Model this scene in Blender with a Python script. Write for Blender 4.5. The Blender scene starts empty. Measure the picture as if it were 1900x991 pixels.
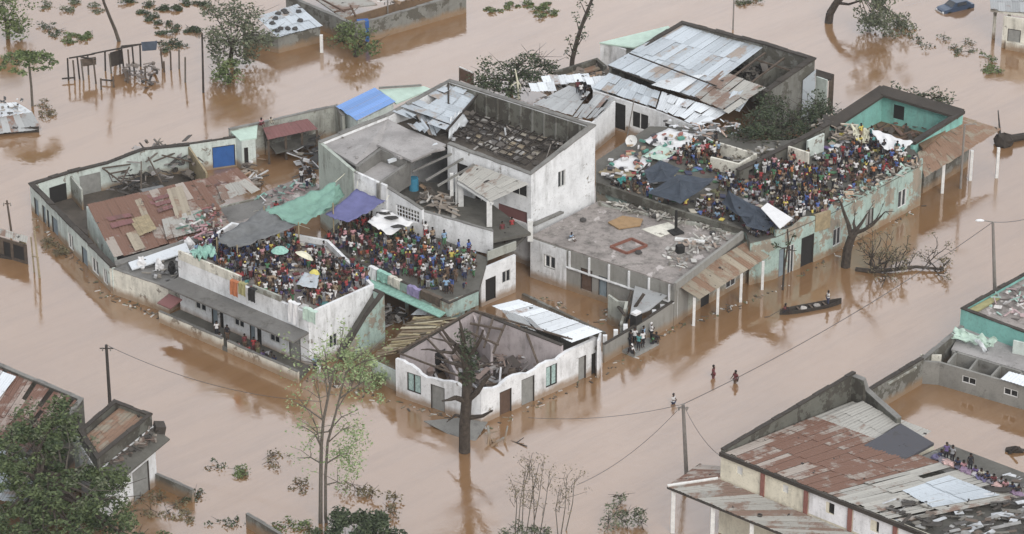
import bpy, math, random
from mathutils import Vector, Matrix, noise
R = math.radians
random.seed(7)
SC = bpy.context.scene
COL = SC.collection
# ---------------- camera ----------------
F = 6000.0; TH = R(26.5); DIST = F/19.0
HC = DIST*math.sin(TH); Y0 = DIST*math.cos(TH); CT, ST = math.cos(TH), math.sin(TH)
cd = bpy.data.cameras.new('camera'); cam = bpy.data.objects.new('camera', cd); COL.objects.link(cam)
cam.location = (0, -Y0, HC); cam.rotation_euler = (R(90)-TH, 0, 0)
cd.sensor_width = 36; cd.lens = 36*F/1900; cd.clip_start = 1; cd.clip_end = 20000
SC.camera = cam
SC.render.resolution_x = 1024; SC.render.resolution_y = 534
# ---------------- sky, sun, exposure ----------------
SUN_EL, SUN_AZ = 33, 160       # azimuth from +y clockwise: veiled sun behind the camera, a little right
w = bpy.data.worlds.new('World'); SC.world = w; w.use_nodes = True
nt = w.node_tree; bg = nt.nodes['Background']
sky = nt.nodes.new('ShaderNodeTexSky'); sky.sky_type = 'NISHITA'; sky.sun_disc = False
sky.sun_elevation = R(SUN_EL); sky.sun_rotation = R(SUN_AZ); sky.dust_density = 4; sky.air_density = 1.0; sky.ozone_density = 1.0
hs = nt.nodes.new('ShaderNodeHueSaturation'); hs.inputs['Saturation'].default_value = 0.5
tc = nt.nodes.new('ShaderNodeTexCoord'); cn = nt.nodes.new('ShaderNodeTexNoise'); cn.inputs['Scale'].default_value = 3.5; cn.inputs['Detail'].default_value = 5
cr = nt.nodes.new('ShaderNodeMapRange'); cr.inputs[1].default_value = .3; cr.inputs[2].default_value = .7; cr.inputs[3].default_value = .80; cr.inputs[4].default_value = 1.12
cl = nt.nodes.new('ShaderNodeVectorMath'); cl.operation = 'SCALE'; cl.inputs[0].default_value = (6.3, 6.45, 6.8)     # overcast deck
sx = nt.nodes.new('ShaderNodeSeparateXYZ'); nt.links.new(tc.outputs['Generated'], sx.inputs[0])
gr = nt.nodes.new('ShaderNodeMapRange'); gr.inputs[1].default_value = -1; gr.inputs[2].default_value = 1; gr.inputs[3].default_value = .62; gr.inputs[4].default_value = 1.5   # deck brightened ahead, added so the water mirrors more sky light
nt.links.new(sx.outputs[1], gr.inputs[0]); gm = nt.nodes.new('ShaderNodeMath'); gm.operation = 'MULTIPLY'; nt.links.new(gr.outputs[0], gm.inputs[0]); nt.links.new(cr.outputs[0], gm.inputs[1])
mx = nt.nodes.new('ShaderNodeMix'); mx.data_type = 'RGBA'; mx.inputs[0].default_value = .8
nt.links.new(tc.outputs['Generated'], cn.inputs['Vector']); nt.links.new(cn.outputs['Fac'], cr.inputs[0]); nt.links.new(gm.outputs[0], cl.inputs['Scale'])
nt.links.new(sky.outputs[0], hs.inputs['Color']); nt.links.new(hs.outputs[0], mx.inputs[6]); nt.links.new(cl.outputs[0], mx.inputs[7]); nt.links.new(mx.outputs[2], bg.inputs['Color'])
bg.inputs['Strength'].default_value = 0.125
sd = bpy.data.lights.new('sun', 'SUN'); sd.energy = 1.5; sd.angle = R(30); sd.color = (1, .97, .94)
so = bpy.data.objects.new('sun', sd); COL.objects.link(so); so.location = (0, 0, 200)
az = R(SUN_AZ); el = R(SUN_EL)
sdir = Vector((math.sin(az)*math.cos(el), math.cos(az)*math.cos(el), math.sin(el)))
so.rotation_euler = sdir.to_track_quat('Z', 'Y').to_euler()
SC.view_settings.view_transform = 'Standard'; SC.view_settings.look = 'None'
SC.view_settings.exposure = 0.52; SC.view_settings.gamma = 1
SC.view_settings.use_curve_mapping = False
SC.render.engine = 'CYCLES'
SC.cycles.max_bounces = 5; SC.cycles.volume_bounces = 0; SC.cycles.volume_step_rate = 5

# ---------------- survey helpers: photo measurement -> place on the ground ----------------
def P(x, y, z=0.0):
    dx = (x-950)/F; dy = (495.5-y)/F
    d = (dx, CT+dy*ST, -ST+dy*CT); t = (z-HC)/d[2]
    return Vector((d[0]*t, -Y0+d[1]*t, z))
def pr(v):
    a, b = v[1]+Y0, v[2]-HC
    ww = a*CT-b*ST
    return 950+F*v[0]/ww, 495.5-F*(a*ST+b*CT)/ww
def HT(x, yt, yb, zb=0.0):     # height of something whose foot is at (x,yb) and top at yt
    b = P(x, yb, zb); lo, hi = zb, zb+60
    for _ in range(40):
        m = (lo+hi)/2
        if pr((b.x, b.y, m))[1] > yt: lo = m
        else: hi = m
    return Vector((b.x, b.y, lo))
def S(r, g, b):
    f = lambda c: (c/255/12.92) if c/255 <= .04045 else ((c/255+.055)/1.055)**2.4
    return (f(r), f(g), f(b))
def lerp(a, b, t): return a+(b-a)*t
U = random.uniform
def inpoly(x, y, poly):
    c = False; n = len(poly)
    for i in range(n):
        x1, y1 = poly[i][:2]; x2, y2 = poly[(i+1) % n][:2]
        if (y1 > y) != (y2 > y) and x < (x2-x1)*(y-y1)/(y2-y1)+x1: c = not c
    return c

# ---------------- materials ----------------
M = {}
def base_mat(name):
    m = bpy.data.materials.new(name); m.use_nodes = True
    n = m.node_tree; b = n.nodes['Principled BSDF']; b.inputs['Roughness'].default_value = .9
    b.inputs['Specular IOR Level'].default_value = .25
    return m, n, b
def geo(n):
    g = n.nodes.new('ShaderNodeNewGeometry'); return g.outputs['Position']
def nz(n, vec, scale, detail=4, rough=.6, stretch=None):
    if stretch:
        mp = n.nodes.new('ShaderNodeMapping'); mp.inputs['Scale'].default_value = stretch
        n.links.new(vec, mp.inputs['Vector']); vec = mp.outputs[0]
    t = n.nodes.new('ShaderNodeTexNoise'); t.inputs['Scale'].default_value = scale
    t.inputs['Detail'].default_value = detail; t.inputs['Roughness'].default_value = rough
    n.links.new(vec, t.inputs['Vector']); return t.outputs['Fac']
def ramp(n, fac, a, b, ca=0, cb=1):
    r = n.nodes.new('ShaderNodeMapRange'); r.inputs[1].default_value = a; r.inputs[2].default_value = b
    r.inputs[3].default_value = ca; r.inputs[4].default_value = cb
    n.links.new(fac, r.inputs[0]); return r.outputs[0]
def mixc(n, fac, a, b, mode='MIX'):
    x = n.nodes.new('ShaderNodeMix'); x.data_type = 'RGBA'; x.blend_type = mode; x.clamp_factor = True
    for k, v in ((0, fac), (6, a), (7, b)):
        if hasattr(v, 'node'): n.links.new(v, x.inputs[k])
        elif k == 0: x.inputs[0].default_value = v
        else: x.inputs[k].default_value = (*v[:3], 1)
    return x.outputs[2]
def math_(n, op, a, b):
    x = n.nodes.new('ShaderNodeMath'); x.operation = op
    for k, v in ((0, a), (1, b)):
        if hasattr(v, 'node'): n.links.new(v, x.inputs[k])
        else: x.inputs[k].default_value = v
    return x.outputs[0]
def attr(n, name, out='Fac'):
    a = n.nodes.new('ShaderNodeAttribute'); a.attribute_name = name; return a.outputs[out]
def bump(n, b, h, dist=.05, st=.4):
    x = n.nodes.new('ShaderNodeBump'); x.inputs['Distance'].default_value = dist; x.inputs['Strength'].default_value = st
    n.links.new(h, x.inputs['Height']); n.links.new(x.outputs[0], b.inputs['Normal'])

def plaster(name, col, under=(.22, .20, .17), amt=.45, dirt=.5, tide=True):
    m, n, b = base_mat(name); g = geo(n)
    c = mixc(n, ramp(n, nz(n, g, .7), .35, .7), col, tuple(v*.82 for v in col))
    c = mixc(n, ramp(n, nz(n, g, .45, 8, .7), .70-amt*.35, .73-amt*.35), c, under); c = mixc(n, ramp(n, nz(n, g, 1.3, 8, .8), .60-dirt*.1, .66-dirt*.1, 0, .55), c, tuple(v*.55 for v in col))        # fallen render
    st = nz(n, g, 1.6, 5, .7, (1, 1, .18))
    stf = math_(n, 'MULTIPLY', ramp(n, st, .44, .72, 0, min(.95, dirt*2.0)), ramp(n, nz(n, g, .28, 3), .40, .62))
    c = mixc(n, stf, c, (.10, .092, .075))                    # rain streaks
    c = mixc(n, ramp(n, nz(n, g, 5, 4, .7), .55, .8, 0, .5), c, (.13, .12, .10))
    if tide:
        sp = n.nodes.new('ShaderNodeSeparateXYZ'); n.links.new(g, sp.inputs[0])
        zz = math_(n, 'ADD', sp.outputs[2], math_(n, 'MULTIPLY', nz(n, g, .9), -.9))
        c = mixc(n, ramp(n, zz, .55, -.1, 0, .85), c, (.24, .16, .095))                 # mud line left by the flood
    n.links.new(c, b.inputs['Base Color']); bump(n, b, nz(n, g, 3, 6, .7), .06, .5)
    M[name] = m; return m
def concrete(name, col, dark=(.07, .065, .055), amt=.5, pale=None):
    m, n, b = base_mat(name); g = geo(n)
    c = mixc(n, ramp(n, nz(n, g, .35, 6, .65), .4, .65), col, tuple(v*.7 for v in col))
    c = mixc(n, ramp(n, nz(n, g, .9, 8, .75), .62-amt*.2, .75-amt*.12, 0, .85), c, dark)
    if pale: c = mixc(n, ramp(n, nz(n, g, .6, 5, .6, (1.3, .8, 1)), .60, .66, 0, .8), c, pale)
    c = mixc(n, ramp(n, nz(n, g, 7, 3), .5, .8, 0, .5), c, tuple(v*.5 for v in col))
    n.links.new(c, b.inputs['Base Color']); bump(n, b, nz(n, g, 2.5, 6, .7), .06, .5)
    M[name] = m; return m
def metal(name, col, rust, amt=.4, rough=.45, dirt=.3):
    m, n, b = base_mat(name); g = geo(n); t = attr(n, 'tone')
    c = mixc(n, t, tuple(v*.72 for v in col), tuple(min(1, v*1.12) for v in col))
    f = math_(n, 'ADD', nz(n, g, .5, 6, .7, (1, 1, 1)), math_(n, 'MULTIPLY', t, -.32))
    c = mixc(n, ramp(n, f, .56-amt*.5, .66-amt*.5), c, rust)
    c = mixc(n, ramp(n, nz(n, g, 2.6, 5, .7), .56, .78, 0, dirt+.25), c, (.085, .06, .045)); c = mixc(n, ramp(n, nz(n, g, .95, 3, .5), .695, .715), c, (.035, .03, .027))
    n.links.new(c, b.inputs['Base Color']); b.inputs['Metallic'].default_value = .12; b.inputs['Roughness'].default_value = rough
    M[name] = m; return m
def plain(name, col, rough=.85, var=.25, scale=2.0, spec=.25):
    m, n, b = base_mat(name); g = geo(n)
    c = mixc(n, ramp(n, nz(n, g, scale, 5, .65), .35, .7), col, tuple(v*(1-var) for v in col))
    c = mixc(n, ramp(n, nz(n, g, scale*2.7, 6, .75), .56, .74, 0, min(.7, var)), c, tuple(v*.42 for v in col)); n.links.new(c, b.inputs['Base Color']); b.inputs['Roughness'].default_value = rough; b.inputs['Specular IOR Level'].default_value = spec
    bump(n, b, nz(n, g, scale*3, 4, .7), .05, .4)
    M[name] = m; return m
def vcol(name, rough=.85):
    m, n, b = base_mat(name); g = geo(n)
    c = mixc(n, ramp(n, nz(n, g, 2.2, 4), .4, .75, 0, .45), attr(n, 'col', 'Color'), (.10, .085, .07))
    n.links.new(c, b.inputs['Base Color']); b.inputs['Roughness'].default_value = rough
    M[name] = m; return m
def leafm(name, ca, cb):
    m, n, b = base_mat(name); g = geo(n)
    c = mixc(n, attr(n, 'tone'), ca, cb)
    n.links.new(c, b.inputs['Base Color']); b.inputs['Roughness'].default_value = .7
    M[name] = m; return m

plaster('white_plaster', (.72, .73, .735), amt=.22, dirt=.32)
plaster('cream_plaster', (.64, .62, .54), amt=.35, dirt=.4)
plaster('palegreen_plaster', (.54, .60, .56), amt=.3, dirt=.35)
plaster('scallop_plaster', (.40, .44, .39), amt=.22, dirt=.5)
plaster('teal_plaster', (.36, .47, .425), (.28, .24, .19), amt=.55, dirt=.5)
plaster('aqua_plaster', (.22, .47, .42), (.3, .3, .27), amt=.06, dirt=.3)
plaster('grey_plaster', (.36, .37, .33), (.2, .19, .16), amt=.5, dirt=.55)
plaster('peeled_plaster', (.55, .55, .52), (.24, .235, .215), amt=1.05, dirt=.35)
plaster('pink_plaster', (.41, .365, .365), (.28, .24, .22), amt=.2, dirt=.35, tide=False)
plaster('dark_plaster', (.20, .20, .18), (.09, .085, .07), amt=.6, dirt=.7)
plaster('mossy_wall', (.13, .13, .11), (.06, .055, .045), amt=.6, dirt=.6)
plaster('facade_cream', (.68, .64, .52), amt=.1, dirt=.3, tide=False)
plaster('facade_white', (.76, .76, .77), amt=.1, dirt=.3, tide=False)
concrete('roof_slab', (.30, .27, .25), amt=.75, pale=(.48, .44, .42))
concrete('grey_slab', (.34, .325, .315), amt=.25, pale=(.33, .32, .31))
concrete('dark_slab', (.12, .115, .10), amt=.6)
concrete('canopy_slab', (.17, .165, .155), amt=.4)
concrete('cap', (.058, .05, .042), (.045, .04, .035), amt=.6)
concrete('greycap', (.20, .195, .18), (.08, .075, .07), amt=.45)
concrete('block_wall', (.24, .235, .215), amt=.3)
concrete('mud_floor', (.20, .135, .085), (.08, .06, .045), amt=.5)
concrete('wet_floor', (.10, .085, .07), (.045, .04, .035), amt=.5)
metal('silver_metal', (.42, .46, .49), (.30, .25, .21), amt=.30)
metal('white_metal', (.60, .63, .65), (.28, .22, .19), amt=.2)
metal('grey_metal', (.33, .34, .34), (.20, .13, .10), amt=.3)
metal('rust_metal', (.33, .27, .235), (.17, .095, .07), amt=.62, rough=.8)
metal('redrust_metal', (.31, .27, .235), (.17, .095, .068), amt=.62, rough=.8)
metal('maroon_metal', (.20, .095, .09), (.12, .07, .06), amt=.3, rough=.7)
metal('brown_metal', (.30, .26, .20), (.22, .14, .095), amt=.45, rough=.8)
metal('dark_metal', (.075, .075, .085), (.05, .045, .04), amt=.3, rough=.7)
metal('porch_metal', (.34, .33, .30), (.20, .14, .11), amt=.46, rough=.8)
metal('blue_metal', (.17, .30, .58), (.15, .25, .5), amt=.05, rough=.6, dirt=.0)
plain('dark_hole', (.022, .021, .02), var=.1)  # near-black: black things, and unlit interiors painted on opening panels
plain('bluegrey_door', (.20, .245, .27)); plain('grey_door', (.25, .25, .235)); plain('aqua_door', (.40, .54, .51), var=.5, scale=5)
plain('brown_door', (.11, .07, .05)); plain('blue_paint', (.035, .11, .32), scale=1); plain('white_paint', (.66, .66, .64))
plain('red_paint', (.24, .11, .09)); plain('wood', (.11, .085, .065), var=.5); plain('dark_wood', (.05, .042, .035), var=.5)
plain('pale_wood', (.33, .27, .17), var=.4); plain('bark', (.072, .058, .046), var=.65, scale=3); plain('grey_bark', (.13, .115, .095), var=.4, scale=4)
plain('pole_grey', (.23, .21, .19)); plain('pole_dark', (.05, .045, .04)); plain('cable', (.10, .09, .085))
plain('green_tarp', (.19, .33, .27), var=.25, scale=1.2); plain('grey_tarp', (.16, .165, .165), var=.35, scale=1.2)
plain('purple_tarp', (.13, .135, .27), var=.25, scale=1.0); plain('slate_tarp', (.055, .068, .088), var=.4, scale=1.2)
plain('white_sheet', (.66, .66, .66), var=.12); plain('aqua_sheet', (.30, .52, .44), var=.4, scale=4); plain('yellow_cloth', (.62, .55, .16))
plain('orange_cloth', (.40, .15, .07)); plain('olive_cloth', (.32, .30, .15)); plain('lilac_cloth', (.25, .22, .36)); plain('black_rubber', (.02, .02, .02), rough=.6)
plain('blue_plastic', (.06, .25, .38)); plain('teal_plastic', (.05, .26, .24)); plain('glass', (.03, .035, .04), rough=.2, spec=.6)
plain('car_paint', (.03, .055, .10), rough=.3, spec=.6); plain('chrome', (.5, .5, .5), rough=.3); plain('mint_sheet', (.46, .58, .50), var=.2, scale=1)
plain('umbrella_cream', (.66, .64, .50)); plain('rust_frame', (.20, .085, .06)); plain('tan_board', (.32, .21, .11)); plain('lamp_glass', (.75, .75, .75), rough=.3)
vcol('mixed'); vcol('clothes')
leafm('leaf_dark', (.022, .034, .018), (.078, .098, .052)); leafm('leaf_mid', (.04, .062, .022), (.16, .195, .08))
leafm('leaf_deep', (.026, .043, .018), (.115, .145, .062)); leafm('leaf_pale', (.12, .18, .07), (.32, .38, .20)); leafm('leaf_dry', (.09, .075, .045), (.20, .17, .10)); leafm('leaf_grey', (.055, .066, .042), (.15, .165, .10))

# ---------------- mesh builder ----------------
class B:
    def __init__(s): s.v = []; s.f = []; s.t = []; s.c = []; s.m = []
    def face(s, pts, tone=.5, col=(.5, .5, .5), mi=0):
        i = len(s.v); s.v += [Vector(p) for p in pts]; s.f.append(tuple(range(i, i+len(pts)))); s.t.append(tone); s.c.append(col); s.m.append(mi)
    def hexa(s, p, tone=.5, col=(.5, .5, .5), mi=0):      # p: 4 bottom (ccw) then 4 top
        i = len(s.v); s.v += [Vector(q) for q in p]
        for f in ((3, 2, 1, 0), (4, 5, 6, 7), (0, 1, 5, 4), (1, 2, 6, 5), (2, 3, 7, 6), (3, 0, 4, 7)):
            s.f.append(tuple(i+k for k in f)); s.t.append(tone); s.c.append(col); s.m.append(mi)
    def box(s, c, sz, rz=0, tilt=0, roll=0, tone=.5, col=(.5, .5, .5), mi=0):
        m = Matrix.Translation(Vector(c)) @ Matrix.Rotation(rz, 4, 'Z') @ Matrix.Rotation(tilt, 4, 'X') @ Matrix.Rotation(roll, 4, 'Y')
        x, y, z = sz[0]/2, sz[1]/2, sz[2]/2
        s.hexa([m @ Vector(q) for q in ((-x, -y, -z), (x, -y, -z), (x, y, -z), (-x, y, -z), (-x, -y, z), (x, -y, z), (x, y, z), (-x, y, z))], tone, col, mi)
    def slab(s, poly, t, tone=.5):                        # poly: points with z, extruded down by t
        n = len(poly); i = len(s.v); poly = [Vector(p) for p in poly]
        s.v += poly+[p-Vector((0, 0, t)) for p in poly]
        s.f.append(tuple(range(i, i+n))); s.f.append(tuple(range(i+2*n-1, i+n-1, -1)))
        for k in range(n): s.f.append((i+k, i+n+k, i+n+(k+1) % n, i+(k+1) % n))
        s.t += [tone]*(n+2); s.c += [(.5, .5, .5)]*(n+2); s.m += [0]*(n+2)
    def tube(s, p, q, r0, r1=None, n=6, tone=.5, col=(.5, .5, .5), mi=0, cap=True):
        p, q = Vector(p), Vector(q); r1 = r0 if r1 is None else r1
        d = (q-p); d = d.normalized() if d.length > 1e-6 else Vector((0, 0, 1))
        a = d.orthogonal().normalized(); b = d.cross(a); i = len(s.v)
        for c, r in ((p, r0), (q, r1)):
            for k in range(n):
                an = 2*math.pi*k/n; s.v.append(c+(a*math.cos(an)+b*math.sin(an))*r)
        fs = [(i+k, i+(k+1) % n, i+n+(k+1) % n, i+n+k) for k in range(n)]
        if cap: fs += [tuple(i+k for k in range(n-1, -1, -1)), tuple(i+n+k for k in range(n))]
        s.f += fs; s.t += [tone]*len(fs); s.c += [col]*len(fs); s.m += [mi]*len(fs)
    def path(s, pts, r0, r1, n=6, tone=.5):
        k = len(pts)-1
        for i in range(k): s.tube(pts[i], pts[i+1], lerp(r0, r1, i/k), lerp(r0, r1, (i+1)/k), n, tone)
    def blob(s, c, r, seg=8, rings=5, tone=.5, col=(.5, .5, .5), jit=0, mi=0):
        c = Vector(c); r = Vector(r) if hasattr(r, '__len__') else Vector((r, r, r)); i = len(s.v)
        for a in range(rings+1):
            th = math.pi*a/rings
            for k in range(seg):
                ph = 2*math.pi*k/seg; j = 1+U(-jit, jit)
                s.v.append(c+Vector((r.x*math.sin(th)*math.cos(ph)*j, r.y*math.sin(th)*math.sin(ph)*j, r.z*math.cos(th)*j)))
        for a in range(rings):
            for k in range(seg):
                s.f.append((i+a*seg+k, i+(a+1)*seg+k, i+(a+1)*seg+(k+1) % seg, i+a*seg+(k+1) % seg)); s.t.append(tone); s.c.append(col); s.m.append(mi)
    def build(s, name, mat, parent=None, loc=None, smooth=False):
        if not s.v: return None
        if parent is not None: o0 = parent_origin(parent)
        elif loc is not None: o0 = Vector(loc)
        else:
            xs = [v.x for v in s.v]; ys = [v.y for v in s.v]; zs = [v.z for v in s.v]
            o0 = Vector(((min(xs)+max(xs))/2, (min(ys)+max(ys))/2, min(zs)))
        me = bpy.data.meshes.new(name); me.from_pydata([tuple(v-o0) for v in s.v], [], s.f)
        at = me.attributes.new('tone', 'FLOAT', 'FACE'); at.data.foreach_set('value', s.t)
        ac = me.attributes.new('col', 'FLOAT_COLOR', 'FACE'); ac.data.foreach_set('color', [q for c in s.c for q in (c[0], c[1], c[2], 1)])
        for mm in (mat if isinstance(mat, (list, tuple)) else [mat]): me.materials.append(M[mm] if isinstance(mm, str) else mm)
        if any(s.m): me.polygons.foreach_set('material_index', s.m)
        if smooth: me.polygons.foreach_set('use_smooth', [True]*len(s.f))
        me.update()
        o = bpy.data.objects.new(name, me); COL.objects.link(o)
        if parent is not None: o.parent = parent; ORG[o.name] = o0
        else: o.location = o0; ORG[o.name] = o0
        return o
ORG = {}
def parent_origin(p): return ORG[p.name]
def tag(o, label, cat, group=None, kind=None):
    if label: o['label'] = label
    if cat: o['category'] = cat
    if group: o['group'] = group
    if kind: o['kind'] = kind
    return o
def thing(name, label, cat, loc, group=None, kind=None):
    o = bpy.data.objects.new(name, None); COL.objects.link(o); o.location = loc; o.empty_display_size = .5
    ORG[o.name] = Vector(loc); return tag(o, label, cat, group, kind)

# ---------------- construction helpers ----------------
def flat(v): return Vector((v.x, v.y, 0))
def offset_line(pts, th, closed, side):
    n = len(pts); out = []
    for i in range(n):
        p = flat(pts[i]); a = flat(pts[i-1]) if (i > 0 or closed) else None; b = flat(pts[(i+1) % n]) if (i < n-1 or closed) else None
        d1 = (p-a).normalized() if a is not None else None; d2 = (b-p).normalized() if b is not None else None
        if d1 is None: d1 = d2
        if d2 is None: d2 = d1
        n1 = Vector((-d1.y, d1.x, 0))*side; n2 = Vector((-d2.y, d2.x, 0))*side
        bis = (n1+n2); bis = bis.normalized() if bis.length > 1e-4 else n1
        k = min(2.5, 1/max(.3, bis.dot(n1)))
        q = p+bis*th*k; out.append(Vector((q.x, q.y, pts[i].z)))
    return out
def centre(pts): return sum((flat(p) for p in pts), Vector())/len(pts)
def walls(parent, pts, mat, th=.25, closed=False, inside=None, op=None, zb=-1.0, broken=0, name='wall', step=.7, cap=None, capw=.08, caph=.12, capname='coping'):
    """pts: outer top corners (z = top). op: {segment: [(f0,f1,z0,z1,kind,mat)]}. One mesh; doors and windows become children."""
    op = op or {}
    if inside is None: inside = centre(pts)
    # which side is inside
    a = flat(pts[0]); b_ = flat(pts[1]); d = (b_-a); nrm = Vector((-d.y, d.x, 0)); side = 1 if (flat(inside)-a).dot(nrm) > 0 else -1
    inn = offset_line(pts, th, closed, side); b = B(); n = len(pts); segs = n if closed else n-1
    for i in range(segs):
        A, C = pts[i], pts[(i+1) % n]; A2, C2 = inn[i], inn[(i+1) % n]; L = (flat(C)-flat(A)).length
        us = {0.0, 1.0}
        for o in op.get(i, []): us |= {o[0], o[1]}
        if broken:
            k = max(1, int(L/step))
            for j in range(1, k): us.add(j/k)
        us = sorted(us); prev = None
        for u0, u1 in zip(us[:-1], us[1:]):
            if u1-u0 < 1e-4: continue
            um = (u0+u1)/2; holes = sorted([(o[2], o[3]) for o in op.get(i, []) if o[0]-1e-6 <= um <= o[1]+1e-6])
            zt0 = lerp(A.z, C.z, u0); zt1 = lerp(A.z, C.z, u1)
            if broken:
                zt0 = prev if prev is not None else max(zb+.15, zt0-U(0, broken)*.3)
                e = max(0, noise.noise(Vector((A.x+u1*L, A.y, i*7.3))*.45)+.25)*broken*1.6+U(0, broken)*.25
                zt1 = max(zb+.15, zt1-(e if u1 < .999 else 0)); prev = zt1
            z = zb
            for h0, h1 in holes+[(None, None)]:
                top0, top1 = (zt0, zt1) if h0 is None else (min(h0, zt0), min(h0, zt1))
                if top0 > z+.01 or top1 > z+.01:
                    q = [A.lerp(C, u0), A.lerp(C, u1), A2.lerp(C2, u1), A2.lerp(C2, u0)]
                    q = [Vector((v.x, v.y, 0)) for v in q]
                    zz = [top0, top1, top1, top0]
                    b.hexa([v+Vector((0, 0, z)) for v in q]+[v+Vector((0, 0, max(t_, z+.005))) for v, t_ in zip(q, zz)])
                if h1 is not None: z = h1
    wo = b.build(name, mat, parent)
    if cap:
        out2 = offset_line(pts, -capw, closed, side); in2 = offset_line(pts, th+capw, closed, side); cb = B()
        for i in range(segs):
            j = (i+1) % n
            nk = max(1, int((out2[j]-out2[i]).length/1.1)); jr = random.Random(nk*7+i)
            for k in range(nk):      # weathered, uneven stretches
                w_ = jr.uniform(-.04, .05) if nk > 2 and 0 < k < nk-1 else 0; hh = caph*jr.uniform(.6, 1.35)
                o0_, o1_, i0_, i1_ = out2[i].lerp(out2[j], k/nk), out2[i].lerp(out2[j], (k+1)/nk), in2[i].lerp(in2[j], k/nk), in2[i].lerp(in2[j], (k+1)/nk)
                dv = (o0_-i0_); dv.z = 0; dv = dv.normalized()*w_
                q = [o0_+dv, o1_+dv, i1_, i0_]
                cb.hexa([v+Vector((0, 0, .003)) for v in q]+[v+Vector((0, 0, hh*jr.uniform(.85, 1.1))) for v in q])
        cb.build(capname, cap, parent)
    for i, lst in op.items():
        A, C = pts[i], pts[(i+1) % n]; A2, C2 = inn[i], inn[(i+1) % n]
        for o in lst:
            kind = o[4] if len(o) > 4 else 'door'; om = o[5] if len(o) > 5 else 'dark_hole'
            if kind == 'gap': continue
            e = Vector((0, 0, 1))
            def at(u, dpt, z):
                v = flat(A.lerp(C, u)).lerp(flat(A2.lerp(C2, u)), dpt); v.z = z; return v
            pb = B(); u0, u1, z0, z1 = o[:4]; eps = .002
            pb.hexa([at(u0, .45, z0+eps), at(u1, .45, z0+eps), at(u1, .75, z0+eps), at(u0, .75, z0+eps), at(u0, .45, z1-eps), at(u1, .45, z1-eps), at(u1, .75, z1-eps), at(u0, .75, z1-eps)])
            po = pb.build(kind, om, parent)  # a dark_hole panel paints the unlit interior behind the opening
            if kind in ('window', 'door'):
                fb = B(); fw = .07/max(.5, (flat(C)-flat(A)).length)
                fm = 'white_paint' if om in ('dark_hole', 'glass') and kind == 'window' else 'dark_wood'
                def bar(ua, ub, za, zc): fb.hexa([at(ua, .12, za), at(ub, .12, za), at(ub, .44, za), at(ua, .44, za), at(ua, .12, zc), at(ub, .12, zc), at(ub, .44, zc), at(ua, .44, zc)])
                g = .004/max(.5, (flat(C)-flat(A)).length)
                bar(u0+g, u0+fw, z0+.004, z1-.004); bar(u1-fw, u1-g, z0+.004, z1-.004); bar(u0+fw+g, u1-fw-g, z1-.08, z1-.004)
                if kind == 'window': bar((u0+u1)/2-fw/2, (u0+u1)/2+fw/2, z0+.075, z1-.085); bar(u0+fw+g, u1-fw-g, z0+.004, z0+.07)
                fb.build('frame', fm, po)
    return wo
def sheets(parent, q, mat, name='roof', nu=6, nv=2, jit=.05, miss=0, tilt=.0, sk=0, ridge=.32, amp=.035, tonef=None, hole=None):
    """corrugated sheets over quad q = (top-left, top-right, bottom-right, bottom-left); ridges run top to bottom"""
    A, Bq, C, D = q; b = B()
    for i in range(nu):
        for j in range(nv):
            if random.random() < miss or (hole and hole((i+.5)/nu, (j+.5)/nv)): continue
            u0, u1 = i/nu, (i+1)/nu; v0, v1 = j/nv, (j+1)/nv
            ov = .02*(1 if j else 0)
            tone = tonef(u0, v0) if tonef else min(1, max(0, random.gauss(.5, .28)))
            dz = U(-jit, jit)*.3+.02*((i+j) % 2)+.03*(nv-j); du = U(-sk, sk)/nu; t1 = U(-tilt, tilt); t2 = U(-tilt, tilt)
            wdt = (A.lerp(Bq, u1)-A.lerp(Bq, u0)).length; k = max(2, int(round(wdt/ridge))*2)
            rows = []
            for (v, tz) in ((v0-ov, 0), (v1+U(0, .03), 0)):
                row = []
                for s_ in range(k+1):
                    uu = lerp(u0, u1, s_/k)+du*(v-v0)
                    p = A.lerp(Bq, uu).lerp(D.lerp(C, uu), v)
                    p.z += dz+(amp if s_ % 2 else 0)+t1*(s_/k-.5)+t2*(v-v0)*nv
                    row.append(p)
                rows.append(row)
            i0 = len(b.v); b.v += rows[0]+rows[1]; m = k+1
            for s_ in range(k):
                b.f.append((i0+s_, i0+m+s_, i0+m+s_+1, i0+s_+1)); b.t.append(tone); b.c.append((.5, .5, .5)); b.m.append(0)
    return b.build(name, mat, parent)
def tarp(name, q, mat, sag=.5, nu=26, nv=18, wr=.12, parent=None, seed=0):
    A, Bq, C, D = q; b = B(); g = []
    for j in range(nv+1):
        r = []
        for i in range(nu+1):
            u, v = i/nu, j/nv; p = A.lerp(Bq, u).lerp(D.lerp(C, u), v)
            p.z -= sag*4*u*(1-u)*.5*(.4+v*(1-v)*4*.6)+sag*.3*4*v*(1-v)
            p.z += wr*noise.noise(Vector((u*7+seed, v*4, seed)))*1.6+wr*.8*noise.noise(Vector((u*3+v*9, seed+5, 0)))
            p.z += wr*.35*(1-abs(noise.noise(Vector((u*5+v*3, u*3-v*11, seed+3))))*4)*.3; e = .18*noise.noise(Vector((u*6, v*6, seed+9))); p.x += e; p.y += e
            r.append(p)
        g.append(r)
    i0 = 0
    for r in g: b.v += r
    for j in range(nv):
        for i in range(nu):
            a = j*(nu+1)+i; b.f.append((a, a+nu+1, a+nu+2, a+1)); b.t.append(.5); b.c.append((.5, .5, .5)); b.m.append(0)
    o = b.build(name, mat, parent, smooth=True)
    md = o.modifiers.new('thick', 'SOLIDIFY'); md.thickness = .03
    return o
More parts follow.
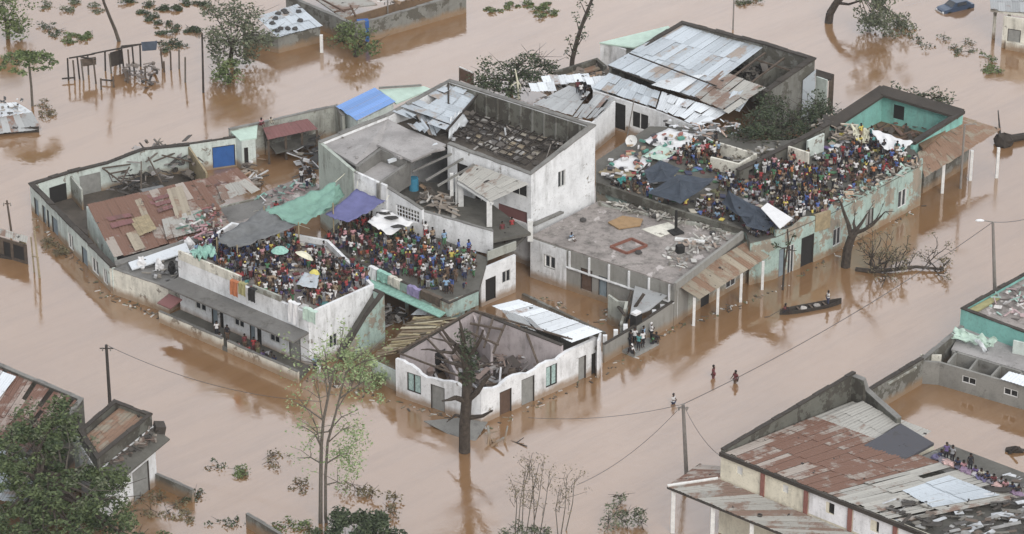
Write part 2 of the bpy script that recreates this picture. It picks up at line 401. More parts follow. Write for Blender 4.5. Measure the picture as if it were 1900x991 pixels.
def post(parent, p, zt, r=.13, mat='white_paint', name='column', zb=-1.0, sq=True, top=None):
    b = B(); p = flat(p); t = p if top is None else flat(top)
    if sq:
        b.hexa([p+Vector((a*r, c*r, zb)) for a, c in ((-1, -1), (1, -1), (1, 1), (-1, 1))]+[t+Vector((a*r, c*r, zt)) for a, c in ((-1, -1), (1, -1), (1, 1), (-1, 1))])
    else: b.tube(p+Vector((0, 0, zb)), t+Vector((0, 0, zt)), r, r*.8, 8)
    return b.build(name, mat, parent)
def bars(parent, segs, r, mat, name='rafter'):
    for p, q in segs:
        b = B(); b.tube(p, q, r, r, 4); b.build(name, mat, parent)
PALW = [(.30, .26, .22), (.20, .17, .14), (.12, .10, .085), (.40, .38, .35), (.09, .08, .07), (.26, .18, .12), (.55, .55, .54)]
def rubble(poly, z0, z1, n, label, pal=PALW, big=1.0, name='rubble'):
    xs = [p.x for p in poly]; ys = [p.y for p in poly]; b = B(); k = 0; tries = 0
    while k < n and tries < n*20:
        tries += 1; x, y = U(min(xs), max(xs)), U(min(ys), max(ys))
        if not inpoly(x, y, poly): continue
        k += 1; t = random.random(); col = random.choice(pal); f = U(.7, 1.25); col = tuple(c*f for c in col); z = U(z0, z1)
        if t < .45: b.box((x, y, z), (U(.8, 2.6)*big, U(.08, .2), U(.05, .12)), U(0, 3.14), U(-.3, .3), U(-.45, .45), col=col)
        elif t < .8: b.box((x, y, z), (U(.5, 1.5)*big, U(.4, 1.0)*big, U(.03, .08)), U(0, 3.14), U(-.5, .5), U(-.5, .5), col=col)
        else: b.box((x, y, z), (U(.25, .7)*big, U(.2, .5)*big, U(.15, .4)), U(0, 3.14), U(-.4, .4), U(-.4, .4), col=col)
    o = b.build(name, 'mixed'); return tag(o, label, None, kind='stuff')
def PP(pts, z): return [P(x, y, z) for x, y in pts]
# ================= WATER =================
def make_water():
    m, n, b = base_mat('flood_water'); g = geo(n)
    c = mixc(n, ramp(n, nz(n, g, .018, 4, .6), .35, .65), (.205, .114, .054), (.245, .145, .075))
    rt = n.nodes.new('ShaderNodeMapping'); rt.inputs['Rotation'].default_value = (0, 0, -.78); n.links.new(g, rt.inputs['Vector'])
    c = mixc(n, ramp(n, nz(n, g, .09, 5, .7, (1, .5, 1)), .5, .75, 0, .4), c, (.28, .18, .105))
    c = mixc(n, ramp(n, nz(n, rt.outputs[0], .35, 7, .72, (.16, 1, 1)), .46, .66, 0, .55), c, (.165, .088, .040))      # silt streaks drawn out by the current
    c = mixc(n, ramp(n, nz(n, rt.outputs[0], 1.1, 6, .75, (.25, 1, 1)), .66, .76, 0, .45), c, (.36, .26, .18))
    n.links.new(c, b.inputs['Base Color']); b.inputs['Roughness'].default_value = .07
    b.inputs['IOR'].default_value = 1.85; b.inputs['Specular IOR Level'].default_value = 1.0
    rot = n.nodes.new('ShaderNodeMapping'); rot.inputs['Rotation'].default_value = (0, 0, -.78); n.links.new(g, rot.inputs['Vector'])
    sk_ = nz(n, rot.outputs[0], .22, 5, .65, (.22, 1, 1)); n.links.new(ramp(n, sk_, .42, .68, .04, .24), b.inputs['Roughness'])      # current lines: rippled and smooth bands
    h = math_(n, 'ADD', nz(n, g, .8, 3, .55), math_(n, 'MULTIPLY', nz(n, g, 3.5, 3, .6, (1, .7, 1)), .35))
    bump(n, b, h, .035, .45); M['water'] = m
    bb = B(); s = 4000
    bb.face([(-s, -s, 0), (s, -s, 0), (s, s, 0), (-s, s, 0)]); o = bb.build('water', 'water', loc=(0, 0, 0)); tag(o, 'muddy brown flood water covering all the ground', 'water', kind='structure')
    gb = B(); gb.face([(-s, -s, -2), (s, -s, -2), (s, s, -2), (-s, s, -2)]); o = gb.build('ground', 'mud_floor', loc=(0, 0, -2)); tag(o, 'muddy ground under the flood', 'ground', kind='structure')
make_water()
def V(x, y, z): return P(x, y, z)
def FX(x0, x1, *sp):   # openings from photo x spans
    out = []
    for a, c, z0, z1, k, m in sp: out.append(((a-x0)/(x1-x0), (c-x0)/(x1-x0), z0, z1, k, m))
    return out

# ================= A: long roofless building, left =================
t = thing('roofless_house', 'long pale green roofless building with grey doors at the far left of the block', 'building', V(130, 420, 0))
A = [V(55, 342, 2.9), V(208, 497, 2.9)]
fr = FX(55, 208, (61, 70, -.6, 1.9, 'door', 'bluegrey_door'), (77, 84, -.6, 2.0, 'door', 'bluegrey_door'), (86, 91, -.6, 2.0, 'door', 'bluegrey_door'), (95, 107, -.6, 1.9, 'door', 'bluegrey_door'),
        (126, 136, .2, 1.9, 'window', 'glass'), (151, 162, -.6, 1.9, 'door', 'bluegrey_door'), (170, 182, .3, 1.9, 'window', 'glass'), (190, 198, .3, 1.9, 'window', 'glass'))
back = [V(55, 342, 2.9), V(126, 320, 2.9), V(197, 302, 3.0), V(265, 276, 3.2), V(351, 268, 3.2)]
ins = P(200, 400)
walls(t, [A[1], A[0]]+back[1:], 'palegreen_plaster', .3, inside=ins, op={0: [(1-b, 1-a, c, d, e, f) for a, b, c, d, e, f in fr], 1: [(.42, .9, -.5, 2.0, 'door', 'dark_hole')], 2: [(.25, .80, -.5, 2.3, 'door', 'grey_door')]},
      cap='cap', capw=.12, caph=.16)
b = B(); q = PP([(70, 352), (345, 285), (395, 420), (215, 485)], .12); b.slab(q, .4); b.build('floor', 'wet_floor', t)
# inner cross wall and gable under the rusty roof
walls(t, [V(160, 383, 3.3), V(212, 477, 2.75)], 'palegreen_plaster', .25, inside=P(260, 430), name='gable_wall', op={0: [(.35, .42, 1.2, 1.8, 'window', 'dark_hole')]})
walls(t, [V(126, 322, 2.6), V(150, 352, 2.4)], 'grey_plaster', .2, inside=P(200, 330), name='partition_wall')
def tf(u, v): return U(.0, .25) if (v < .45 and u < .5) else (U(.45, 1) if random.random() < .4 else U(0, .5))
sheets(t, (V(162, 381, 3.45), V(372, 333, 3.9), V(428, 416, 3.1), V(212, 480, 2.85)), 'redrust_metal', nu=13, nv=3, jit=.16, tonef=tf, sk=.15, tilt=.05)
b = B(); q = [V(212, 484, 2.8), V(428, 420, 3.0), V(430, 428, 2.8), V(214, 493, 2.7)]; b.slab(q, .35); b.build('gutter_beam', 'greycap', t)
RO, RN = V(162, 381, 3.45), (V(372, 333, 3.9)-V(162, 381, 3.45)).cross(V(212, 480, 2.85)-V(162, 381, 3.45)).normalized()
if RN.z < 0: RN = -RN
def RP(x, y, h=.1):      # point h above the plane of the rusty roof
    a_, c_ = P(x, y, 0), P(x, y, 10); k_ = (RO+RN*h-a_).dot(RN)/(c_-a_).dot(RN); return a_.lerp(c_, k_)
for pts_, m_, n_ in (([(240, 408), (275, 398), (292, 425), (258, 438)], 'pale_wood', 4), ([(234, 434), (252, 428), (270, 460), (250, 467)], 'brown_metal', 2), ([(309, 352), (338, 345), (356, 398), (326, 405)], 'brown_metal', 4), ([(300, 408), (368, 390), (385, 425), (310, 445)], 'porch_metal', 6), ([(250, 372), (262, 369), (275, 398), (263, 401)], 'brown_metal', 2)): sheets(t, tuple(RP(*q) for q in pts_), m_, name='roof_patch', nu=n_, nv=1, jit=.05, tonef=lambda u, v: U(.5, 1), sk=.1)
for pts_ in ([(196, 404), (240, 396), (246, 402), (203, 411)], [(203, 415), (244, 406), (249, 414), (208, 424)], [(282, 368), (312, 360), (315, 366), (286, 374)], [(286, 378), (316, 370), (319, 376), (290, 384)], [(291, 388), (320, 380), (323, 386), (294, 395)]): sheets(t, tuple(RP(*q) for q in pts_), 'maroon_metal', name='roof_patch', nu=3, nv=1, jit=.02, tonef=lambda u, v: U(.1, .6))
# loose panels lying across the rusty roof
for k, (x, y, wx, wy, m_, rz) in enumerate(((345, 395, 2.6, 1.0, 'redrust_metal', .6), (300, 360, 3, .8, 'maroon_metal', .5), (305, 372, 3, .7, 'maroon_metal', .5), (225, 425, 2.8, .7, 'maroon_metal', .4), (232, 432, 2.6, .6, 'maroon_metal', .4), (285, 352, 2.4, 1.2, 'grey_tarp', .5), (330, 355, 1.6, 1.6, 'porch_metal', .3))):
    b = B(); b.box(V(x, y, 3.75-.012*(y-340)*.6), (wx, wy, .05), rz, .04, .03); o = b.build('loose_sheet', m_)
    tag(o, ['rust brown loose sheet near the right end of the red roof', 'maroon sheet highest on the patched rusty roof', 'maroon sheet just below the highest one on the rusty roof', 'maroon sheet at the left side of the rusty roof', 'lower maroon sheet at the left side of the rusty roof', 'grey plastic piece at the top edge of the rusty roof', 'pale square sheet at the top right of the rusty roof'][k], 'metal sheet', 'loose sheets on the rusty roof')
o = rubble(PP([(195, 325), (265, 290), (350, 285), (375, 330), (250, 372), (205, 378)], .5), .4, 2.6, 150, 'dark broken beams and roofing heaped in the roofless building', pal=[(.10, .09, .08), (.06, .055, .05), (.16, .14, .12), (.28, .26, .25), (.04, .04, .04)], big=.8); tag(o, None, 'rubble')
# broken roof frame triangle
b = B()
for a, c in (((190, 312), (225, 338)), ((225, 338), (240, 310)), ((190, 312), (242, 305)), ((205, 322), (236, 316)), ((262, 300), (262, 352)), ((275, 292), (300, 340)), ((285, 300), (330, 282)), ((300, 288), (355, 300))): b.tube(V(*a, 2.9), V(*c, 2.4), .09, n=4)
o = b.build('roof_frame', 'wood'); tag(o, 'broken triangular timber roof frame leaning on the back wall of the roofless building', 'roof frame')

# brown collapsed roof right of the rusty roof
t = thing('collapsed_shed', 'collapsed tan sheet metal shed beside the rusty patched roof', 'shed', V(430, 360, 0))
walls(t, [V(385, 345, 2.6), V(405, 385, 2.6), V(490, 365, 2.6)], 'grey_plaster', .2, inside=P(440, 350), op={1: [(.2, .6, .6, 2.3, 'window', 'dark_hole')]})
sheets(t, (V(370, 335, 3.2), V(440, 312, 3.3), V(482, 350, 2.6), V(395, 362, 2.8)), 'rust_metal', nu=6, nv=2, jit=.3, tilt=.2, sk=.4)
sheets(t, (V(388, 352, 2.9), V(455, 335, 3.0), V(480, 352, 2.9), V(398, 380, 2.7)), 'porch_metal', name='lower_roof', nu=5, nv=1, jit=.3, tilt=.25, sk=.5)
b = B(); b.slab([V(402, 388, 2.6), V(490, 368, 2.6), V(495, 395, 2.4), V(410, 420, 2.4)], .3); b.build('lean_to_slab', 'canopy_slab', t)

# ================= front-left compound wall + low flat annex =================
t = thing('compound_wall', 'cream stained compound wall along the water below the rusty roof', 'wall', V(258, 560, 0))
walls(t, [V(203, 497, 2.75), V(312, 535, 2.75), V(345, 508, 2.75)], 'cream_plaster', .25, inside=P(300, 490), cap='greycap', capw=.03, caph=.06)
t = thing('flat_annex', 'low flat concrete roof between the rusty roof and the crowded terrace house', 'building', V(290, 520, 0))
b = B(); b.slab([V(212, 500, 2.5), V(310, 533, 2.5), V(345, 490, 2.5), V(345, 455, 2.6), V(235, 487, 2.6)], .25); b.build('roof_slab', 'canopy_slab', t)
b = B(); b.slab([V(238, 487, 3.1), V(345, 450, 3.3), V(352, 466, 3.1), V(245, 500, 2.9)], .12); b.build('awning', 'white_metal', t)
walls(t, [V(214, 500, 2.2), V(240, 480, 2.2), V(350, 450, 2.2)], 'grey_plaster', .2, inside=P(300, 500))

# ================= B: terrace house with crowd, left front =================
ZB = 5.8
t = thing('terrace_house', 'white house with crowded flat roof, grey concrete canopy and long veranda at the front left', 'building', V(450, 620, 0)); HB = t
b0, b1, b2, b3, b4 = V(330, 480, ZB), V(572, 582, ZB), V(694, 528, ZB), V(610, 445, ZB), V(430, 412, ZB)
fa = FX(330, 572, (358, 380, 1.3, 2.8, 'window', 'glass'), (390, 402, -.3, 2.9, 'door', 'bluegrey_door'), (406, 413, -.3, 2.9, 'door', 'dark_hole'), (433, 452, 1.3, 2.8, 'window', 'glass'), (462, 472, -.3, 2.9, 'door', 'bluegrey_door'), (476, 484, -.3, 2.9, 'door', 'dark_hole'), (500, 518, 1.3, 2.8, 'window', 'glass'), (535, 556, .4, 2.9, 'door', 'grey_door'))
walls(t, [b0, b1, b2, b3, b4], 'white_plaster', .3, closed=True, op={0: fa, 1: [(.3, .42, 1.2, 2.6, 'window', 'glass')]})
b = B(); b.slab([Vector((p.x, p.y, ZB-.55)) for p in offset_line([b0, b1, b2, b3, b4], .3, True, 1)], .25); b.build('roof_slab', 'roof_slab', t)
# front parapet (cream, solid left part, gap on the right)
def strip(x0, y0, x1, y1, z, h, th, name, mat, par, drop=0):
    a, c = V(x0, y0, z), V(x1, y1, z); d = (c-a).normalized(); nn = Vector((-d.y, d.x, 0))*th; b = B()
    b.hexa([a, c, c+nn, a+nn]+[v+Vector((0, 0, h)) for v in (a, c, c+nn, a+nn)]); return b.build(name, mat, par)
strip(331, 481, 446, 529, ZB+.01, .9, .22, 'parapet', 'cream_plaster', t)
strip(468, 539, 520, 560, ZB+.01, .55, .22, 'parapet', 'grey_plaster', t)
a, c = b0.lerp(b1, .0), b0.lerp(b1, 1.0); d = (c-a).normalized(); nn = Vector((d.y, -d.x, 0))
b = B(); za = 3.9
pts = [a+d*.1, c, c+nn*2.1, a+d*-.4+nn*2.1]; pts = [Vector((p.x, p.y, za-(.15 if i > 1 else 0))) for i, p in enumerate(pts)]
pts = [p+nn*.004 for p in pts[:2]]+pts[2:]
b.slab(pts, .18); b.build('canopy', 'canopy_slab', t)
# veranda floor and low outer wall
va, vb, vc, vd = a+nn*2.6+d*-.2, a+nn*2.6+d*8.3, a+nn*2.6+d*9.0, c+nn*2.6+d*1.0
b = B(); b.slab([Vector((p.x, p.y, .42)) for p in (a+nn*.01, va+nn*-.02, vd+nn*-.02, c+nn*.01)], 1.2); b.build('veranda_floor', 'dark_slab', t)
for p, q in ((va, vb), (vc, vd)):
    walls(t, [Vector((p.x, p.y, 1.15)), Vector((q.x, q.y, 1.15))], 'cream_plaster', .22, inside=b0, name='veranda_wall', cap='greycap', capw=.03, caph=.08, capname='veranda_coping')
for i in range(22):      # balusters shadowed openings in the low wall
    pass
b = B(); e = a+nn*2.4+d*1.2; b.box(e+Vector((0, 0, 2.6-e.z)), (1.8, 1.6, .12), math.atan2(d.y, d.x), .25, 0); b.build('side_awning', 'maroon_metal', t)
# teal side strip with dark drain line
g0, g1 = b1.lerp(b2, .30), b1.lerp(b2, 1.0)
sd_ = (b2-b1).normalized(); sn = Vector((sd_.y, -sd_.x, 0))
q0, q1 = b1+sd_*3.3+sn*1.6, b2+sn*1.6+sd_*-.2
walls(t, [Vector((q0.x, q0.y, 1.6)), Vector((lerp(q0.x, q1.x, .5), lerp(q0.y, q1.y, .5), 3.9)), Vector((q1.x, q1.y, 5.5)), Vector((q1.x, q1.y, 5.5))-sn*.01+sd_*.01-sn*1.2], 'teal_plaster', .3, inside=b0, name='stair_wall', cap='cap', capw=.06, caph=.1, capname='stair_coping')
b = B(); p0 = q0-sn*.3; p1 = q1-sn*.3; n2 = sn*-1.28
b.hexa([Vector((v.x, v.y, -1)) for v in (p0, p1, p1+n2, p0+n2)]+[Vector((p0.x, p0.y, .6)), Vector((p1.x, p1.y, 5.0)), Vector(((p1+n2).x, (p1+n2).y, 5.0)), Vector(((p0+n2).x, (p0+n2).y, .6))]); b.build('stair', 'dark_slab', t)

# ================= C: teal terrace over the courtyard =================
ZC = 4.3
t = thing('teal_terrace', 'teal edged upper terrace on columns packed with people in front of the two-storey house', 'building', V(740, 540, 0)); HCt = t
c0, c1, c2, c3, c4 = V(585, 455, ZC), V(834, 566, ZC), V(893, 505, ZC), V(905, 478, ZC), V(660, 380, ZC)
b = B(); b.slab([c0, c1, V(888, 540, ZC), c3, c4], .4); b.build('floor_slab', 'dark_slab', t)
walls(t, [V(588, 452, ZC+.7), V(834, 564, ZC+.7), V(888, 540, ZC+.7)], 'teal_plaster', .2, inside=P(740, 460), zb=ZC-.75, name='parapet', cap='cap', capw=.04, caph=.06)
b = B(); a_, c_ = V(590, 470, ZC-.3), V(830, 577, ZC-.3); d_ = (c_-a_).normalized(); n_ = Vector((d_.y, -d_.x, 0))
b.hexa([a_+Vector((0, 0, -.12)), a_+n_*1.0+Vector((0, 0, -.35)), c_+n_*1.0+Vector((0, 0, -.35)), c_+Vector((0, 0, -.12)), a_, a_+n_*1.0+Vector((0, 0, -.25)), c_+n_*1.0+Vector((0, 0, -.25)), c_]); b.build('canopy', 'aqua_sheet', t)
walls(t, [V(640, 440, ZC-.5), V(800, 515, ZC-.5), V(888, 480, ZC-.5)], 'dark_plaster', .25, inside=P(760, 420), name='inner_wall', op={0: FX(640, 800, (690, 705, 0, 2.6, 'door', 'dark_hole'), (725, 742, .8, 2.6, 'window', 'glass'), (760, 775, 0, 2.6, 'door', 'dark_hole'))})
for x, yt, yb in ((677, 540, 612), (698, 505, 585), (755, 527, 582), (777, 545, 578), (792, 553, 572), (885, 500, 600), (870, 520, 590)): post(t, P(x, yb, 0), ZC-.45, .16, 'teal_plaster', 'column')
walls(t, [V(835, 560, ZC+.2), V(862, 550, ZC+.2)], 'teal_plaster', .3, inside=P(840, 500), name='end_wall')
# small silver roofs and vehicle in the yard
t = thing('lean_to_roof', 'narrow white sheet roof between the teal terrace and the corner house', 'roof', V(810, 600, 0))
sheets(t, (V(775, 574, 2.6), V(855, 574, 2.6), V(842, 588, 2.3), V(762, 585, 2.3)), 'white_metal', nu=6, nv=1)
for x, y in ((766, 586), (840, 588), (852, 578)): post(t, V(x, y, 2.2), 2.2, .06, 'wood')

# ================= D: two-storey white house =================
t = thing('two_storey_house', 'tall white two-storey house with torn-off roof in the middle of the block', 'building', V(850, 420, 0)); HD = t
dF = HT(985, 325, 421, 4.3); dBk = HT(1103, 234, 372, 4.3)
dFr = Vector((dF.x, dF.y, dF.z)); print('house corner', dF, dBk)
dT = V(835, 148, 12.2); dM = V(720, 211, 10.6); dL = V(590, 263, 9.3); dW = V(655, 318, 9.2); dC = V(830, 268, 10.2)
walls(t, [dL, dM, dT, dBk, dFr, dC], 'white_plaster', .45, closed=False, inside=P(870, 220, 10), zb=0,
      op={3: [(.46, .58, 7.2, 9.0, 'window', 'glass')], 4: FX(985, 830, (978, 950, 7.2, 8.8, 'window', 'dark_hole'), (978, 925, 4.45, 5.7, 'recess', 'maroon_metal'), (905, 880, 4.6, 6.6, 'window', 'dark_hole'), (868, 848, 6.6, 8.6, 'door', 'dark_hole'))}, cap='greycap', capw=.05, caph=.12)
walls(t, [dL, dW], 'scallop_plaster', .35, inside=P(700, 280, 9), name='side_wall', zb=0)
# ceiling level with broken boards
b = B(); q = [dM.copy(), dT.copy(), dBk.copy(), dFr.copy(), dC.copy()]
q = offset_line(q, .5, True, -1 if True else 1)
for p in q: p.z = 9.55
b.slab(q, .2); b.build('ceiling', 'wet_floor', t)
# stone rib pattern on inside of the back wall
for k in range(12):
    f = .04+.08*k; p = dT.lerp(dBk, f); dd = (dBk-dT); dd.z = 0; dd.normalize(); inn_ = Vector((dd.y, -dd.x, 0))
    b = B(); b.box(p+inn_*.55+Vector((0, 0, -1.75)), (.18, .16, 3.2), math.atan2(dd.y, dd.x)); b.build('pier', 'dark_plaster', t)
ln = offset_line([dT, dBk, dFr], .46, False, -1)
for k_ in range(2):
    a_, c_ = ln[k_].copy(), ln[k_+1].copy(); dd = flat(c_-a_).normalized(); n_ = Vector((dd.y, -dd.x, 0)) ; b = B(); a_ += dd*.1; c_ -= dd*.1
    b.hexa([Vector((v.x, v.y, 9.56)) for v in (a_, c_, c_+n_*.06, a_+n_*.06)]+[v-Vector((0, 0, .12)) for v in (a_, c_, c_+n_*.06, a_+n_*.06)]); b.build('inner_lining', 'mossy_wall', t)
# left concrete slab roof
b = B(); b.slab([dL+Vector((.3, .1, -.25)), dM+Vector((0, -.5, -.35)), dC+Vector((-.2, -.3, -.25)), V(742, 292, 9.6), V(705, 272, 9.4), V(660, 305, 9.3)], .25); b.build('flat_roof', 'grey_slab', t)
b = B(); b.slab([V(700, 268, 9.75), V(760, 240, 10.05), V(828, 268, 10.0), V(764, 298, 9.7)], .2); b.build('flat_roof', 'grey_slab', t)
b = B(); b.slab([Vector((p.x, p.y, 4.75)) for p in (dFr+Vector((.1, -.05, 0)), dFr+Vector((.3, -.5, 0)), dFr.lerp(dBk, .45)+Vector((.4, -.2, 0)), dFr.lerp(dBk, .45)+Vector((.03, 0, 0)))], .2); b.build('base_ledge', 'greycap', t)
# sunken roof terrace frame left front
walls(t, [V(655, 318, 9.15), V(716, 345, 8.6)], 'white_plaster', .3, inside=P(720, 290, 9), zb=4, name='terrace_wall', broken=.0)
walls(t, [V(660, 308, 9.35), V(705, 274, 9.55), V(760, 296, 9.3)], 'greycap', .35, inside=P(720, 320, 9), zb=7.6, name='terrace_wall')
b = B(); b.slab([V(662, 320, 8.3), V(705, 290, 8.3), V(755, 302, 8.3), V(705, 342, 8.3)], .2); b.build('terrace_floor', 'grey_slab', t)
walls(t, [V(703, 342, 8.7), V(762, 300, 9.0)], 'greycap', .3, inside=P(690, 300, 9), zb=6.5, name='terrace_wall')
# front terrace
walls(t, [V(655, 319, 9.1), V(715, 347, 8.3), V(783, 390, 7.2)], 'white_plaster', .3, inside=P(760, 330, 7), zb=3.9, name='terrace_front_wall',
      op={1: [(.28, .92, 5.6, 6.9, 'gap')]}, cap='greycap', capw=.04, caph=.1)
bx = B(); e0, e1 = V(715, 347, 8.3), V(783, 390, 7.2)
for i in range(9):
    u = .28+.64*i/8
    p = flat(e0.lerp(e1, u)); bx.box(p+Vector((.05, .12, 6.25)), (.07, .12, 1.3), 0)
for z in (5.65, 6.05, 6.45, 6.85):
    p, q = flat(e0.lerp(e1, .28)), flat(e0.lerp(e1, .92)); bx.tube(p+Vector((.05, .12, z)), q+Vector((.05, .12, z)), .05, n=4)
bx.build('block_lattice', 'white_plaster', t)
walls(t, [V(783, 392, 6.75), V(915, 430, 6.4), V(912, 424, 6.4)], 'white_plaster', .3, inside=P(850, 380, 6), zb=3.9, name='terrace_front_wall', cap='greycap', capw=.04, caph=.08)
b = B(); q = [V(660, 335, 5.3), V(783, 408, 5.3), V(915, 446, 5.3), V(985, 432, 5.3), V(860, 340, 5.3)]; b.slab(q, .3); b.build('terrace_floor', 'dark_slab', t)
for x, y, zt in ((838, 322, 8.5), (848, 322, 8.6), ): post(t, V(x, y, zt), zt, .17, 'white_paint', zb=5)
for x, y, zt in ((855, 328, 8.4), (908, 372, 8.0), (984, 408, 6.2)): post(t, V(x, y, zt), zt, .26, 'white_paint', zb=4)
sheets(t, (V(876, 304, 9.2), V(982, 343, 9.3), V(912, 374, 8.1), V(848, 334, 8.3)), 'porch_metal', name='veranda_roof', nu=10, nv=2, jit=.02, tonef=lambda u, v: U(.6, 1))
b = B(); b.slab([V(848, 338, 8.1), V(912, 378, 7.9), V(916, 375, 7.95), V(852, 334, 8.15)], .18); b.build('veranda_beam', 'white_paint', t)
bars(t, [(V(790, 335, 8.0), V(870, 288, 9.4)), (V(765, 318, 8.2), V(850, 280, 9.5)), (V(812, 345, 7.8), V(880, 305, 9.3)), (V(740, 312, 8.3), V(800, 285, 9.6))], .13, 'greycap', 'roof_beam')
bars(t, [(V(720, 300, 8.9), V(812, 268, 9.9)), ], .22, 'white_metal', 'roof_beam')
# roof left sheets (silver, torn)
sheets(t, (V(728, 208, 10.75), V(833, 152, 12.0), V(886, 176, 11.7), V(828, 243, 10.9)), 'silver_metal', nu=7, nv=3, jit=.25, tilt=.12, miss=.08, sk=.15, tonef=lambda u, v: U(.1, .8))
bars(t, [(V(832, 152, 12.1), V(832, 192, 11.5)), (V(886, 176, 11.9), V(828, 243, 11.0))], .12, 'dark_wood')
# wall lower storey, right balcony
b = B(); b.slab([V(905, 476, 4.4), V(960, 452, 4.4), V(985, 425, 4.4), V(905, 440, 4.4)], .35); b.build('balcony_floor', 'dark_slab', t)
walls(t, [V(905, 468, 5.3), V(958, 448, 5.3)], 'grey_plaster', .15, inside=P(930, 420, 5), zb=4.41, name='balcony_wall')
walls(t, [V(893, 500, 4.0), V(957, 473, 4.0)], 'white_plaster', .25, inside=P(930, 450, 4), zb=-1, name='lower_wall', op={0: [(.12, .42, .3, 2.7, 'door', 'dark_hole'), (.60, .85, 1.5, 2.8, 'window', 'glass')]})
# base skirting line of right wall
o = rubble([V(x, y, 9.7) for x, y in ((815, 248), (870, 205), (895, 178), (1075, 232), (1070, 250), (988, 308), (845, 262))], 9.66, 9.9, 120, 'brown broken ceiling boards and rafters inside the roofless top floor of the two-storey house', pal=[(.20, .18, .16), (.12, .11, .10), (.33, .32, .30), (.07, .065, .06), (.45, .46, .47), (.05, .045, .04)], big=.9); tag(o, None, 'rubble')
rc = random.Random(8); cb = B(); Q_ = [V(842, 250, 9.6), V(905, 190, 9.6), V(1062, 240, 9.6), V(975, 306, 9.6)]
for i_ in range(10):
    for j_ in range(8):
        if rc.random() < .28: continue
        def cp(u, v): return Q_[0].lerp(Q_[3], u).lerp(Q_[1].lerp(Q_[2], u), v)
        z_ = Vector((0, 0, rc.uniform(.02, .22))); c_ = rc.choice([(.24, .21, .17), (.17, .15, .13), (.30, .25, .18), (.10, .095, .09), (.20, .19, .18), (.36, .33, .27) if i_ > 4 else (.13, .12, .11)])
        cb.face([cp((i_+.06)/10, (j_+.06)/8)+z_, cp((i_+.92)/10, (j_+.06)/8)+z_*rc.uniform(.2, 1.5), cp((i_+.92)/10, (j_+.9)/8)+z_, cp((i_+.06)/10, (j_+.9)/8)+z_*rc.uniform(.2, 1.5)], col=c_)
cb.build('ceiling_boards', 'mixed', t)
b = B()
for k in range(9):
    f = k/8
    b.tube(V(lerp(842, 905, f), lerp(250, 190, f), 9.9), V(lerp(975, 1062, f), lerp(306, 240, f), 9.9), .08, n=4)
for k in range(11):
    f = k/10
    b.tube(V(lerp(842, 975, f), lerp(250, 306, f), 9.97), V(lerp(905, 1062, f), lerp(190, 240, f), 9.97), .07, n=4)
b.build('ceiling_joists', 'dark_wood', t)
o = tarp('torn_sheet', [V(836, 218, 11.6), V(858, 208, 11.5), V(870, 225, 10.2), V(832, 258, 9.6)], 'white_metal', .2, 8, 6, .5, seed=4); tag(o, 'crumpled pale blue roofing sheet hanging into the open top floor of the two-storey house', 'metal sheet')
b = B(); b.tube(V(768, 352, 5.3), V(768, 352, 5.3)+Vector((0, 0, 1.3)), .5, .46, 12); o = b.build('water_barrel', 'blue_plastic'); tag(o, 'light blue water barrel on the front terrace of the two-storey house', 'barrel')
o = rubble([V(x, y, 5.4) for x, y in ((770, 365), (790, 350), (835, 375), (850, 400), (800, 398))], 5.4, 6.2, 45, 'heap of broken boards and cloth on the front terrace of the two-storey house'); tag(o, None, 'rubble')
# blue roof and mint sheet behind left
t = thing('blue_roofed_shed', 'shed with bright blue metal roof behind the two-storey house', 'shed', V(680, 220, 0))
sheets(t, (V(695, 163, 4.6), V(734, 189, 4.6), V(662, 224, 3.9), V(625, 197, 3.9)), 'blue_metal', nu=5, nv=1, jit=.01)
walls(t, [V(628, 199, 3.7), V(664, 226, 3.7), V(730, 192, 4.4)], 'palegreen_plaster', .2, inside=P(680, 190, 3.8))
t = thing('mint_lean_to', 'pale mint flat sheet roof beyond the blue roofed shed', 'roof', V(745, 190, 0))
b = B(); b.slab([V(703, 166, 4.4), V(787, 160, 4.4), V(800, 165, 4.3), V(735, 192, 4.2)], .15); b.build('roof', 'mint_sheet', t)
b = B(); b.tube(V(703, 163, 4.6), V(782, 158, 4.6), .12); b.build('ridge', 'greycap', t); post(t, V(712, 172, 4.2), 4.2, .1, 'grey_plaster'); post(t, V(786, 164, 4.2), 4.2, .1, 'grey_plaster')

# ================= E: rear-left courtyard buildings =================
t = thing('back_wall', 'grey weathered back wall of the courtyard left of the blue roofed shed', 'wall', V(530, 230, 0))
walls(t, [V(424, 240, 3.6), V(625, 195, 3.6), V(640, 215, 3.6)], 'grey_plaster', .3, inside=P(560, 260, 3), cap='greycap', capw=.05, caph=.12)
t = thing('corner_hut', 'small flat roofed hut with pale rounded roof next to the blue door', 'hut', V(445, 280, 0))
b = B(); b.slab([V(424, 240, 3.5), V(478, 232, 3.5), V(476, 256, 3.3), V(445, 260, 3.3)], .15); b.build('roof', 'mint_sheet', t)
walls(t, [V(430, 252, 3.2), V(448, 262, 3.2), V(474, 258, 3.2)], 'palegreen_plaster', .2, inside=P(460, 245, 3), op={1: [(.15, .45, -.5, 2.4, 'door', 'dark_hole')]})
t = thing('blue_door_building', 'low grey building with a large blue door behind the collapsed shed', 'building', V(410, 300, 0))
walls(t, [V(352, 268, 3.2), V(437, 256, 3.2)], 'palegreen_plaster', .3, inside=P(400, 250, 3), cap='cap', capw=.05, caph=.1, op={0: [(.48, .98, .1, 2.5, 'door', 'blue_paint')]})
walls(t, [V(351, 270, 3.1), V(385, 320, 2.6)], 'pale_wood', .2, inside=P(320, 310, 3), name='partition_wall')
t = thing('maroon_shed', 'open shed with dull maroon metal roof in the rear courtyard', 'shed', V(535, 280, 0))
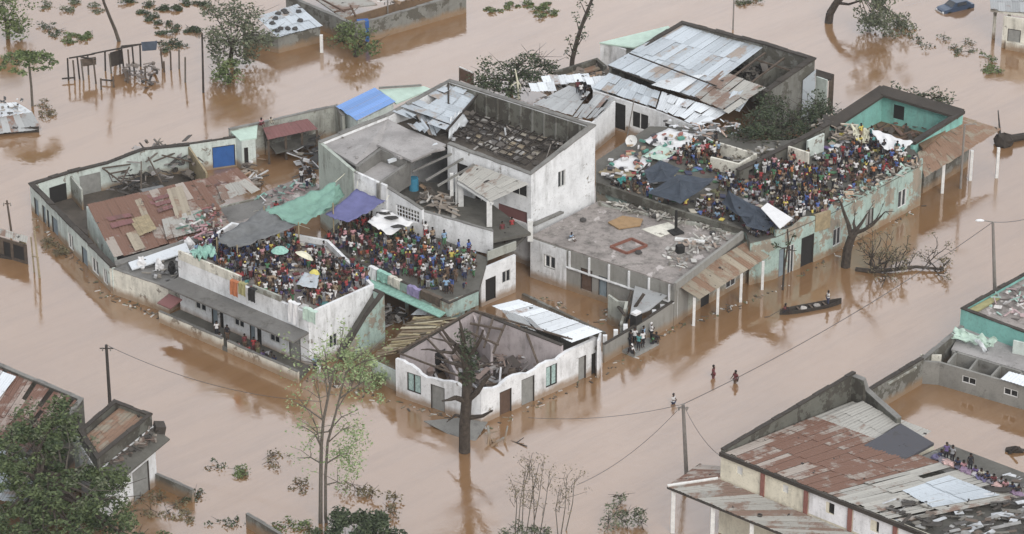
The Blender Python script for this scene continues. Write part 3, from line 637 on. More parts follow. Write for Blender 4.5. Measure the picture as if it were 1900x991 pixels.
sheets(t, (V(488, 238, 3.2), V(571, 221, 3.2), V(590, 240, 2.7), V(497, 260, 2.7)), 'maroon_metal', nu=7, nv=1, jit=.03, tonef=lambda u, v: U(.2, .6))
walls(t, [V(492, 243, 2.8), V(572, 226, 2.8)], 'dark_plaster', .2, inside=P(530, 225, 3))
for x, y in ((498, 262), (530, 254), (560, 247), (588, 242)): post(t, V(x, y, 2.6), 2.6, .12, 'wood')
b = B(); b.slab([V(500, 268, 1.2), V(585, 248, 1.2), V(600, 262, 1.2), V(512, 284, 1.2)], .15); o = b.build('market_table', 'dark_slab'); tag(o, 'long dark table under the maroon roofed shed', 'table')
o = rubble(PP([(455, 290), (485, 300), (490, 340), (470, 355), (440, 340)], .3), .1, 1.5, 40, 'dark junk piled beside the brown flooded courtyard'); tag(o, None, 'rubble')
o = rubble(PP([(545, 290), (600, 268), (590, 320), (560, 330)], .3), .1, 1.8, 50, 'scrap and dark boxes against the scalloped wall of the two-storey house', pal=[(.05, .05, .05), (.12, .11, .1), (.5, .5, .5), (.2, .18, .15)]); tag(o, None, 'rubble')
t = thing('yard_platform', 'pale concrete platform behind the green tarpaulin', 'platform', V(510, 380, 0))
b = B(); b.slab([V(478, 362, 2.4), V(555, 330, 2.4), V(600, 345, 2.4), V(500, 398, 2.4), V(440, 420, 2.4), V(425, 405, 2.4)], 3.2); b.build('slab', 'roof_slab', t)
# ================= F: middle flat-roofed house =================
ZM = 4.3
t = thing('flat_roofed_house', 'low house with littered pinkish flat roof and peeling front wall in mid block', 'building', V(1180, 470, 0)); HM = t
m0, m1, m2, m3 = V(984, 440, ZM), V(1252, 530, ZM), V(1382, 432, ZM), V(1112, 374, ZM)
walls(t, [m0, V(1052, 463, ZM), m1, m2, m3], 'peeled_plaster', .3, closed=True, inside=P(1180, 450, ZM),
      op={0: [(.38, .68, 1.7, 3.0, 'window', 'glass')], 1: [(.13, .24, .6, 2.9, 'door', 'brown_door'), (.30, .38, .6, 2.7, 'door', 'bluegrey_door')]})
b = B(); q = offset_line([m0, m1, m2, m3], .02, True, 1)
for p in q: p.z = ZM+.12
b.slab(q, .12-.004); b.build('roof_slab', 'roof_slab', t)
# upper peeled frieze panels with ribs
d = (m1-V(1052, 463, ZM)).normalized(); nn = Vector((d.y, -d.x, 0)); A0 = V(1052, 463, ZM)
for k in range(6):
    p = A0.lerp(m1, .03+.185*k); b = B(); b.box(p+nn*.08+Vector((0, 0, -1.0)), (.16, .16, 1.9), math.atan2(d.y, d.x)); b.build('pilaster', 'white_plaster', t)
p, q2 = A0+Vector((0, 0, -1.75)), m1+Vector((0, 0, -1.75)); b = B(); b.hexa([v+Vector((0, 0, -.1)) for v in (p+nn*.003, p+nn*.22, q2+nn*.22, q2+nn*.003)]+[v for v in (p+nn*.003, p+nn*.22, q2+nn*.22, q2+nn*.003)]); b.build('string_course', 'white_plaster', t)
walls(t, [V(1255, 526, 5.2), V(1380, 430, 5.2)], 'peeled_plaster', .3, inside=P(1200, 450, 5), zb=ZM+.125, name='parapet')
walls(t, [V(1112, 372, 4.85), V(1380, 430, 4.85)], 'grey_plaster', .25, inside=P(1200, 450, 5), zb=ZM+.125, name='rear_parapet', broken=.5, step=.9)
nn0 = (V(1052, 463, ZM)-m0).normalized(); nn0 = Vector((nn0.y, -nn0.x, 0))*.05; b = B()
for fa_, fb_, za_, zc_ in ((.01, .37, -.5, 4.2), (.69, .99, -.5, 4.2), (.372, .688, -.5, 1.65), (.372, .688, 3.05, 4.2)):
    p_, q_ = m0.lerp(V(1052, 463, ZM), fa_), m0.lerp(V(1052, 463, ZM), fb_)
    b.hexa([Vector((v.x, v.y, za_)) for v in (p_+nn0*.05, p_+nn0, q_+nn0, q_+nn0*.05)]+[Vector((v.x, v.y, zc_)) for v in (p_+nn0*.05, p_+nn0, q_+nn0, q_+nn0*.05)])
b.build('white_panel', 'white_plaster', t)
# roof clutter
def top(o, l, c, g=None): return tag(o, l, c, g)
b = B()
rr = [V(1133, 458, ZM+.2), V(1172, 443, ZM+.2), V(1200, 456, ZM+.2), V(1163, 470, ZM+.2)]
for i in range(4):
    a_, c_ = rr[i], rr[(i+1) % 4]; b.tube(a_, c_, .16, n=4)
top(b.build('window_frame', 'rust_frame'), 'rust red empty square frame lying on the flat roof', 'frame')
b = B(); b.slab([V(1128, 412, ZM+.3), V(1155, 400, ZM+.3), V(1193, 406, ZM+.3), V(1188, 418, ZM+.3), V(1148, 424, ZM+.3)], .12); top(b.build('board', 'tan_board'), 'orange brown board lying at the back of the flat roof', 'board')
b = B(); b.box(V(1180, 385, ZM+.4)+Vector((0, 0, 0)), (.01, .01, .01)); 
b = B(); p = V(1254, 432, ZM+.12); b.tube(p, p+Vector((0, 0, 2.4)), .16, .13); b.box(p+Vector((0, 0, .1)), (1.2, 1.2, .14), .5); top(b.build('vent_post', 'dark_hole'), 'dark upright post on a flat base on the flat roof', 'post')
b = B(); b.box(V(1280, 446, ZM+.25), (2.9, .45, .2), -.25); top(b.build('beam', 'white_paint'), 'white beam lying flat near the right end of the flat roof', 'beam')
b = B(); b.slab([V(1190, 425, ZM+.17), V(1240, 412, ZM+.17), V(1262, 425, ZM+.17), V(1225, 440, ZM+.17)], .04); top(b.build('plaster_sheet', 'cream_plaster'), 'cream sheet lying beside the dark post on the flat roof', 'sheet')
b = B(); b.box(V(1262, 462, ZM+.5), (.7, .6, .8), .4); top(b.build('crate', 'dark_hole'), 'dark crate behind the parapet of the flat roof', 'crate')
for k, (x, y) in enumerate(((1082, 408), (1215, 401), (1185, 468), (1322, 432))):
    b = B(); b.blob(V(x, y, ZM+.3), (.35, .3, .22), jit=.15, col=(.05, .05, .05)); top(b.build('bundle', 'mixed'), ['small dark bundle on the left half of the flat roof', 'small dark bundle by the rear edge of the flat roof', 'small dark bundle beside the rust red frame', 'small dark bundle near the porch corner of the flat roof'][k], 'bundle', 'dark bundles on the flat roof')
o = rubble([V(x, y, ZM) for x, y in ((1225, 465), (1290, 445), (1345, 435), (1370, 438), (1262, 505), (1240, 500))], ZM+.15, ZM+.4, 90, 'pale plaster rubble along the right parapet of the flat roof', pal=[(.5, .49, .46), (.36, .35, .32), (.2, .19, .17), (.3, .24, .2)], big=.55); tag(o, None, 'rubble')
o = rubble([V(x, y, ZM) for x, y in ((1120, 378), (1370, 430), (1330, 432), (1150, 395))], ZM+.15, ZM+.55, 150, 'broken grey masonry along the rear edge of the flat roof', pal=[(.35, .34, .31), (.22, .21, .18), (.42, .40, .36), (.1, .09, .08)], big=.6); tag(o, None, 'rubble')
# rusty porch
t = thing('street_porch', 'rust striped porch roof on thin white posts over the flooded street', 'porch', V(1330, 530, 0))
sheets(t, (V(1252, 527, 4.0), V(1388, 447, 4.0), V(1428, 476, 3.0), V(1298, 556, 3.0)), 'brown_metal', nu=13, nv=1, jit=.03, tonef=lambda u, v: U(0, 1))
for x, y in ((1287, 604), (1331, 583), (1374, 560), (1414, 537)): post(t, P(x, y, 0), 3.0, .13, 'white_paint')
b = B(); b.tube(V(1296, 553, 2.9), V(1426, 474, 2.9), .1, n=4); b.build('beam', 'wood', t)
walls(t, [V(1262, 528, 3.8), V(1392, 455, 3.8)], 'grey_plaster', .15, inside=P(1300, 440, 4), name='back_wall', op={0: [(.3, .42, -.5, 2.4, 'door', 'dark_hole'), (.66, .8, .5, 2.4, 'window', 'glass')]})
# street fence wall with pale piers
t = thing('pier_fence', 'pale pier and panel wall along the street beneath the flat roofed house', 'fence', V(1180, 620, 0))
walls(t, [V(1122, 640, 1.9), V(1160, 618, 1.9), V(1205, 590, 2.3), V(1250, 560, 2.6)], 'peeled_plaster', .22, inside=P(1150, 560), cap='cap', capw=.04, caph=.08)
for x, y in ((1122, 665), (1142, 655), (1160, 645), (1213, 618), (1228, 608), (1241, 600)): post(t, P(x, y, 0)+Vector((0, .1, 0)), 2.35, .2, 'white_plaster', 'pier')
post(t, P(1250, 598, 0), 3.9, .32, 'white_plaster', 'pier')
t = thing('courtyard_wall', 'low dark wall between the corner house and the flooded courtyard', 'wall', V(1050, 590, 0))
walls(t, [V(968, 545, 1.0), V(1120, 618, 1.0)], 'dark_plaster', .3, inside=P(1060, 560))
t = thing('side_gate_wall', 'grey broken side wall with blue grey sheet roof at the street end of the courtyard', 'wall', V(1170, 580, 0))
walls(t, [V(1128, 545, 3.2), V(1160, 560, 3.0), V(1150, 600, 2.0)], 'grey_plaster', .25, inside=P(1190, 560, 2), broken=.5)
b = B(); b.slab([V(1178, 530, 3.1), V(1238, 548, 3.1), V(1205, 575, 2.5), V(1168, 590, 2.3)], .08); b.build('sheet_roof', 'grey_metal', t)
b = B()
for a_, c_ in (((1150, 605), (1172, 540)), ((1158, 600), (1195, 545)), ((1140, 560), (1160, 585))): b.tube(V(*a_, 1.2), V(*c_, 3.6), .16, n=5)
b.build('broken_post', 'bark', t)

# ================= G: right green terrace block =================
ZN = 4.5
t = thing('green_terrace_block', 'long sea green block, flat roof crowded with people, along the street on the right', 'building', V(1500, 400, 0)); HN = t
n0, n1, n2, n3 = V(1392, 452, ZN), V(1440, 441, ZN), V(1545, 396, ZN), V(1712, 306, ZN)
fo = {1: FX(1440, 1545, (1447, 1458, -.5, 3.0, 'door', 'bluegrey_door'), (1463, 1475, -.5, 3.0, 'window', 'glass'), (1488, 1512, -.5, 3.2, 'door', 'dark_hole')), 2: FX(1545, 1712, (1548, 1562, .7, 2.6, 'window', 'glass'), (1608, 1622, .9, 2.7, 'window', 'grey_door'), (1668, 1684, 1.0, 2.9, 'window', 'glass'))}
ring = [n0, n1, n2, n3, V(1690, 268, ZN), V(1560, 238, ZN), V(1462, 262, ZN), V(1405, 262, ZN), V(1290, 238, ZN), V(1205, 236, ZN), V(1106, 300, ZN), V(1106, 352, ZN), V(1262, 402, ZN), V(1383, 432, ZN)]
walls(t, ring, 'teal_plaster', .3, closed=True, inside=P(1450, 330, ZN), op=fo)
b = B(); q = offset_line(ring, .02, True, 1)
q = [Vector((p.x, p.y, ZN+.1)) for p in ring]; b.slab(q, .097); b.build('roof_slab', 'dark_slab', t)
for seg, br in (((n1+Vector((0, 0, .9)), n2+Vector((0, 0, .9))), .7), ((n2+Vector((0, 0, .8)), n3+Vector((0, 0, .7))), .9)):
    walls(t, list(seg), 'teal_plaster', .25, inside=P(1450, 330, ZN), zb=ZN+.105, broken=br, name='parapet', step=.6)
walls(t, [V(1106, 338, 5.6), V(1262, 392, 5.5), V(1375, 425, 5.2)], 'mossy_wall', .35, inside=P(1300, 330, ZN), zb=ZN+.105, name='left_parapet')
for x, y in ((1663, 352), (1604, 372), (1545, 415)):      # little sun hoods over the windows
    a_, c_ = V(x-2, y-14, 3.25), V(x+22, y-26, 3.25); d_ = (c_-a_).normalized(); k_ = Vector((d_.y, -d_.x, 0))*.7; b = B(); b.slab([a_, a_+k_, c_+k_, c_], .12); b.build('window_hood', 'dark_plaster', t)
b = B(); b.box(V(1525, 410, 4.2), (1.9, .35, 1.8), .6, 0, .0); b.build('broken_panel', 'pale_wood', t)
# inner roof rooms on the rear half
t = thing('roof_room', 'small cream walled roofless room on the rear of the crowded right roof', 'room', V(1350, 290, ZN))
walls(t, [V(1318, 292, 5.9), V(1372, 305, 5.9), V(1405, 285, 5.9), V(1330, 262, 6.0)], 'cream_plaster', .25, closed=False, inside=P(1355, 285, 5.5), zb=ZN+.11)
t = thing('roof_room', 'cream walled broken room next to the green doorway on the crowded right roof', 'room', V(1480, 275, ZN))
walls(t, [V(1462, 272, 6.3), V(1500, 284, 6.2)], 'cream_plaster', .25, inside=P(1490, 250, 5.5), zb=ZN+.11)
walls(t, [V(1500, 262, 6.4), V(1530, 248, 6.6)], 'palegreen_plaster', .25, inside=P(1490, 240, 5.5), zb=ZN+.11)
t = thing('narrow_dark_building', 'dark mossy walled narrow range between the crowded right roof and the overgrown heap', 'building', V(1420, 320, 0))
walls(t, [V(1372, 318, 6.0), V(1460, 275, 6.0), V(1540, 232, 6.2), V(1535, 215, 6.2)], 'mossy_wall', .4, inside=P(1430, 270, 6), zb=1, cap='cap', capw=.1, caph=.15, op={0: [(.2, .35, 4.5, 5.6, 'gap')]})
b = B(); b.slab([V(1345, 300, 4.9), V(1375, 322, 4.9), V(1460, 280, 5.2), V(1440, 262, 5.2)], .2); b.build('roof', 'dark_slab', t)

# turquoise roofless room
t = thing('turquoise_room_house', 'roofless house with bright turquoise inner walls and thick dark coping at the right end', 'building', V(1660, 240, 0))
u0, u1, u2, u3 = V(1535, 232, 5.4), V(1636, 165, 6.4), V(1787, 210, 6.0), V(1695, 268, 5.2)
walls(t, [u0, u1, u2, u3], 'aqua_plaster', .35, inside=P(1660, 225, 5), zb=0, op={1: [(.16, .30, 3.6, 5.2, 'window', 'dark_hole')]})
b = B()
for p, q, w0 in ((u0, u1, 1.0), (u1, u2, 1.25), (u2, u3, .7)):
    d_ = flat(q-p).normalized(); n_ = Vector((-d_.y, d_.x, 0)); sgn = 1 if (flat(P(1660, 225, 5))-flat(p)).dot(n_) > 0 else -1; n_ *= sgn
    i_, o_ = n_*w0, -n_*.25
    b.hexa([p+o_+Vector((0, 0, .004)), q+o_+Vector((0, 0, .004)), q+i_+Vector((0, 0, -.25)), p+i_+Vector((0, 0, -.25)), p+o_+Vector((0, 0, .35)), q+o_+Vector((0, 0, .35)), q+i_+Vector((0, 0, .02)), p+i_+Vector((0, 0, .02))])
b.build('dark_coping', 'cap', t)
b = B(); b.slab([V(1580, 250, 2.9), V(1640, 195, 2.9), V(1775, 228, 2.9), V(1700, 282, 2.9)], .3); b.build('floor', 'mud_floor', t)
b = B(); b.slab([V(1700, 262, 5.0), V(1755, 224, 5.0), V(1775, 226, 5.0), V(1712, 275, 5.0)], .3); b.build('inner_roof', 'mud_floor', t)
o = tarp('white_tarpaulin', [V(1614, 238, 6.2), V(1694, 264, 6.2), V(1672, 280, 5.7), V(1640, 276, 5.7)], 'white_sheet', .15, wr=.1, seed=2); tag(o, 'white tarpaulin stretched beside the turquoise room', 'tarpaulin')
o = tarp('cream_cloth', [V(1578, 232, 5.6), V(1612, 238, 5.6), V(1622, 268, 4.9), V(1588, 258, 5.2)], 'umbrella_cream', .3, wr=.3, seed=6); tag(o, 'creased cream cloth hanging left of the white tarpaulin', 'cloth')
o = rubble([V(x, y, 5) for x, y in ((1505, 232), (1545, 215), (1585, 232), (1590, 262), (1540, 262))], 4.7, 5.6, 90, 'broken tiles and timber at the rear corner of the crowded right roof', pal=[(.16, .14, .12), (.30, .25, .2), (.08, .07, .06), (.4, .36, .3)], big=.8); tag(o, None, 'rubble')
o = rubble([V(x, y, 3) for x, y in ((1640, 215), (1765, 232), (1705, 278), (1610, 245))], 3.0, 3.5, 60, 'fallen tiles on the floor of the turquoise room', pal=[(.14, .09, .07), (.2, .13, .1), (.07, .06, .05)], big=.8); tag(o, None, 'rubble')
# brown porch on the right end
t = thing('brown_verandah', 'sagging brown sheet verandah roof on thin posts at the block\'s far right end', 'porch', V(1790, 300, 0))
def tf2(u, v): return U(0, .35)
sheets(t, (V(1702, 285, 4.4), V(1789, 219, 4.9), V(1858, 240, 3.6), V(1716, 330, 3.3)), 'brown_metal', nu=14, nv=3, jit=.08, tonef=tf2, sk=.1)
for x, y in ((1748, 358), (1800, 335), (1849, 330)): post(t, P(x, y, 0), 3.4, .15, 'white_paint')
walls(t, [V(1716, 300, 3.6), V(1800, 250, 3.6)], 'dark_plaster', .2, inside=P(1730, 250, 3), name='back_wall')
t = thing('tall_post', 'tall thin pale post with a short cross arm through the brown verandah roof', 'pole', P(1780, 350, 0))
pp = HT(1782, 231, 350); b = B(); b.tube((pp.x, pp.y, -1), pp, .13, .1); b.tube(pp, pp+Vector((1.2, 0, .05)), .06, n=4); b.build('shaft', 'pole_grey', t)

# ================= H: warehouse with silver roof =================
t = thing('silver_roof_warehouse', 'large rear building with patched silver corrugated roof and a dark roofless end', 'building', V(1290, 170, 0))
ZU0, ZU1 = 5.0, 6.4
Ua, Ub, Uc, Ud = V(1128, 121, ZU0), V(1267, 41, ZU1), V(1420, 86, ZU1), V(1343, 134, 5.7)
def sm(u, v): return min(1, max(0, random.gauss(.55, .25)))
w0, w1, w2, w3, w4 = V(1130, 124, 4.8), V(1265, 41, 6.5), V(1425, 82, 6.8), V(1512, 110, 6.8), V(1421, 172, 5.4)
walls(t, [w0, w1, w2, w3, w4], 'dark_plaster', .4, inside=P(1340, 130, 5), cap='cap', capw=.12, caph=.16)
sheets(t, (Ub, V(1345, 64, 6.3), V(1215, 150, 5.0), Ua), 'silver_metal', name='upper_roof', nu=7, nv=3, jit=.04, tonef=sm)
sheets(t, (V(1346, 64, 6.3), Uc, V(1292, 182, 5.0), V(1216, 150, 5.0)), 'silver_metal', name='upper_roof', nu=7, nv=3, jit=.06, tonef=sm, hole=lambda u, v: False)
sheets(t, (V(1340, 133, 5.6), V(1421, 164, 5.5), V(1352, 210, 5.0), V(1288, 180, 5.05)), 'porch_metal', name='upper_roof', nu=6, nv=2, jit=.15, tilt=.08, tonef=sm)
sheets(t, (V(1225, 150, 5.2), V(1308, 138, 5.5), V(1260, 172, 5.1), V(1208, 158, 5.15)), 'white_metal', name='roof_patch', nu=3, nv=1, jit=.05, tonef=sm)
sheets(t, (V(1130, 136, 4.5), V(1225, 172, 4.5), V(1216, 200, 3.9), V(1100, 162, 3.9)), 'silver_metal', name='lower_roof', nu=8, nv=2, jit=.1, tilt=.05, tonef=sm)
sheets(t, (V(1228, 172, 4.6), V(1352, 208, 4.7), V(1302, 236, 3.9), V(1218, 201, 3.9)), 'white_metal', name='lower_roof', nu=8, nv=2, jit=.22, tilt=.15, tonef=lambda u, v: U(.2, 1), sk=.1)
sheets(t, (V(1350, 172, 5.4), V(1400, 168, 5.4), V(1372, 206, 4.6), V(1330, 200, 4.7)), 'silver_metal', name='loose_sheet', nu=5, nv=1, jit=.3, tilt=.2, tonef=lambda u, v: U(0, 1), sk=.5)
bars(t, [(V(1168, 99, 5.95), V(1330, 160, 5.7)), (V(1128, 122, 5.05), V(1292, 184, 5.05))], .09, 'dark_wood', 'ridge_strip')
b = B(); b.slab([V(1345, 140, 3.0), V(1425, 95, 3.0), V(1500, 120, 3.0), V(1420, 175, 3.0)], .3); b.build('inner_floor', 'dark_slab', t)
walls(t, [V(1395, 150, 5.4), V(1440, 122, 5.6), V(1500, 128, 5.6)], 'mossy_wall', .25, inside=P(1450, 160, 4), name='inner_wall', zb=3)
bars(t, [(V(1420, 98, 6.5), V(1350, 150, 5.4)), (V(1455, 108, 6.4), V(1385, 160, 5.3)), (V(1400, 110, 6.0), V(1480, 135, 5.9))], .12, 'wood')
o = rubble([V(x, y, 3) for x, y in ((1365, 145), (1425, 105), (1490, 125), (1420, 170))], 3.1, 4.6, 110, 'dark collapsed timber inside the roofless end of the silver roofed warehouse', pal=[(.08, .075, .07), (.15, .14, .12), (.04, .04, .04), (.22, .2, .18)]); tag(o, None, 'rubble')
# long mottled side wall
walls(t, [V(1421, 168, 5.3), V(1512, 113, 6.3)], 'grey_plaster', .12, inside=P(1440, 100, 5), name='side_wall', op={0: [(.66, .86, .5, 5.3, 'panel', 'silver_metal')]})
walls(t, [V(1486, 146, 5.0)+Vector((.2, -.5, 0)), V(1510, 126, 5.9)+Vector((.2, -.5, 0))], 'silver_metal', .06, inside=P(1440, 100, 5), name='silver_panel')
walls(t, [V(1100, 168, 3.7), V(1218, 206, 3.7), V(1300, 240, 3.7)], 'white_plaster', .25, inside=P(1230, 140, 4), name='front_wall', op={0: [(.06, .28, .2, 3.2, 'door', 'dark_hole'), (.32, .52, .2, 3.2, 'door', 'dark_hole'), (.62, .88, 1.0, 2.9, 'window', 'dark_hole')], 1: [(.2, .4, .2, 2.8, 'door', 'dark_hole')]})  # dark panels paint the shade inside the open front
t = thing('warehouse_annex', 'small dark roofed annex on posts at the right end of the silver roofed warehouse', 'annex', V(1530, 170, 0))
b = B(); b.slab([V(1514, 128, 4.6), V(1548, 138, 4.6), V(1542, 148, 4.2), V(1510, 140, 4.2)], .2); b.build('roof', 'cap', t)
walls(t, [V(1514, 142, 4.2), V(1534, 149, 4.2)], 'palegreen_plaster', .2, inside=P(1520, 130, 4)); post(t, V(1541, 150, 4.1), 4.1, .15, 'wood'); post(t, V(1545, 142, 4.1), 4.1, .15, 'wood')
t = thing('grey_shed', 'small grey shed with pale sheet roof behind the silver roofed warehouse', 'shed', V(1150, 95, 0))
b = B(); b.slab([V(1112, 79, 3.6), V(1240, 48, 3.9), V(1250, 60, 3.7), V(1176, 88, 3.6)], .15); b.build('roof', 'mint_sheet', t)
walls(t, [V(1160, 92, 3.4), V(1131, 83, 3.4), V(1114, 82, 3.4)], 'white_plaster', .2, inside=P(1160, 70, 3.5)); walls(t, [V(1132, 86, 3.2), V(1185, 92, 3.2)], 'grey_door', .2, inside=P(1160, 70, 3.5), name='side_wall')
# ---- small houses between
t = thing('dark_block_wall', 'dark brown roofless wall left of the silver roofed warehouse', 'wall', V(1080, 130, 0))
walls(t, [V(1028, 132, 3.8), V(1108, 107, 3.8), V(1126, 122, 3.8)], 'mossy_wall', .35, inside=P(1090, 130, 3)); b = B(); b.slab([V(1030, 136, 3.2), V(1106, 112, 3.2), V(1124, 124, 3.2), V(1050, 142, 3.2)], .2); b.build('roof', 'brown_metal', t)
t = thing('grey_sheet_roof_house', 'small house with dull grey sheet roof behind the two-storey house', 'house', V(1060, 200, 0))
sheets(t, (V(1055, 160, 4.4), V(1095, 172, 4.4), V(1062, 215, 3.8), V(990, 193, 3.8)), 'grey_metal', nu=7, nv=2, jit=.05, tonef=lambda u, v: U(.5, 1))
sheets(t, (V(1096, 172, 4.4), V(1140, 184, 4.3), V(1105, 222, 3.7), V(1063, 215, 3.8)), 'grey_metal', name='loose_roof', nu=5, nv=2, jit=.25, tilt=.2, sk=.3, miss=.1)
walls(t, [V(988, 195, 3.6), V(1062, 219, 3.6), V(1100, 228, 3.5), V(1142, 188, 3.9)], 'white_plaster', .2, inside=P(1070, 185, 3.5))
for k, (x, y, rz) in enumerate(((1028, 150, .2), (1005, 163, .5), (1070, 148, .3), (1120, 165, .6), (1108, 152, .6))):
    b = B(); p = V(x, y, 3.6)
    sheets(None, (p+Vector((-1.4, .9, .1)), p+Vector((1.3, 1.2, .2)), p+Vector((1.6, -.6, -.1)), p+Vector((-1.1, -.9, 0))), 'white_metal', name='loose_sheet', nu=3, nv=1, jit=.1, tilt=.1)
    o = list(COL.objects)[-1]; o['label'] = ['white sheet lying furthest back left of the grey roofed small house', 'white rounded sheet lowest left by the overgrown yard', 'small white sheet in the middle behind the grey roof', 'white sheet leaning beside the silver roofed warehouse', 'narrow white sheet nearest the dark brown wall'][k]; o['category'] = 'metal sheet'; o['group'] = 'loose white sheets in the rear yards'
o = rubble(PP([(1000, 165), (1120, 128), (1140, 160), (1040, 165), (1010, 180)], 2.5), 1.5, 3.4, 120, 'jumble of tin and timber between the rear yards'); tag(o, None, 'rubble')
t = thing('arcade_wall', 'white verandah columns around the small brown flooded yard behind the two-storey house', 'veranda', V(1140, 240, 0))
for x, y in ((1106, 262), (1130, 248), (1158, 236), (1200, 252)): post(t, P(x, y, 0), 3.6, .2, 'white_plaster')
b = B(); p = HT(1175, 185, 272); b.tube((p.x-1.0, p.y, -1), p, .07, .05); o = b.build('thin_pole', 'pole_grey'); tag(o, 'thin pale pole standing in the small brown yard next to the satellite dish', 'pole')
t = thing('satellite_dish', 'white round satellite dish at the left edge of the crowded right roof', 'dish', V(1172, 262, 4.6))
b = B(); n_ = 16; ctr = V(1172, 262, 5.3); ax = Vector((-.3, -.8, .6)).normalized(); e1 = ax.orthogonal().normalized(); e2 = ax.cross(e1)
for k in range(n_):
    a1, a2 = 2*math.pi*k/n_, 2*math.pi*(k+1)/n_
    for r0, r1, h0, h1 in ((0, .32, 0, .04), (.32, .62, .04, .16)):
        f_ = lambda a, r, h: ctr+(e1*math.cos(a)+e2*math.sin(a))*r+ax*h
        b.face([f_(a1, r0, h0), f_(a2, r0, h0), f_(a2, r1, h1), f_(a1, r1, h1)] if r0 else [f_(0, 0, 0), f_(a1, r1, h1), f_(a2, r1, h1)])
b.build('bowl', 'white_paint', t); b = B(); b.tube(ctr-Vector((0, 0, .75)), ctr, .06); b.tube(ctr, ctr+ax*.7, .03, n=4); b.build('mount', 'pole_grey', t)

# ================= I: corner house (roofless) =================
t = thing('corner_house', 'roofless white corner house with ragged walls, pink inside and a dead tree in front', 'building', V(900, 700, 0)); HI = t
k0, k1, k2 = HT(735, 655, 735), HT(893, 728, 790), HT(1112, 622, 690)
k0.z, k1.z, k2.z = 3.9, 3.6, 3.6
kb = V(878, 575, 5.0); kr = V(1060, 632, 4.0)
lop = FX(735, 893, (756, 782, 1.0, 2.9, 'window', 'aqua_door'), (800, 826, -.6, 2.5, 'door', 'grey_door'))
rop = FX(893, 1112, (926, 948, -.6, 2.4, 'door', 'brown_door'), (966, 990, -.5, 2.7, 'door', 'grey_door'), (1011, 1032, .8, 2.9, 'window', 'aqua_door'))
walls(t, [k0, k1], 'white_plaster', .35, inside=P(900, 660, 2), op={0: lop}, broken=.75, name='front_wall', step=.8)
walls(t, [k1+Vector((.02, .25, 0)), k1.lerp(k2, .72)], 'white_plaster', .35, inside=P(900, 660, 2), op={0: [(a/.72, b_/.72, c_, d_, e_, f_) for a, b_, c_, d_, e_, f_ in rop]}, broken=.5, name='street_wall', step=.8)
walls(t, [k1.lerp(k2, .72), k2, V(1060, 600, 3.6)], 'white_plaster', .35, inside=P(900, 640, 2), name='street_wall', op={0: [(.35, .6, -.5, 2.4, 'door', 'grey_door'), (.75, .9, -.5, 2.2, 'door', 'dark_hole')]})
walls(t, [V(742, 655, 4.1), kb, V(1045, 640, 4.2)], 'pink_plaster', .3, inside=P(895, 680, 3), name='inner_wall', cap='cap', capw=.05, caph=.12, op={0: [(.45, .6, 0, 2.6, 'door', 'dark_hole')]})
walls(t, [V(882, 580, 4.9), V(915, 640, 3.6)], 'pink_plaster', .25, inside=P(860, 640, 3), name='cross_wall', broken=.8)
walls(t, [V(815, 610, 3.3), V(850, 690, 2.6)], 'pink_plaster', .25, inside=P(800, 640, 3), name='cross_wall', broken=1.2)
b = B(); b.slab([V(745, 700, .3), V(890, 760, .3), V(1085, 665, .3), V(900, 600, .3)], .6); b.build('floor', 'mud_floor', t)
bars(t, [(V(742, 652, 4.3), V(878, 575, 5.2)), (V(740, 655, 4.2), V(858, 700, 4.0)), (V(878, 575, 5.2), V(1062, 630, 4.2)), (V(830, 668, 4.0), V(790, 625, 4.5)), (V(860, 672, 3.9), V(812, 612, 4.6))], .1, 'wood')
bars(t, [(V(872, 600, 4.9), V(935, 612, 4.6)), (V(866, 615, 4.4), V(925, 640, 4.3)), (V(893, 580, 5.0), V(880, 640, 3.8)), (V(915, 590, 4.9), V(898, 645, 3.8)), (V(938, 600, 4.7), V(915, 655, 3.8)), (V(975, 612, 4.6), V(1000, 680, 2.5))], .12, 'wood')
# front-left leaning roof of pale timber
t = thing('thatch_roof', 'collapsed tan batten roof left of the roofless corner house', 'roof', V(760, 620, 0))
b = B(); sr = random.Random(5)
for k in range(60):
    u = k/59; a_ = V(lerp(765, 700, u), lerp(590, 660, u), lerp(2.9, 2.3, u)); c_ = V(lerp(848, 742, u), lerp(590, 652, u), lerp(3.6, 3.8, u))
    j = Vector((sr.uniform(-.4, .4), sr.uniform(-.4, .4), sr.uniform(-.1, .15))); b.box((a_+c_)/2+j, ((c_-a_).length*sr.uniform(.6, 1.0), sr.uniform(.15, .35), .06), math.atan2((c_-a_).y, (c_-a_).x)+sr.uniform(-.3, .3), 0, -math.atan2(c_.z-a_.z, flat(c_-a_).length), col=sr.choice([(.36, .30, .18), (.30, .24, .14), (.22, .17, .11), (.45, .40, .28), (.12, .10, .07)]))
b.build('battens', 'mixed', t)
b = B(); b.slab([V(765, 592, 2.6), V(852, 592, 3.3), V(742, 655, 3.5), V(700, 662, 2.1)], .1); b.build('underlay', 'mud_floor', t)
for x, y in ((705, 668), (765, 600)): post(t, V(x, y, 2.2), 2.2, .1, 'wood')
walls(t, [V(690, 668, 2.0), V(735, 690, 2.0)], 'palegreen_plaster', .2, inside=P(760, 640, 2))
t = thing('silver_roof_wing', 'bright silver sheet roof on the back wing of the corner house', 'roof', V(1010, 600, 0))
sheets(t, (V(905, 566, 4.6), V(962, 556, 4.7), V(1116, 614, 4.2), V(1060, 640, 4.1)) if False else (V(962, 556, 4.7), V(1118, 616, 4.3), V(1062, 636, 4.1), V(912, 568, 4.6)), 'white_metal', nu=11, nv=1, jit=.06, tonef=lambda u, v: U(.3, 1))
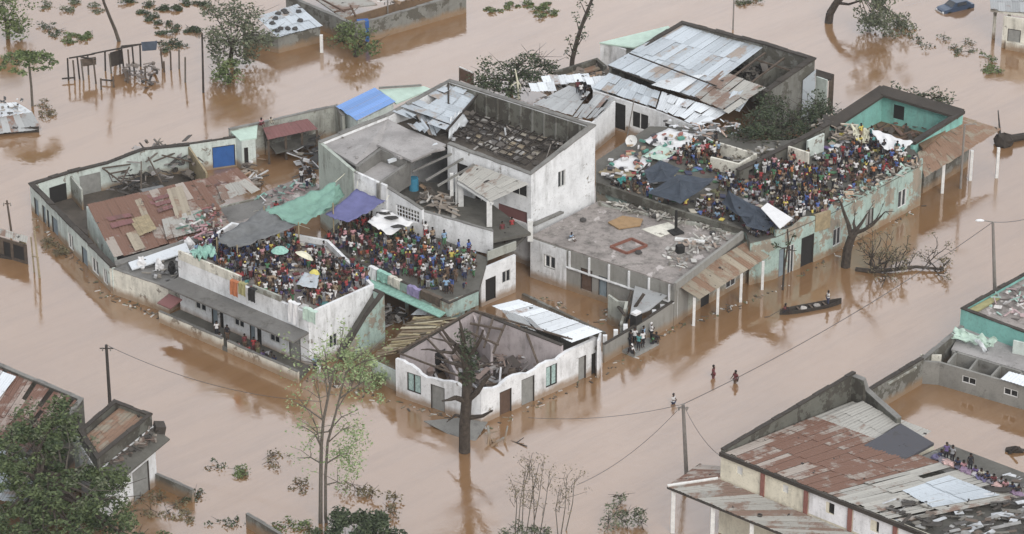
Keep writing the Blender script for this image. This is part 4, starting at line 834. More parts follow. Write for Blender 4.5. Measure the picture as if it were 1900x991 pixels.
sheets(t, (V(930, 575, 4.75), V(985, 592, 4.7), V(1010, 618, 4.5), V(950, 600, 4.6)), 'grey_metal', name='loose_roof', nu=4, nv=1, jit=.12, tilt=.1)
walls(t, [V(1116, 618, 4.0), V(1112, 632, 3.9)], 'white_plaster', .2, inside=P(1060, 600, 4)); walls(t, [V(968, 560, 4.4), V(1112, 616, 4.1)], 'dark_plaster', .2, inside=P(1000, 640, 4), name='rear_wall')
o = rubble([V(x, y, 1) for x, y in ((790, 690), (880, 620), (960, 640), (1030, 660), (900, 735))], .4, 1.9, 230, 'fallen roof timbers and tin inside the roofless corner house', pal=[(.12, .10, .09), (.07, .06, .055), (.3, .28, .27), (.45, .45, .46), (.18, .14, .11), (.22, .17, .15)], big=1.1); tag(o, None, 'rubble')
t = thing('sunken_sheet', 'dark metal sheet half sunk at the foot of the big dead tree', 'metal sheet', P(840, 800, 0))
b = B(); b.slab([V(786, 781, .35), V(850, 775, .5), V(905, 783, .4), V(880, 822, -.05), V(845, 812, -.08)], .05); b.build('sheet', 'bluegrey_door' if False else 'lilac_cloth' if False else 'greycap', t)
t = thing('fallen_white_roots', 'pale upturned roots and broken pipe beside the dead tree trunk in the water', 'roots', P(920, 820, 0))
b = B()
for a_, c_, r_ in (((905, 790, 1.2), (912, 828, -.2), .13), ((912, 828, 0), (935, 812, .9), .14), ((935, 825, -.2), (942, 790, 1.3), .1), ((915, 815, .3), (925, 832, -.2), .2), ((905, 832, -.2), (908, 800, .8), .12), ((900, 805, .8), (925, 800, .3), .1)): b.tube(V(*a_), V(*c_), r_, r_*.7, 5)
b.build('root', 'peeled_plaster', t)
b = B(); b.tube(V(945, 818, -.1), V(978, 828, .1), .1, .05, 5); b.tube(V(958, 822, 0), V(972, 812, .3), .06, .03, 5); o = b.build('floating_branch', 'bark'); tag(o, 'thin dark branch floating to the right of the pale roots', 'branch')
# ================= J: bottom right building =================
t = thing('rusty_roof_hall', 'large hall with rusty sheet roof, cream and white panels and red pilasters, bottom right', 'building', V(1550, 900, 5)); HJ = t
ZJ = 7.8
j0 = V(1338, 838, ZJ); j1 = V(1721, 991, ZJ); dB = (j1-j0); dB.z = 0; Lb = dB.length; dB.normalize()
jE = j0+dB*(Lb*1.75)
jk = V(1578, 742, 5.6); jA = flat(jk-j0)
back_r = jE+jA; back_r.z = 5.6
def JP(u, v, dz=0):   # u along front 0..1 (1 = off frame), v towards the back
    p = j0.lerp(jE, u)+jA*v; p.z = lerp(ZJ, 5.6, v)+dz; return p
walls(t, [Vector((j0.x, j0.y, ZJ-.12)), Vector((jE.x, jE.y, ZJ-.12))], 'facade_cream', .3, inside=JP(.5, .5), zb=-1, name='front_wall',
      op={0: [(.045+.0*k, .045+.018, 6.3, 7.1, 'vent', 'white_paint') for k in (0,)]+[(.175, .193, 6.3, 7.1, 'vent', 'white_paint'), (.305, .323, 6.1, 7.1, 'vent', 'dark_hole'), (.435, .453, 6.1, 7.1, 'vent', 'dark_hole'), (.565, .583, 6.1, 7.1, 'vent', 'dark_hole')]})
Lf = (jE-j0).length; nf = Vector((dB.y, -dB.x, 0))
for k in range(7):
    f = .005 if k == 0 else .122*k
    if k == 0: continue
    p = j0.lerp(jE, f); b = B(); b.box(Vector((p.x, p.y, 6.4))+nf*.08, (.34, .2, 2.5), math.atan2(dB.y, dB.x)); b.build('pilaster', 'red_paint', t)
for k, (f0, f1) in enumerate(((.252, .358), (.374, .48), (.496, .60))):
    p, q = j0.lerp(jE, f0), j0.lerp(jE, f1); b = B()
    for za, zc, ua, uc in ((5.35, 6.08, 0, 1), (7.12, 7.6, 0, 1), (6.082, 7.118, 0, .44), (6.082, 7.118, .66, 1)):
        a_, c_ = p.lerp(q, ua), p.lerp(q, uc)
        b.hexa([Vector((v.x, v.y, za)) for v in (a_+nf*.004, a_+nf*.03, c_+nf*.03, c_+nf*.004)]+[Vector((v.x, v.y, zc)) for v in (a_+nf*.004, a_+nf*.03, c_+nf*.03, c_+nf*.004)])
    b.build('white_panel', 'facade_white', t)
b = B(); b.hexa([Vector((v.x, v.y, ZJ-.3)) for v in (j0+nf*.005, j0+nf*.28, jE+nf*.28, jE+nf*.005)]+[Vector((v.x, v.y, ZJ+.05)) for v in (j0+nf*.005, j0+nf*.28, jE+nf*.28, jE+nf*.005)]); b.build('eave', 'cap', t)
sheets(t, (JP(.0, .93), JP(.33, .70), JP(.30, 0), JP(.0, 0)) if False else (JP(.01, .68), JP(.36, .70), JP(.30, .01), JP(.01, .01)), 'redrust_metal', name='rusted_roof', nu=20, nv=3, jit=.03, tonef=lambda u, v: (U(.55, .9) if (v > .6 and random.random() < .4) or u < .06 else U(.1, .55)))
sheets(t, (JP(.01, .985), JP(.24, .985), JP(.26, .685), JP(.01, .685)), 'porch_metal', name='pale_roof', nu=9, nv=2, jit=.03, tonef=lambda u, v: U(.75, 1))
sheets(t, (JP(.03, .98, .06), JP(.13, .98, .06), JP(.13, .80, .06), JP(.03, .80, .06)), 'maroon_metal', name='rusted_patch', nu=6, nv=2, jit=.05, tonef=lambda u, v: U(0, 1))
sheets(t, (JP(.36, .70), JP(.60, .72), JP(.50, .01), JP(.30, .01)), 'porch_metal', name='pale_roof', nu=14, nv=3, jit=.12, tilt=.06, miss=.14, sk=.15, tonef=lambda u, v: U(.5, 1))
sheets(t, (JP(.42, .60, .1), JP(.56, .60, .1), JP(.50, .25, .1), JP(.40, .30, .1)), 'silver_metal', name='silver_patch', nu=6, nv=2, jit=.1, tonef=lambda u, v: U(.5, 1))
b = B(); b.slab([JP(.29, .01, -.5), JP(1, .01, -.5), JP(1, .98, -.5), JP(.29, .98, -.5)], .2); b.build('attic_floor', 'dark_slab', t)
b = B(); rj = random.Random(3)
for k in range(620):
    u, v = rj.uniform(.42, .95), rj.uniform(.03, .85)
    if u < .5 and v > .35: continue
    p = JP(u, v, rj.uniform(-.3, .25)); c_ = rj.choice([(.10, .095, .09), (.06, .055, .05), (.16, .15, .13), (.30, .30, .29), (.05, .045, .04), (.50, .52, .54), (.13, .10, .08)])
    b.box(p, (rj.uniform(.2, 1.5)*(1.8 if k % 9 == 0 else 1), rj.uniform(.1, .5)*(1.8 if k % 9 == 0 else 1), .05), rj.uniform(-.5, 1.0), rj.uniform(-.3, .2), rj.uniform(-.3, .3), col=c_)
o = b.build('rubble', 'mixed'); tag(o, 'dark torn roofing strewn over the ruined right half of the hall roof', 'rubble', kind='stuff')
# rear: parapet wall inner face, pillar, dark slab
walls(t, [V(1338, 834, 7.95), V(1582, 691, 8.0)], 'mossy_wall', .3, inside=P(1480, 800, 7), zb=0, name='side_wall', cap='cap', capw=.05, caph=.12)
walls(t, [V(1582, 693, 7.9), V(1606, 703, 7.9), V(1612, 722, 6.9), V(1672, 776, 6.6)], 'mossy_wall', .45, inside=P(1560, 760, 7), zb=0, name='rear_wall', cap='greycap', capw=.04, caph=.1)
b = B(); b.slab([V(1672, 786, 6.6), V(1733, 822, 6.6), V(1668, 858, 6.6), V(1603, 826, 6.65)], .25); b.build('dark_roof', 'dark_metal', t)
sheets(t, (V(1600, 745, 6.1), V(1670, 786, 6.1), V(1605, 826, 6.2), V(1515, 778, 6.3)), 'porch_metal', name='pale_roof', nu=7, nv=2, jit=.03, tonef=lambda u, v: U(.7, 1))
walls(t, [V(1733, 826, 5.7), V(1696, 845, 5.7)], 'facade_cream', .2, inside=P(1680, 800, 6), name='rear_side_wall')
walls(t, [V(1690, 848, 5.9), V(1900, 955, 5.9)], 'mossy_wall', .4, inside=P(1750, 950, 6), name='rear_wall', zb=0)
# porch roof
p0, p1 = V(1239, 903, 4.4), V(1453, 991, 4.4); dd = flat(p1-p0); pE = p0+dd*2.4; pE.z = 4.4
r0 = Vector((j0.x, j0.y, 5.3))+nf*.3; rE = Vector((jE.x, jE.y, 5.3))+nf*.3
r0b = r0-dB*.0
t = thing('hall_porch', 'rust streaked lean-to porch roof wrapping the front of the bottom right hall', 'porch', V(1400, 960, 4))
sheets(t, (r0, rE, pE, p0), 'porch_metal', nu=46, nv=1, jit=.015, tonef=lambda u, v: (U(.05, .3) if random.random() < .28 else U(.4, .75)))
bk = j0+(flat(V(1582, 691, 8)-j0))*.12; sheets(t, (Vector((bk.x, bk.y, 5.3)), r0, p0, V(1300, 862, 4.4)), 'redrust_metal', name='hip_roof', nu=9, nv=1, jit=.02, tonef=lambda u, v: U(.3, 1))
b = B(); b.tube(r0+Vector((0, 0, .08)), p0+Vector((0, 0, .08)), .14, n=5); b.build('hip_cap', 'white_paint', t)
b = B(); b.tube(p0+Vector((0, 0, -.1)), pE+Vector((0, 0, -.1)), .12, n=4); b.tube(p0+Vector((0, 0, -.1)), V(1300, 862, 4.3), .12, n=4); b.build('gutter', 'cap', t)
for f in (.015, .16, .30, .44, .58): pz = p0.lerp(pE, f); post(t, pz-nf*.25, 4.2, .17, 'white_paint')
walls(t, [Vector(((r0-nf*.9).x, (r0-nf*.9).y, 4.6)), Vector(((rE-nf*.9).x, (rE-nf*.9).y, 4.6))], 'facade_cream', .2, inside=j0.lerp(jE, .5)+jA*.5, name='shop_front', op={0: [(.06, .10, 0, 3.2, 'door', 'brown_door'), (.14, .2, 1, 3, 'window', 'glass'), (.25, .3, 0, 3.2, 'door', 'grey_door')]})

# laundry row on the lower roof at right
t = thing('low_rear_roof', 'low grey rear roof with a row of washing at the bottom right', 'building', V(1820, 880, 3))
b = B(); b.slab([V(1735, 838, 6.3), V(1960, 935, 6.3), V(1960, 975, 6.3), V(1700, 850, 6.3)], 1.2); b.build('roof', 'canopy_slab', t)
walls(t, [V(1700, 852, 6.1), V(1735, 836, 6.1), V(1960, 932, 6.1)], 'grey_plaster', .2, inside=P(1850, 960, 4))
cols = [((.12, .11, .20), 'navy'), ((.45, .44, .45), 'pale grey'), ((.25, .18, .26), 'mauve'), ((.09, .09, .14), 'dark blue'), ((.50, .35, .33), 'salmon'), ((.20, .19, .22), 'slate')]
for k in range(16):
    x, y = lerp(1738, 1890, k/15), lerp(842, 912, k/15); c_, nm = cols[(k*5+k//3) % 6]; b = B(); sr = random.Random(k)
    b.blob(V(x, y+6, 6.45), (sr.uniform(.3, .5), sr.uniform(.3, .5), .25), jit=.25, col=c_); b.box(V(x, y+6, 6.5), (.8, .6, .05), sr.uniform(0, 3), .3, .2, col=tuple(v*1.2 for v in c_))
    nth = ['nearest the hall roof', 'second', 'third', 'fourth', 'fifth', 'sixth', 'seventh', 'eighth', 'ninth', 'tenth', 'eleventh', 'twelfth', 'thirteenth', 'fourteenth', 'fifteenth', 'last by the picture edge'][k]
    o = b.build('laundry_bundle', 'clothes'); tag(o, '%s heap of washing on low rear roof, %s in row' % (nm, nth), 'laundry', 'washing heaps on the low rear roof')

# ================= K: right edge compound =================
t = thing('turquoise_wall_house', 'flat pinkish roof with sea green side wall at the right edge', 'building', V(1850, 560, 0))
s0, s1, s2 = V(1783, 573, 4.0), V(1960, 640, 4.0), V(1905, 505, 4.0)
walls(t, [s2, s0, s1], 'aqua_plaster', .3, inside=P(1900, 560, 4), cap='cap', capw=.05, caph=.12)
b = B(); b.slab([s2+Vector((.3, 0, -.3)), s0+Vector((.4, 0, -.3)), s1+Vector((0, .4, -.3)), V(1990, 560, 3.7)], .2); b.build('roof_slab', 'roof_slab', t)
b = B(); b.slab([V(1795, 575, 3.9), V(1845, 548, 3.9), V(1855, 553, 3.9), V(1808, 580, 3.9)], .15); b.build('mossy_edge', 'olive_cloth', t)
o = rubble([V(x, y, 3.8) for x, y in ((1850, 545), (1905, 530), (1905, 600), (1830, 575))], 3.75, 4.2, 45, 'litter on the pinkish roof at the right edge', pal=[(.35, .5, .45), (.4, .3, .3), (.15, .13, .12), (.5, .48, .46)], big=.5); tag(o, None, 'rubble')
t = thing('block_wall_compound', 'unfinished grey block building with roofless cells at the right edge', 'building', V(1800, 680, 0))
q0, q1, q2 = V(1708, 670, 2.3), V(1744, 673, 2.3), V(1960, 735, 2.3)
walls(t, [q0, q1, q2], 'block_wall', .25, inside=P(1820, 650, 2), op={1: [(.20, .32, 1.0, 1.7, 'window', 'dark_hole'), (.56, .68, 1.0, 1.7, 'window', 'dark_hole')]}, zb=-1)
b = B(); b.box(P(1725, 700, 0)+Vector((0, 0, 1.2)), (1.9, .12, 2.3), -.05); b.build('cream_patch', 'cream_plaster', t)
walls(t, [V(1708, 667, 2.4), V(1783, 605, 2.9)], 'dark_plaster', .3, inside=P(1800, 660, 2), name='rear_wall', cap='greycap', capw=.05, caph=.1)
for a_, c_ in (((1757, 672), (1775, 650)), ((1795, 688), (1812, 666)), ((1835, 700), (1855, 678)), ((1880, 712), (1900, 690))): walls(t, [V(*a_, 2.2), V(*c_, 2.2)], 'block_wall', .2, inside=P(1900, 690, 2), name='cell_wall')
walls(t, [V(1768, 650, 2.2), V(1960, 708, 2.2)], 'block_wall', .2, inside=P(1820, 690, 2), name='cell_wall', op={0: []})
b = B(); b.slab([V(1765, 648, 2.0), V(1790, 600, 2.2), V(1960, 655, 2.2), V(1960, 706, 2.0)], .15); b.build('rear_slab', 'grey_slab', t)
sheets(t, (V(1872, 690, 2.6), V(1960, 715, 2.6), V(1945, 732, 2.5), V(1856, 704, 2.5)), 'white_metal', name='white_sheets', nu=5, nv=1, jit=.05, tonef=lambda u, v: 1)
o = tarp('torn_canopy', [V(1772, 608, 3.2), V(1850, 630, 3.2), V(1838, 642, 2.6), V(1760, 625, 2.7)], 'mint_sheet', .3, wr=.3, seed=8); tag(o, 'pale green torn canopy over the roofless cells at the right edge', 'canopy')
o = tarp('torn_canopy', [V(1805, 628, 3.4), V(1818, 632, 3.4), V(1836, 652, 2.4), V(1825, 652, 2.4)], 'white_metal', .1, 5, 4, .2, seed=3); tag(o, 'folded white sheet standing over the roofless cells at the right edge', 'canopy')
walls(t, [V(1880, 632, 3.4), V(1960, 650, 3.4)], 'palegreen_plaster', .2, inside=P(1900, 620, 3), name='side_room')
t = thing('diagonal_wall', 'long dark boundary wall joining the bottom right hall to the right edge compound', 'wall', V(1660, 715, 0))
walls(t, [V(1600, 728, 2.6), V(1640, 704, 2.6), V(1708, 664, 2.6)], 'dark_plaster', .35, inside=P(1700, 740, 2), cap='cap', capw=.05, caph=.12)
b = B()
for a_, c_ in (((1648, 712, 2.3), (1700, 682, 2.3)), ((1650, 735, 0), (1652, 705, 2.4))): b.tube(V(*a_), V(*c_), .12, n=4)
b.build('pale_rail', 'grey_plaster', t)
b = B(); b.blob(P(1884, 838, 0)+Vector((0, 0, .1)), (.9, .4, .35), jit=.3, col=(.05, .045, .04)); b.tube(P(1872, 842, 0), P(1890, 830, .8), .12); o = b.build('driftwood', 'dark_wood'); tag(o, 'dark snag of driftwood in the flooded yard at the right edge', 'driftwood')

# ================= L: bottom left =================
t = thing('parapet_house', 'small white house with dark parapet and rusty roof at the lower left', 'house', V(220, 850, 0))
h1 = HT(289, 770, 899); hz = h1.z
a0, a1, a2, a3 = V(213, 743, hz), h1, V(180, 852, hz), V(146, 800, hz)
walls(t, [a0, a1, a2, a3], 'mossy_wall', .3, closed=True, inside=P(205, 800, hz), zb=hz-1.1, name='parapet', cap='cap', capw=.06, caph=.12)
W2 = [Vector((p.x, p.y, hz-1.1)) for p in offset_line([a0, a1, a2, a3], .1, True, 1 if True else -1)]
walls(t, W2, 'white_plaster', .3, closed=True, inside=P(205, 800, hz), zb=-1, op={1: [(.12, .42, -.5, 3.0, 'door', 'grey_door')]})
sheets(t, (a0+Vector((.6, -.3, -.45)), a1+Vector((-.6, 0, -.45)), a2+Vector((0, .6, -.6)), a3+Vector((.5, .2, -.6))), 'brown_metal', nu=8, nv=3, jit=.03, tonef=lambda u, v: U(0, .4))
e1 = flat(a2-a1).normalized(); en = Vector((-e1.y, e1.x, 0)); en = en if en.dot(Vector((1, -1, 0))) > 0 else -en
b = B(); z1 = hz-1.15
b.slab([Vector((a1.x, a1.y, z1))+en*.01, Vector((a1.x, a1.y, z1-.75))+en*1.7, Vector((a2.x, a2.y, z1-.75))+en*1.7, Vector((a2.x, a2.y, z1))+en*.01], .12); b.build('awning', 'dark_slab', t)
b = B(); b.box(h1+Vector((.5, -.1, -1.6)), (.9, 1.0, 1.6), .3, .1, .2); b.build('broken_box_gutter', 'cap', t)
t = thing('low_yard_wall', 'low dark garden wall running into the water right of the parapet house', 'wall', V(330, 905, 0))
walls(t, [V(292, 878, 1.2), V(360, 908, 1.2)], 'dark_plaster', .25, inside=P(300, 950), cap='greycap', capw=.03, caph=.05)
t = thing('low_yard_wall', 'short dark wall end standing in the water at the bottom edge', 'wall', V(500, 970, 0))
walls(t, [V(460, 952, 1.3), V(540, 1000, 1.3)], 'dark_plaster', .25, inside=P(450, 1010), cap='greycap', capw=.03, caph=.05)
t = thing('striped_roof_building', 'long building with alternating rust, grey and missing roof sheets at the lower left', 'building', V(60, 760, 0))
l0, l1, l2, l3 = V(-60, 650, 5.6), V(155, 740, 5.6), V(70, 850, 4.9), V(-110, 775, 4.9)
walls(t, [l0, l1, l2, l3], 'mossy_wall', .35, closed=True, inside=P(20, 760, 5), cap='greycap', capw=.03, caph=.1)
b = B(); b.slab([l0+Vector((.5, -.5, -.7)), l1+Vector((-.5, -.3, -.7)), l2+Vector((-.3, .5, -.5)), l3+Vector((.3, .5, -.5))], .15); b.build('ceiling', 'wet_floor', t)
def tf3(u, v): return [.25, .5, .7, .35][int(u*26) % 4]
sheets(t, (l0+Vector((.4, -.4, -.3)), l1+Vector((-.4, -.2, -.3)), l2+Vector((-.3, .4, .05)), l3+Vector((.3, .4, .05))), 'rust_metal', nu=26, nv=3, jit=.08, miss=.22, tilt=.05, tonef=tf3, sk=.15)
sheets(t, (V(-20, 680, 5.6), V(30, 700, 5.6), V(-5, 745, 5.2), V(-50, 728, 5.2)), 'white_metal', name='white_patch', nu=4, nv=1, jit=.05)
t = thing('grey_sheet_building', 'grey sheet roofed house hidden behind the big leafy tree at the lower left', 'house', V(60, 900, 0))
sheets(t, (V(-40, 800, 4.4), V(110, 858, 4.4), V(40, 940, 4.0), V(-80, 900, 4.0)), 'silver_metal', nu=12, nv=2, jit=.12, tilt=.05, miss=.1, tonef=lambda u, v: U(0, .9))
walls(t, [V(-40, 806, 4.0), V(106, 862, 4.0), V(40, 945, 3.7)], 'dark_plaster', .25, inside=P(0, 880, 3))
t = thing('white_lean_to', 'white walled lean-to between the striped roof and the parapet house', 'building', V(170, 830, 0))
walls(t, [V(140, 808, 5.0), V(192, 838, 5.0), V(176, 860, 5.0)], 'palegreen_plaster', .25, inside=P(130, 850, 4))

# ================= M: left edge =================
t = thing('open_market_stall', 'low open fronted stall with white roof at the left edge', 'stall', V(20, 450, 0))
sheets(t, (V(-30, 415, 2.4), V(52, 440, 2.4), V(50, 452, 2.2), V(-30, 428, 2.2)), 'porch_metal', nu=6, nv=1, jit=.05)
walls(t, [V(-30, 432, 2.1), V(48, 455, 2.1)], 'wood', .15, inside=P(0, 420, 2), op={0: [(.45, .62, .3, 1.8, 'opening', 'dark_hole'), (.68, .94, .3, 1.8, 'opening', 'dark_hole')]})
post(t, P(44, 475, 0), 2.1, .3, 'pale_wood', 'corner_post'); b = B(); b.slab([V(-30, 470, .3), V(42, 480, .3), V(50, 470, .3), V(-20, 450, .3)], .4); b.build('floor', 'dark_wood', t)
t = thing('wooden_ladder_post', 'dark leaning posts with a rung beside the open fronted stall', 'posts', P(68, 510, 0))
b = B(); b.tube(P(74, 515, 0)+Vector((0, 0, -1)), HT(70, 428, 515), .13, .1); b.tube(P(64, 505, 0)+Vector((0, 0, -1)), HT(62, 440, 505), .09, .08); b.tube(HT(62, 475, 505), HT(74, 478, 515), .07); b.build('posts', 'pale_wood', t)
t = thing('driftwood_hut', 'small hut with white littered roof half sunk at the left edge', 'hut', V(30, 230, 0))
sheets(t, (V(-15, 195, 1.9), V(30, 190, 1.9), V(60, 208, 1.6), V(-10, 222, 1.6)), 'white_metal', nu=5, nv=2, jit=.15, tilt=.15)
sheets(t, (V(-12, 222, 1.5), V(60, 209, 1.6), V(78, 240, .3), V(-8, 250, .3)), 'grey_metal', name='lower_roof', nu=6, nv=1, jit=.12, tilt=.05)
walls(t, [V(-10, 240, .6), V(72, 236, .6)], 'dark_wood', .2, inside=P(20, 215, 1), name='front_board')
o = rubble(PP([(0, 185), (40, 185), (55, 212), (0, 220)], 1.8), 1.9, 2.2, 22, 'junk holding down the roof of the half sunk hut', pal=[(.6, .6, .6), (.1, .1, .1), (.3, .28, .25)], big=.4); tag(o, None, 'rubble')

# ================= N: top =================
t = thing('skeleton_shed', 'wooden shed skeleton, only posts and a beam, standing in the water, top left', 'shed', P(230, 140, 0))
tops = [(128, 108), (138, 112), (146, 106), (153, 110), (165, 104), (176, 108), (197, 95), (205, 100), (222, 90), (228, 86), (240, 92), (248, 86), (262, 84), (300, 90), (318, 95), (334, 92), (346, 106)]
rp = random.Random(9)
for x, y in tops:
    hp = HT(x, y, y+rp.uniform(34, 48)); b = B(); b.tube((hp.x+rp.uniform(-.2, .2), hp.y, -1), hp, .11, .1, 5); b.build('post', rp.choice(['dark_wood', 'wood', 'grey_bark']), t)
for (x0, y0), (x1, y1) in (((128, 108), (175, 100)), ((170, 100), (262, 82)), ((150, 106), (178, 110)), ((225, 86), (300, 78)), ((188, 148), (212, 150)), ((115, 146), (140, 144))):
    b = B(); b.tube(V(x0, y0, 2.6 if y0 < 130 else .4), V(x1, y1, 2.6 if y0 < 130 else .4), .1, n=4); b.build('beam', 'dark_wood', t)
for x, y in ((188, 152), (211, 148), (237, 140), (270, 130), (305, 120)): post(t, P(x, y+14, 0), 1.3, .09, 'wood', 'stump')
b = B(); b.slab([V(262, 78, 2.9), V(292, 76, 2.9), V(290, 92, 2.2), V(264, 94, 2.2)], .06); b.build('dark_sheet', 'slate_tarp', t)
walls(t, [V(205, 98, 2.3), V(226, 92, 2.3)], 'dark_wood', .1, inside=P(215, 80, 2), name='board_panel', zb=.6); walls(t, [V(150, 110, 2.4), V(178, 106, 2.4)], 'wood', .1, inside=P(165, 95, 2), name='board_panel', zb=1.5)
o = rubble(PP([(225, 130), (285, 120), (300, 145), (265, 160), (230, 145)], .5), .05, 1.3, 45, 'dark tangled debris snagged in the skeleton shed', pal=[(.06, .055, .05), (.12, .1, .09), (.2, .17, .15)], big=.7); tag(o, None, 'rubble')
t = thing('striped_tin_shed', 'long shed with pale banded tin roof weighted by stones, top left of centre', 'shed', V(535, 60, 0))
sheets(t, (V(476, 33, 2.5), V(552, 9, 2.5), V(598, 48, 2.1), V(514, 69, 2.1)), 'silver_metal', nu=8, nv=3, jit=.06, tonef=lambda u, v: [.35, .9, .7][int(v*3)])
walls(t, [V(450, 60, 1.5), V(516, 70, 1.9), V(594, 50, 1.9), V(575, 30, 1.9)], 'dark_plaster', .2, inside=P(540, 40, 2)); post(t, P(597, 97, 0), 2.1, .18, 'white_paint')
rs = random.Random(4)
for k in range(11):
    u, v = [(.1, .8), (.2, .75), (.33, .82), (.45, .9), (.15, .45), (.7, .65), (.6, .2), (.45, .15), (.3, .3), (.62, .1), (.85, .3)][k]
    p = V(476, 33, 2.5).lerp(V(552, 9, 2.5), u).lerp(V(514, 69, 2.1).lerp(V(598, 48, 2.1), u), v); b = B(); b.blob(p+Vector((0, 0, .18)), (.38, .35, .22), 7, 4, jit=.2, col=(.05, .05, .05))
    o = b.build('roof_weight', 'mixed'); tag(o, 'dark stone weighing down the pale banded tin roof', 'stone', 'stones on the pale banded tin roof')
t = thing('walled_compound', 'grey walled compound with flooded rooms at the top of the picture', 'building', V(680, 30, 0))
walls(t, [V(530, -8, 2.4), V(655, 46, 2.4), V(700, 36, 2.4), V(865, -12, 2.4)], 'dark_plaster', .35, inside=P(700, -10, 2), cap='greycap', capw=.06, caph=.1)
b = B(); b.slab([V(560, -20, 1.9), V(640, 36, 1.9), V(665, 12, 1.9), V(700, 8, 1.9), V(640, -30, 1.9)], .15); b.build('inner_slab', 'porch_metal', t)
bars(t, [(V(620, 22, 2.6), V(655, 16, 2.6)), (V(650, 10, 2.6), V(660, 30, 2.2)), (V(590, -5, 2.6), V(640, 22, 2.6))], .12, 'brown_door')
walls(t, [V(640, 34, 2.2), V(690, 20, 2.2), V(830, -20, 2.2)], 'mud_floor', .2, inside=P(700, -15, 2), name='inner_wall')
b = B(); pw = P(674, 74, 0); b.box(pw+Vector((0, -.2, 1.2)), (1.3, .8, 2.6), .2); o = b.build('water_tank', 'blue_paint'); tag(o, 'blue box shaped tank against the compound wall at the top', 'tank')
o = rubble(PP([(720, 14), (850, -15), (840, -30), (700, 0)], 2), 2.2, 2.8, 60, 'scraps of cloth and timber along the top compound wall'); tag(o, None, 'rubble')
# top right house
t = thing('grey_roof_house', 'pale house with grey sheet roof on posts at the top right corner', 'house', V(1880, 60, 0))
sheets(t, (V(1835, -15, 4.9), V(1960, -15, 4.9), V(1960, 30, 4.2), V(1838, 18, 4.2)), 'grey_metal', nu=9, nv=2, jit=.1, tilt=.05, tonef=lambda u, v: U(.2, 1))
b = B(); b.slab([V(1838, 18, 4.1), V(1960, 36, 4.1), V(1960, 30, 4.15), V(1838, 14, 4.15)], .25); b.build('beam', 'cream_plaster', t)
walls(t, [V(1862, 30, 3.8), V(1960, 45, 3.8)], 'cream_plaster', .2, inside=P(1900, 10, 3), op={0: [(.1, .35, -.5, 2.4, 'door', 'grey_door')]})
for x, y in ((1843, 72), (1870, 62)): post(t, P(x, y, 0), 4.0, .17, 'cream_plaster')
b = B(); b.slab([V(1868, 68, .9), V(1960, 85, .9), V(1960, 96, .9), V(1866, 78, .9)], 1.5); b.build('low_wall', 'cream_plaster', t)
# sign board standing behind the two storey house
t = thing('brown_board', 'small brown board with pale edge standing behind the two-storey house', 'board', P(865, 150, 0))
a_, c_ = HT(853, 125, 158), HT(878, 136, 168); b = B(); b.hexa([Vector((a_.x, a_.y, .6)), Vector((c_.x, c_.y, .6)), Vector((c_.x, c_.y+.15, .6)), Vector((a_.x, a_.y+.15, .6)), a_, c_, c_+Vector((0, .15, 0)), a_+Vector((0, .15, 0))]); b.build('panel', 'brown_door', t)
bars(t, [(a_+Vector((0, 0, .05)), c_+Vector((0, 0, .05)))], .09, 'white_paint', 'edge'); post(t, a_, a_.z, .08, 'wood'); post(t, c_, c_.z, .08, 'wood')
# ================= TREES =================
def grow(b, rg, p, d, L, r, depth, tips, bend=.25, spread=.6, droop=0, kids=(2, 3), nseg=3, minr=.02, tone=.5):
    pts = [p]; cur = p; dd = d.normalized()
    for i in range(nseg):
        dd = (dd+Vector((rg.uniform(-bend, bend), rg.uniform(-bend, bend), rg.uniform(-bend, bend)*.6-droop))).normalized()
        cur = cur+dd*L/nseg; pts.append(cur)
    b.path(pts, r, max(minr, r*.62), 5 if r > .12 else 4, tone)
    if depth == 0: tips.append((cur, dd)); return
    tips.append((cur, dd)) if depth == 1 else None
    for _ in range(rg.randint(*kids)):
        ax = Vector((rg.uniform(-1, 1), rg.uniform(-1, 1), rg.uniform(-.4, .8))).normalized()
        grow(b, rg, pts[-1-rg.randint(0, 1)], (dd+ax*spread).normalized(), L*rg.uniform(.55, .8), max(minr, r*.6), depth-1, tips, bend, spread, droop, kids, nseg, minr, tone)
def leaf_cloud(b, rg, c, rad, n, size, flatness=.7, droop=0):
    lt = rg.uniform(-.2, .2)
    for _ in range(n):
        while True:
            v = Vector((rg.uniform(-1, 1), rg.uniform(-1, 1), rg.uniform(-1, 1)))
            if .15 < v.length < 1: break
        p = c+Vector((v.x*rad, v.y*rad, v.z*rad*flatness)); s = size*rg.uniform(.5, 1.3)
        a = Vector((rg.uniform(-1, 1), rg.uniform(-1, 1), rg.uniform(-.5, .5)-droop)).normalized(); e = a.cross(Vector((rg.uniform(-1, 1), rg.uniform(-1, 1), rg.uniform(-1, 1)))).normalized()
        b.face([p-a*s*.6, p+e*s*.28, p+a*s*.6, p-e*s*.28], min(1, max(0, rg.gauss(.45, .25)+lt)))
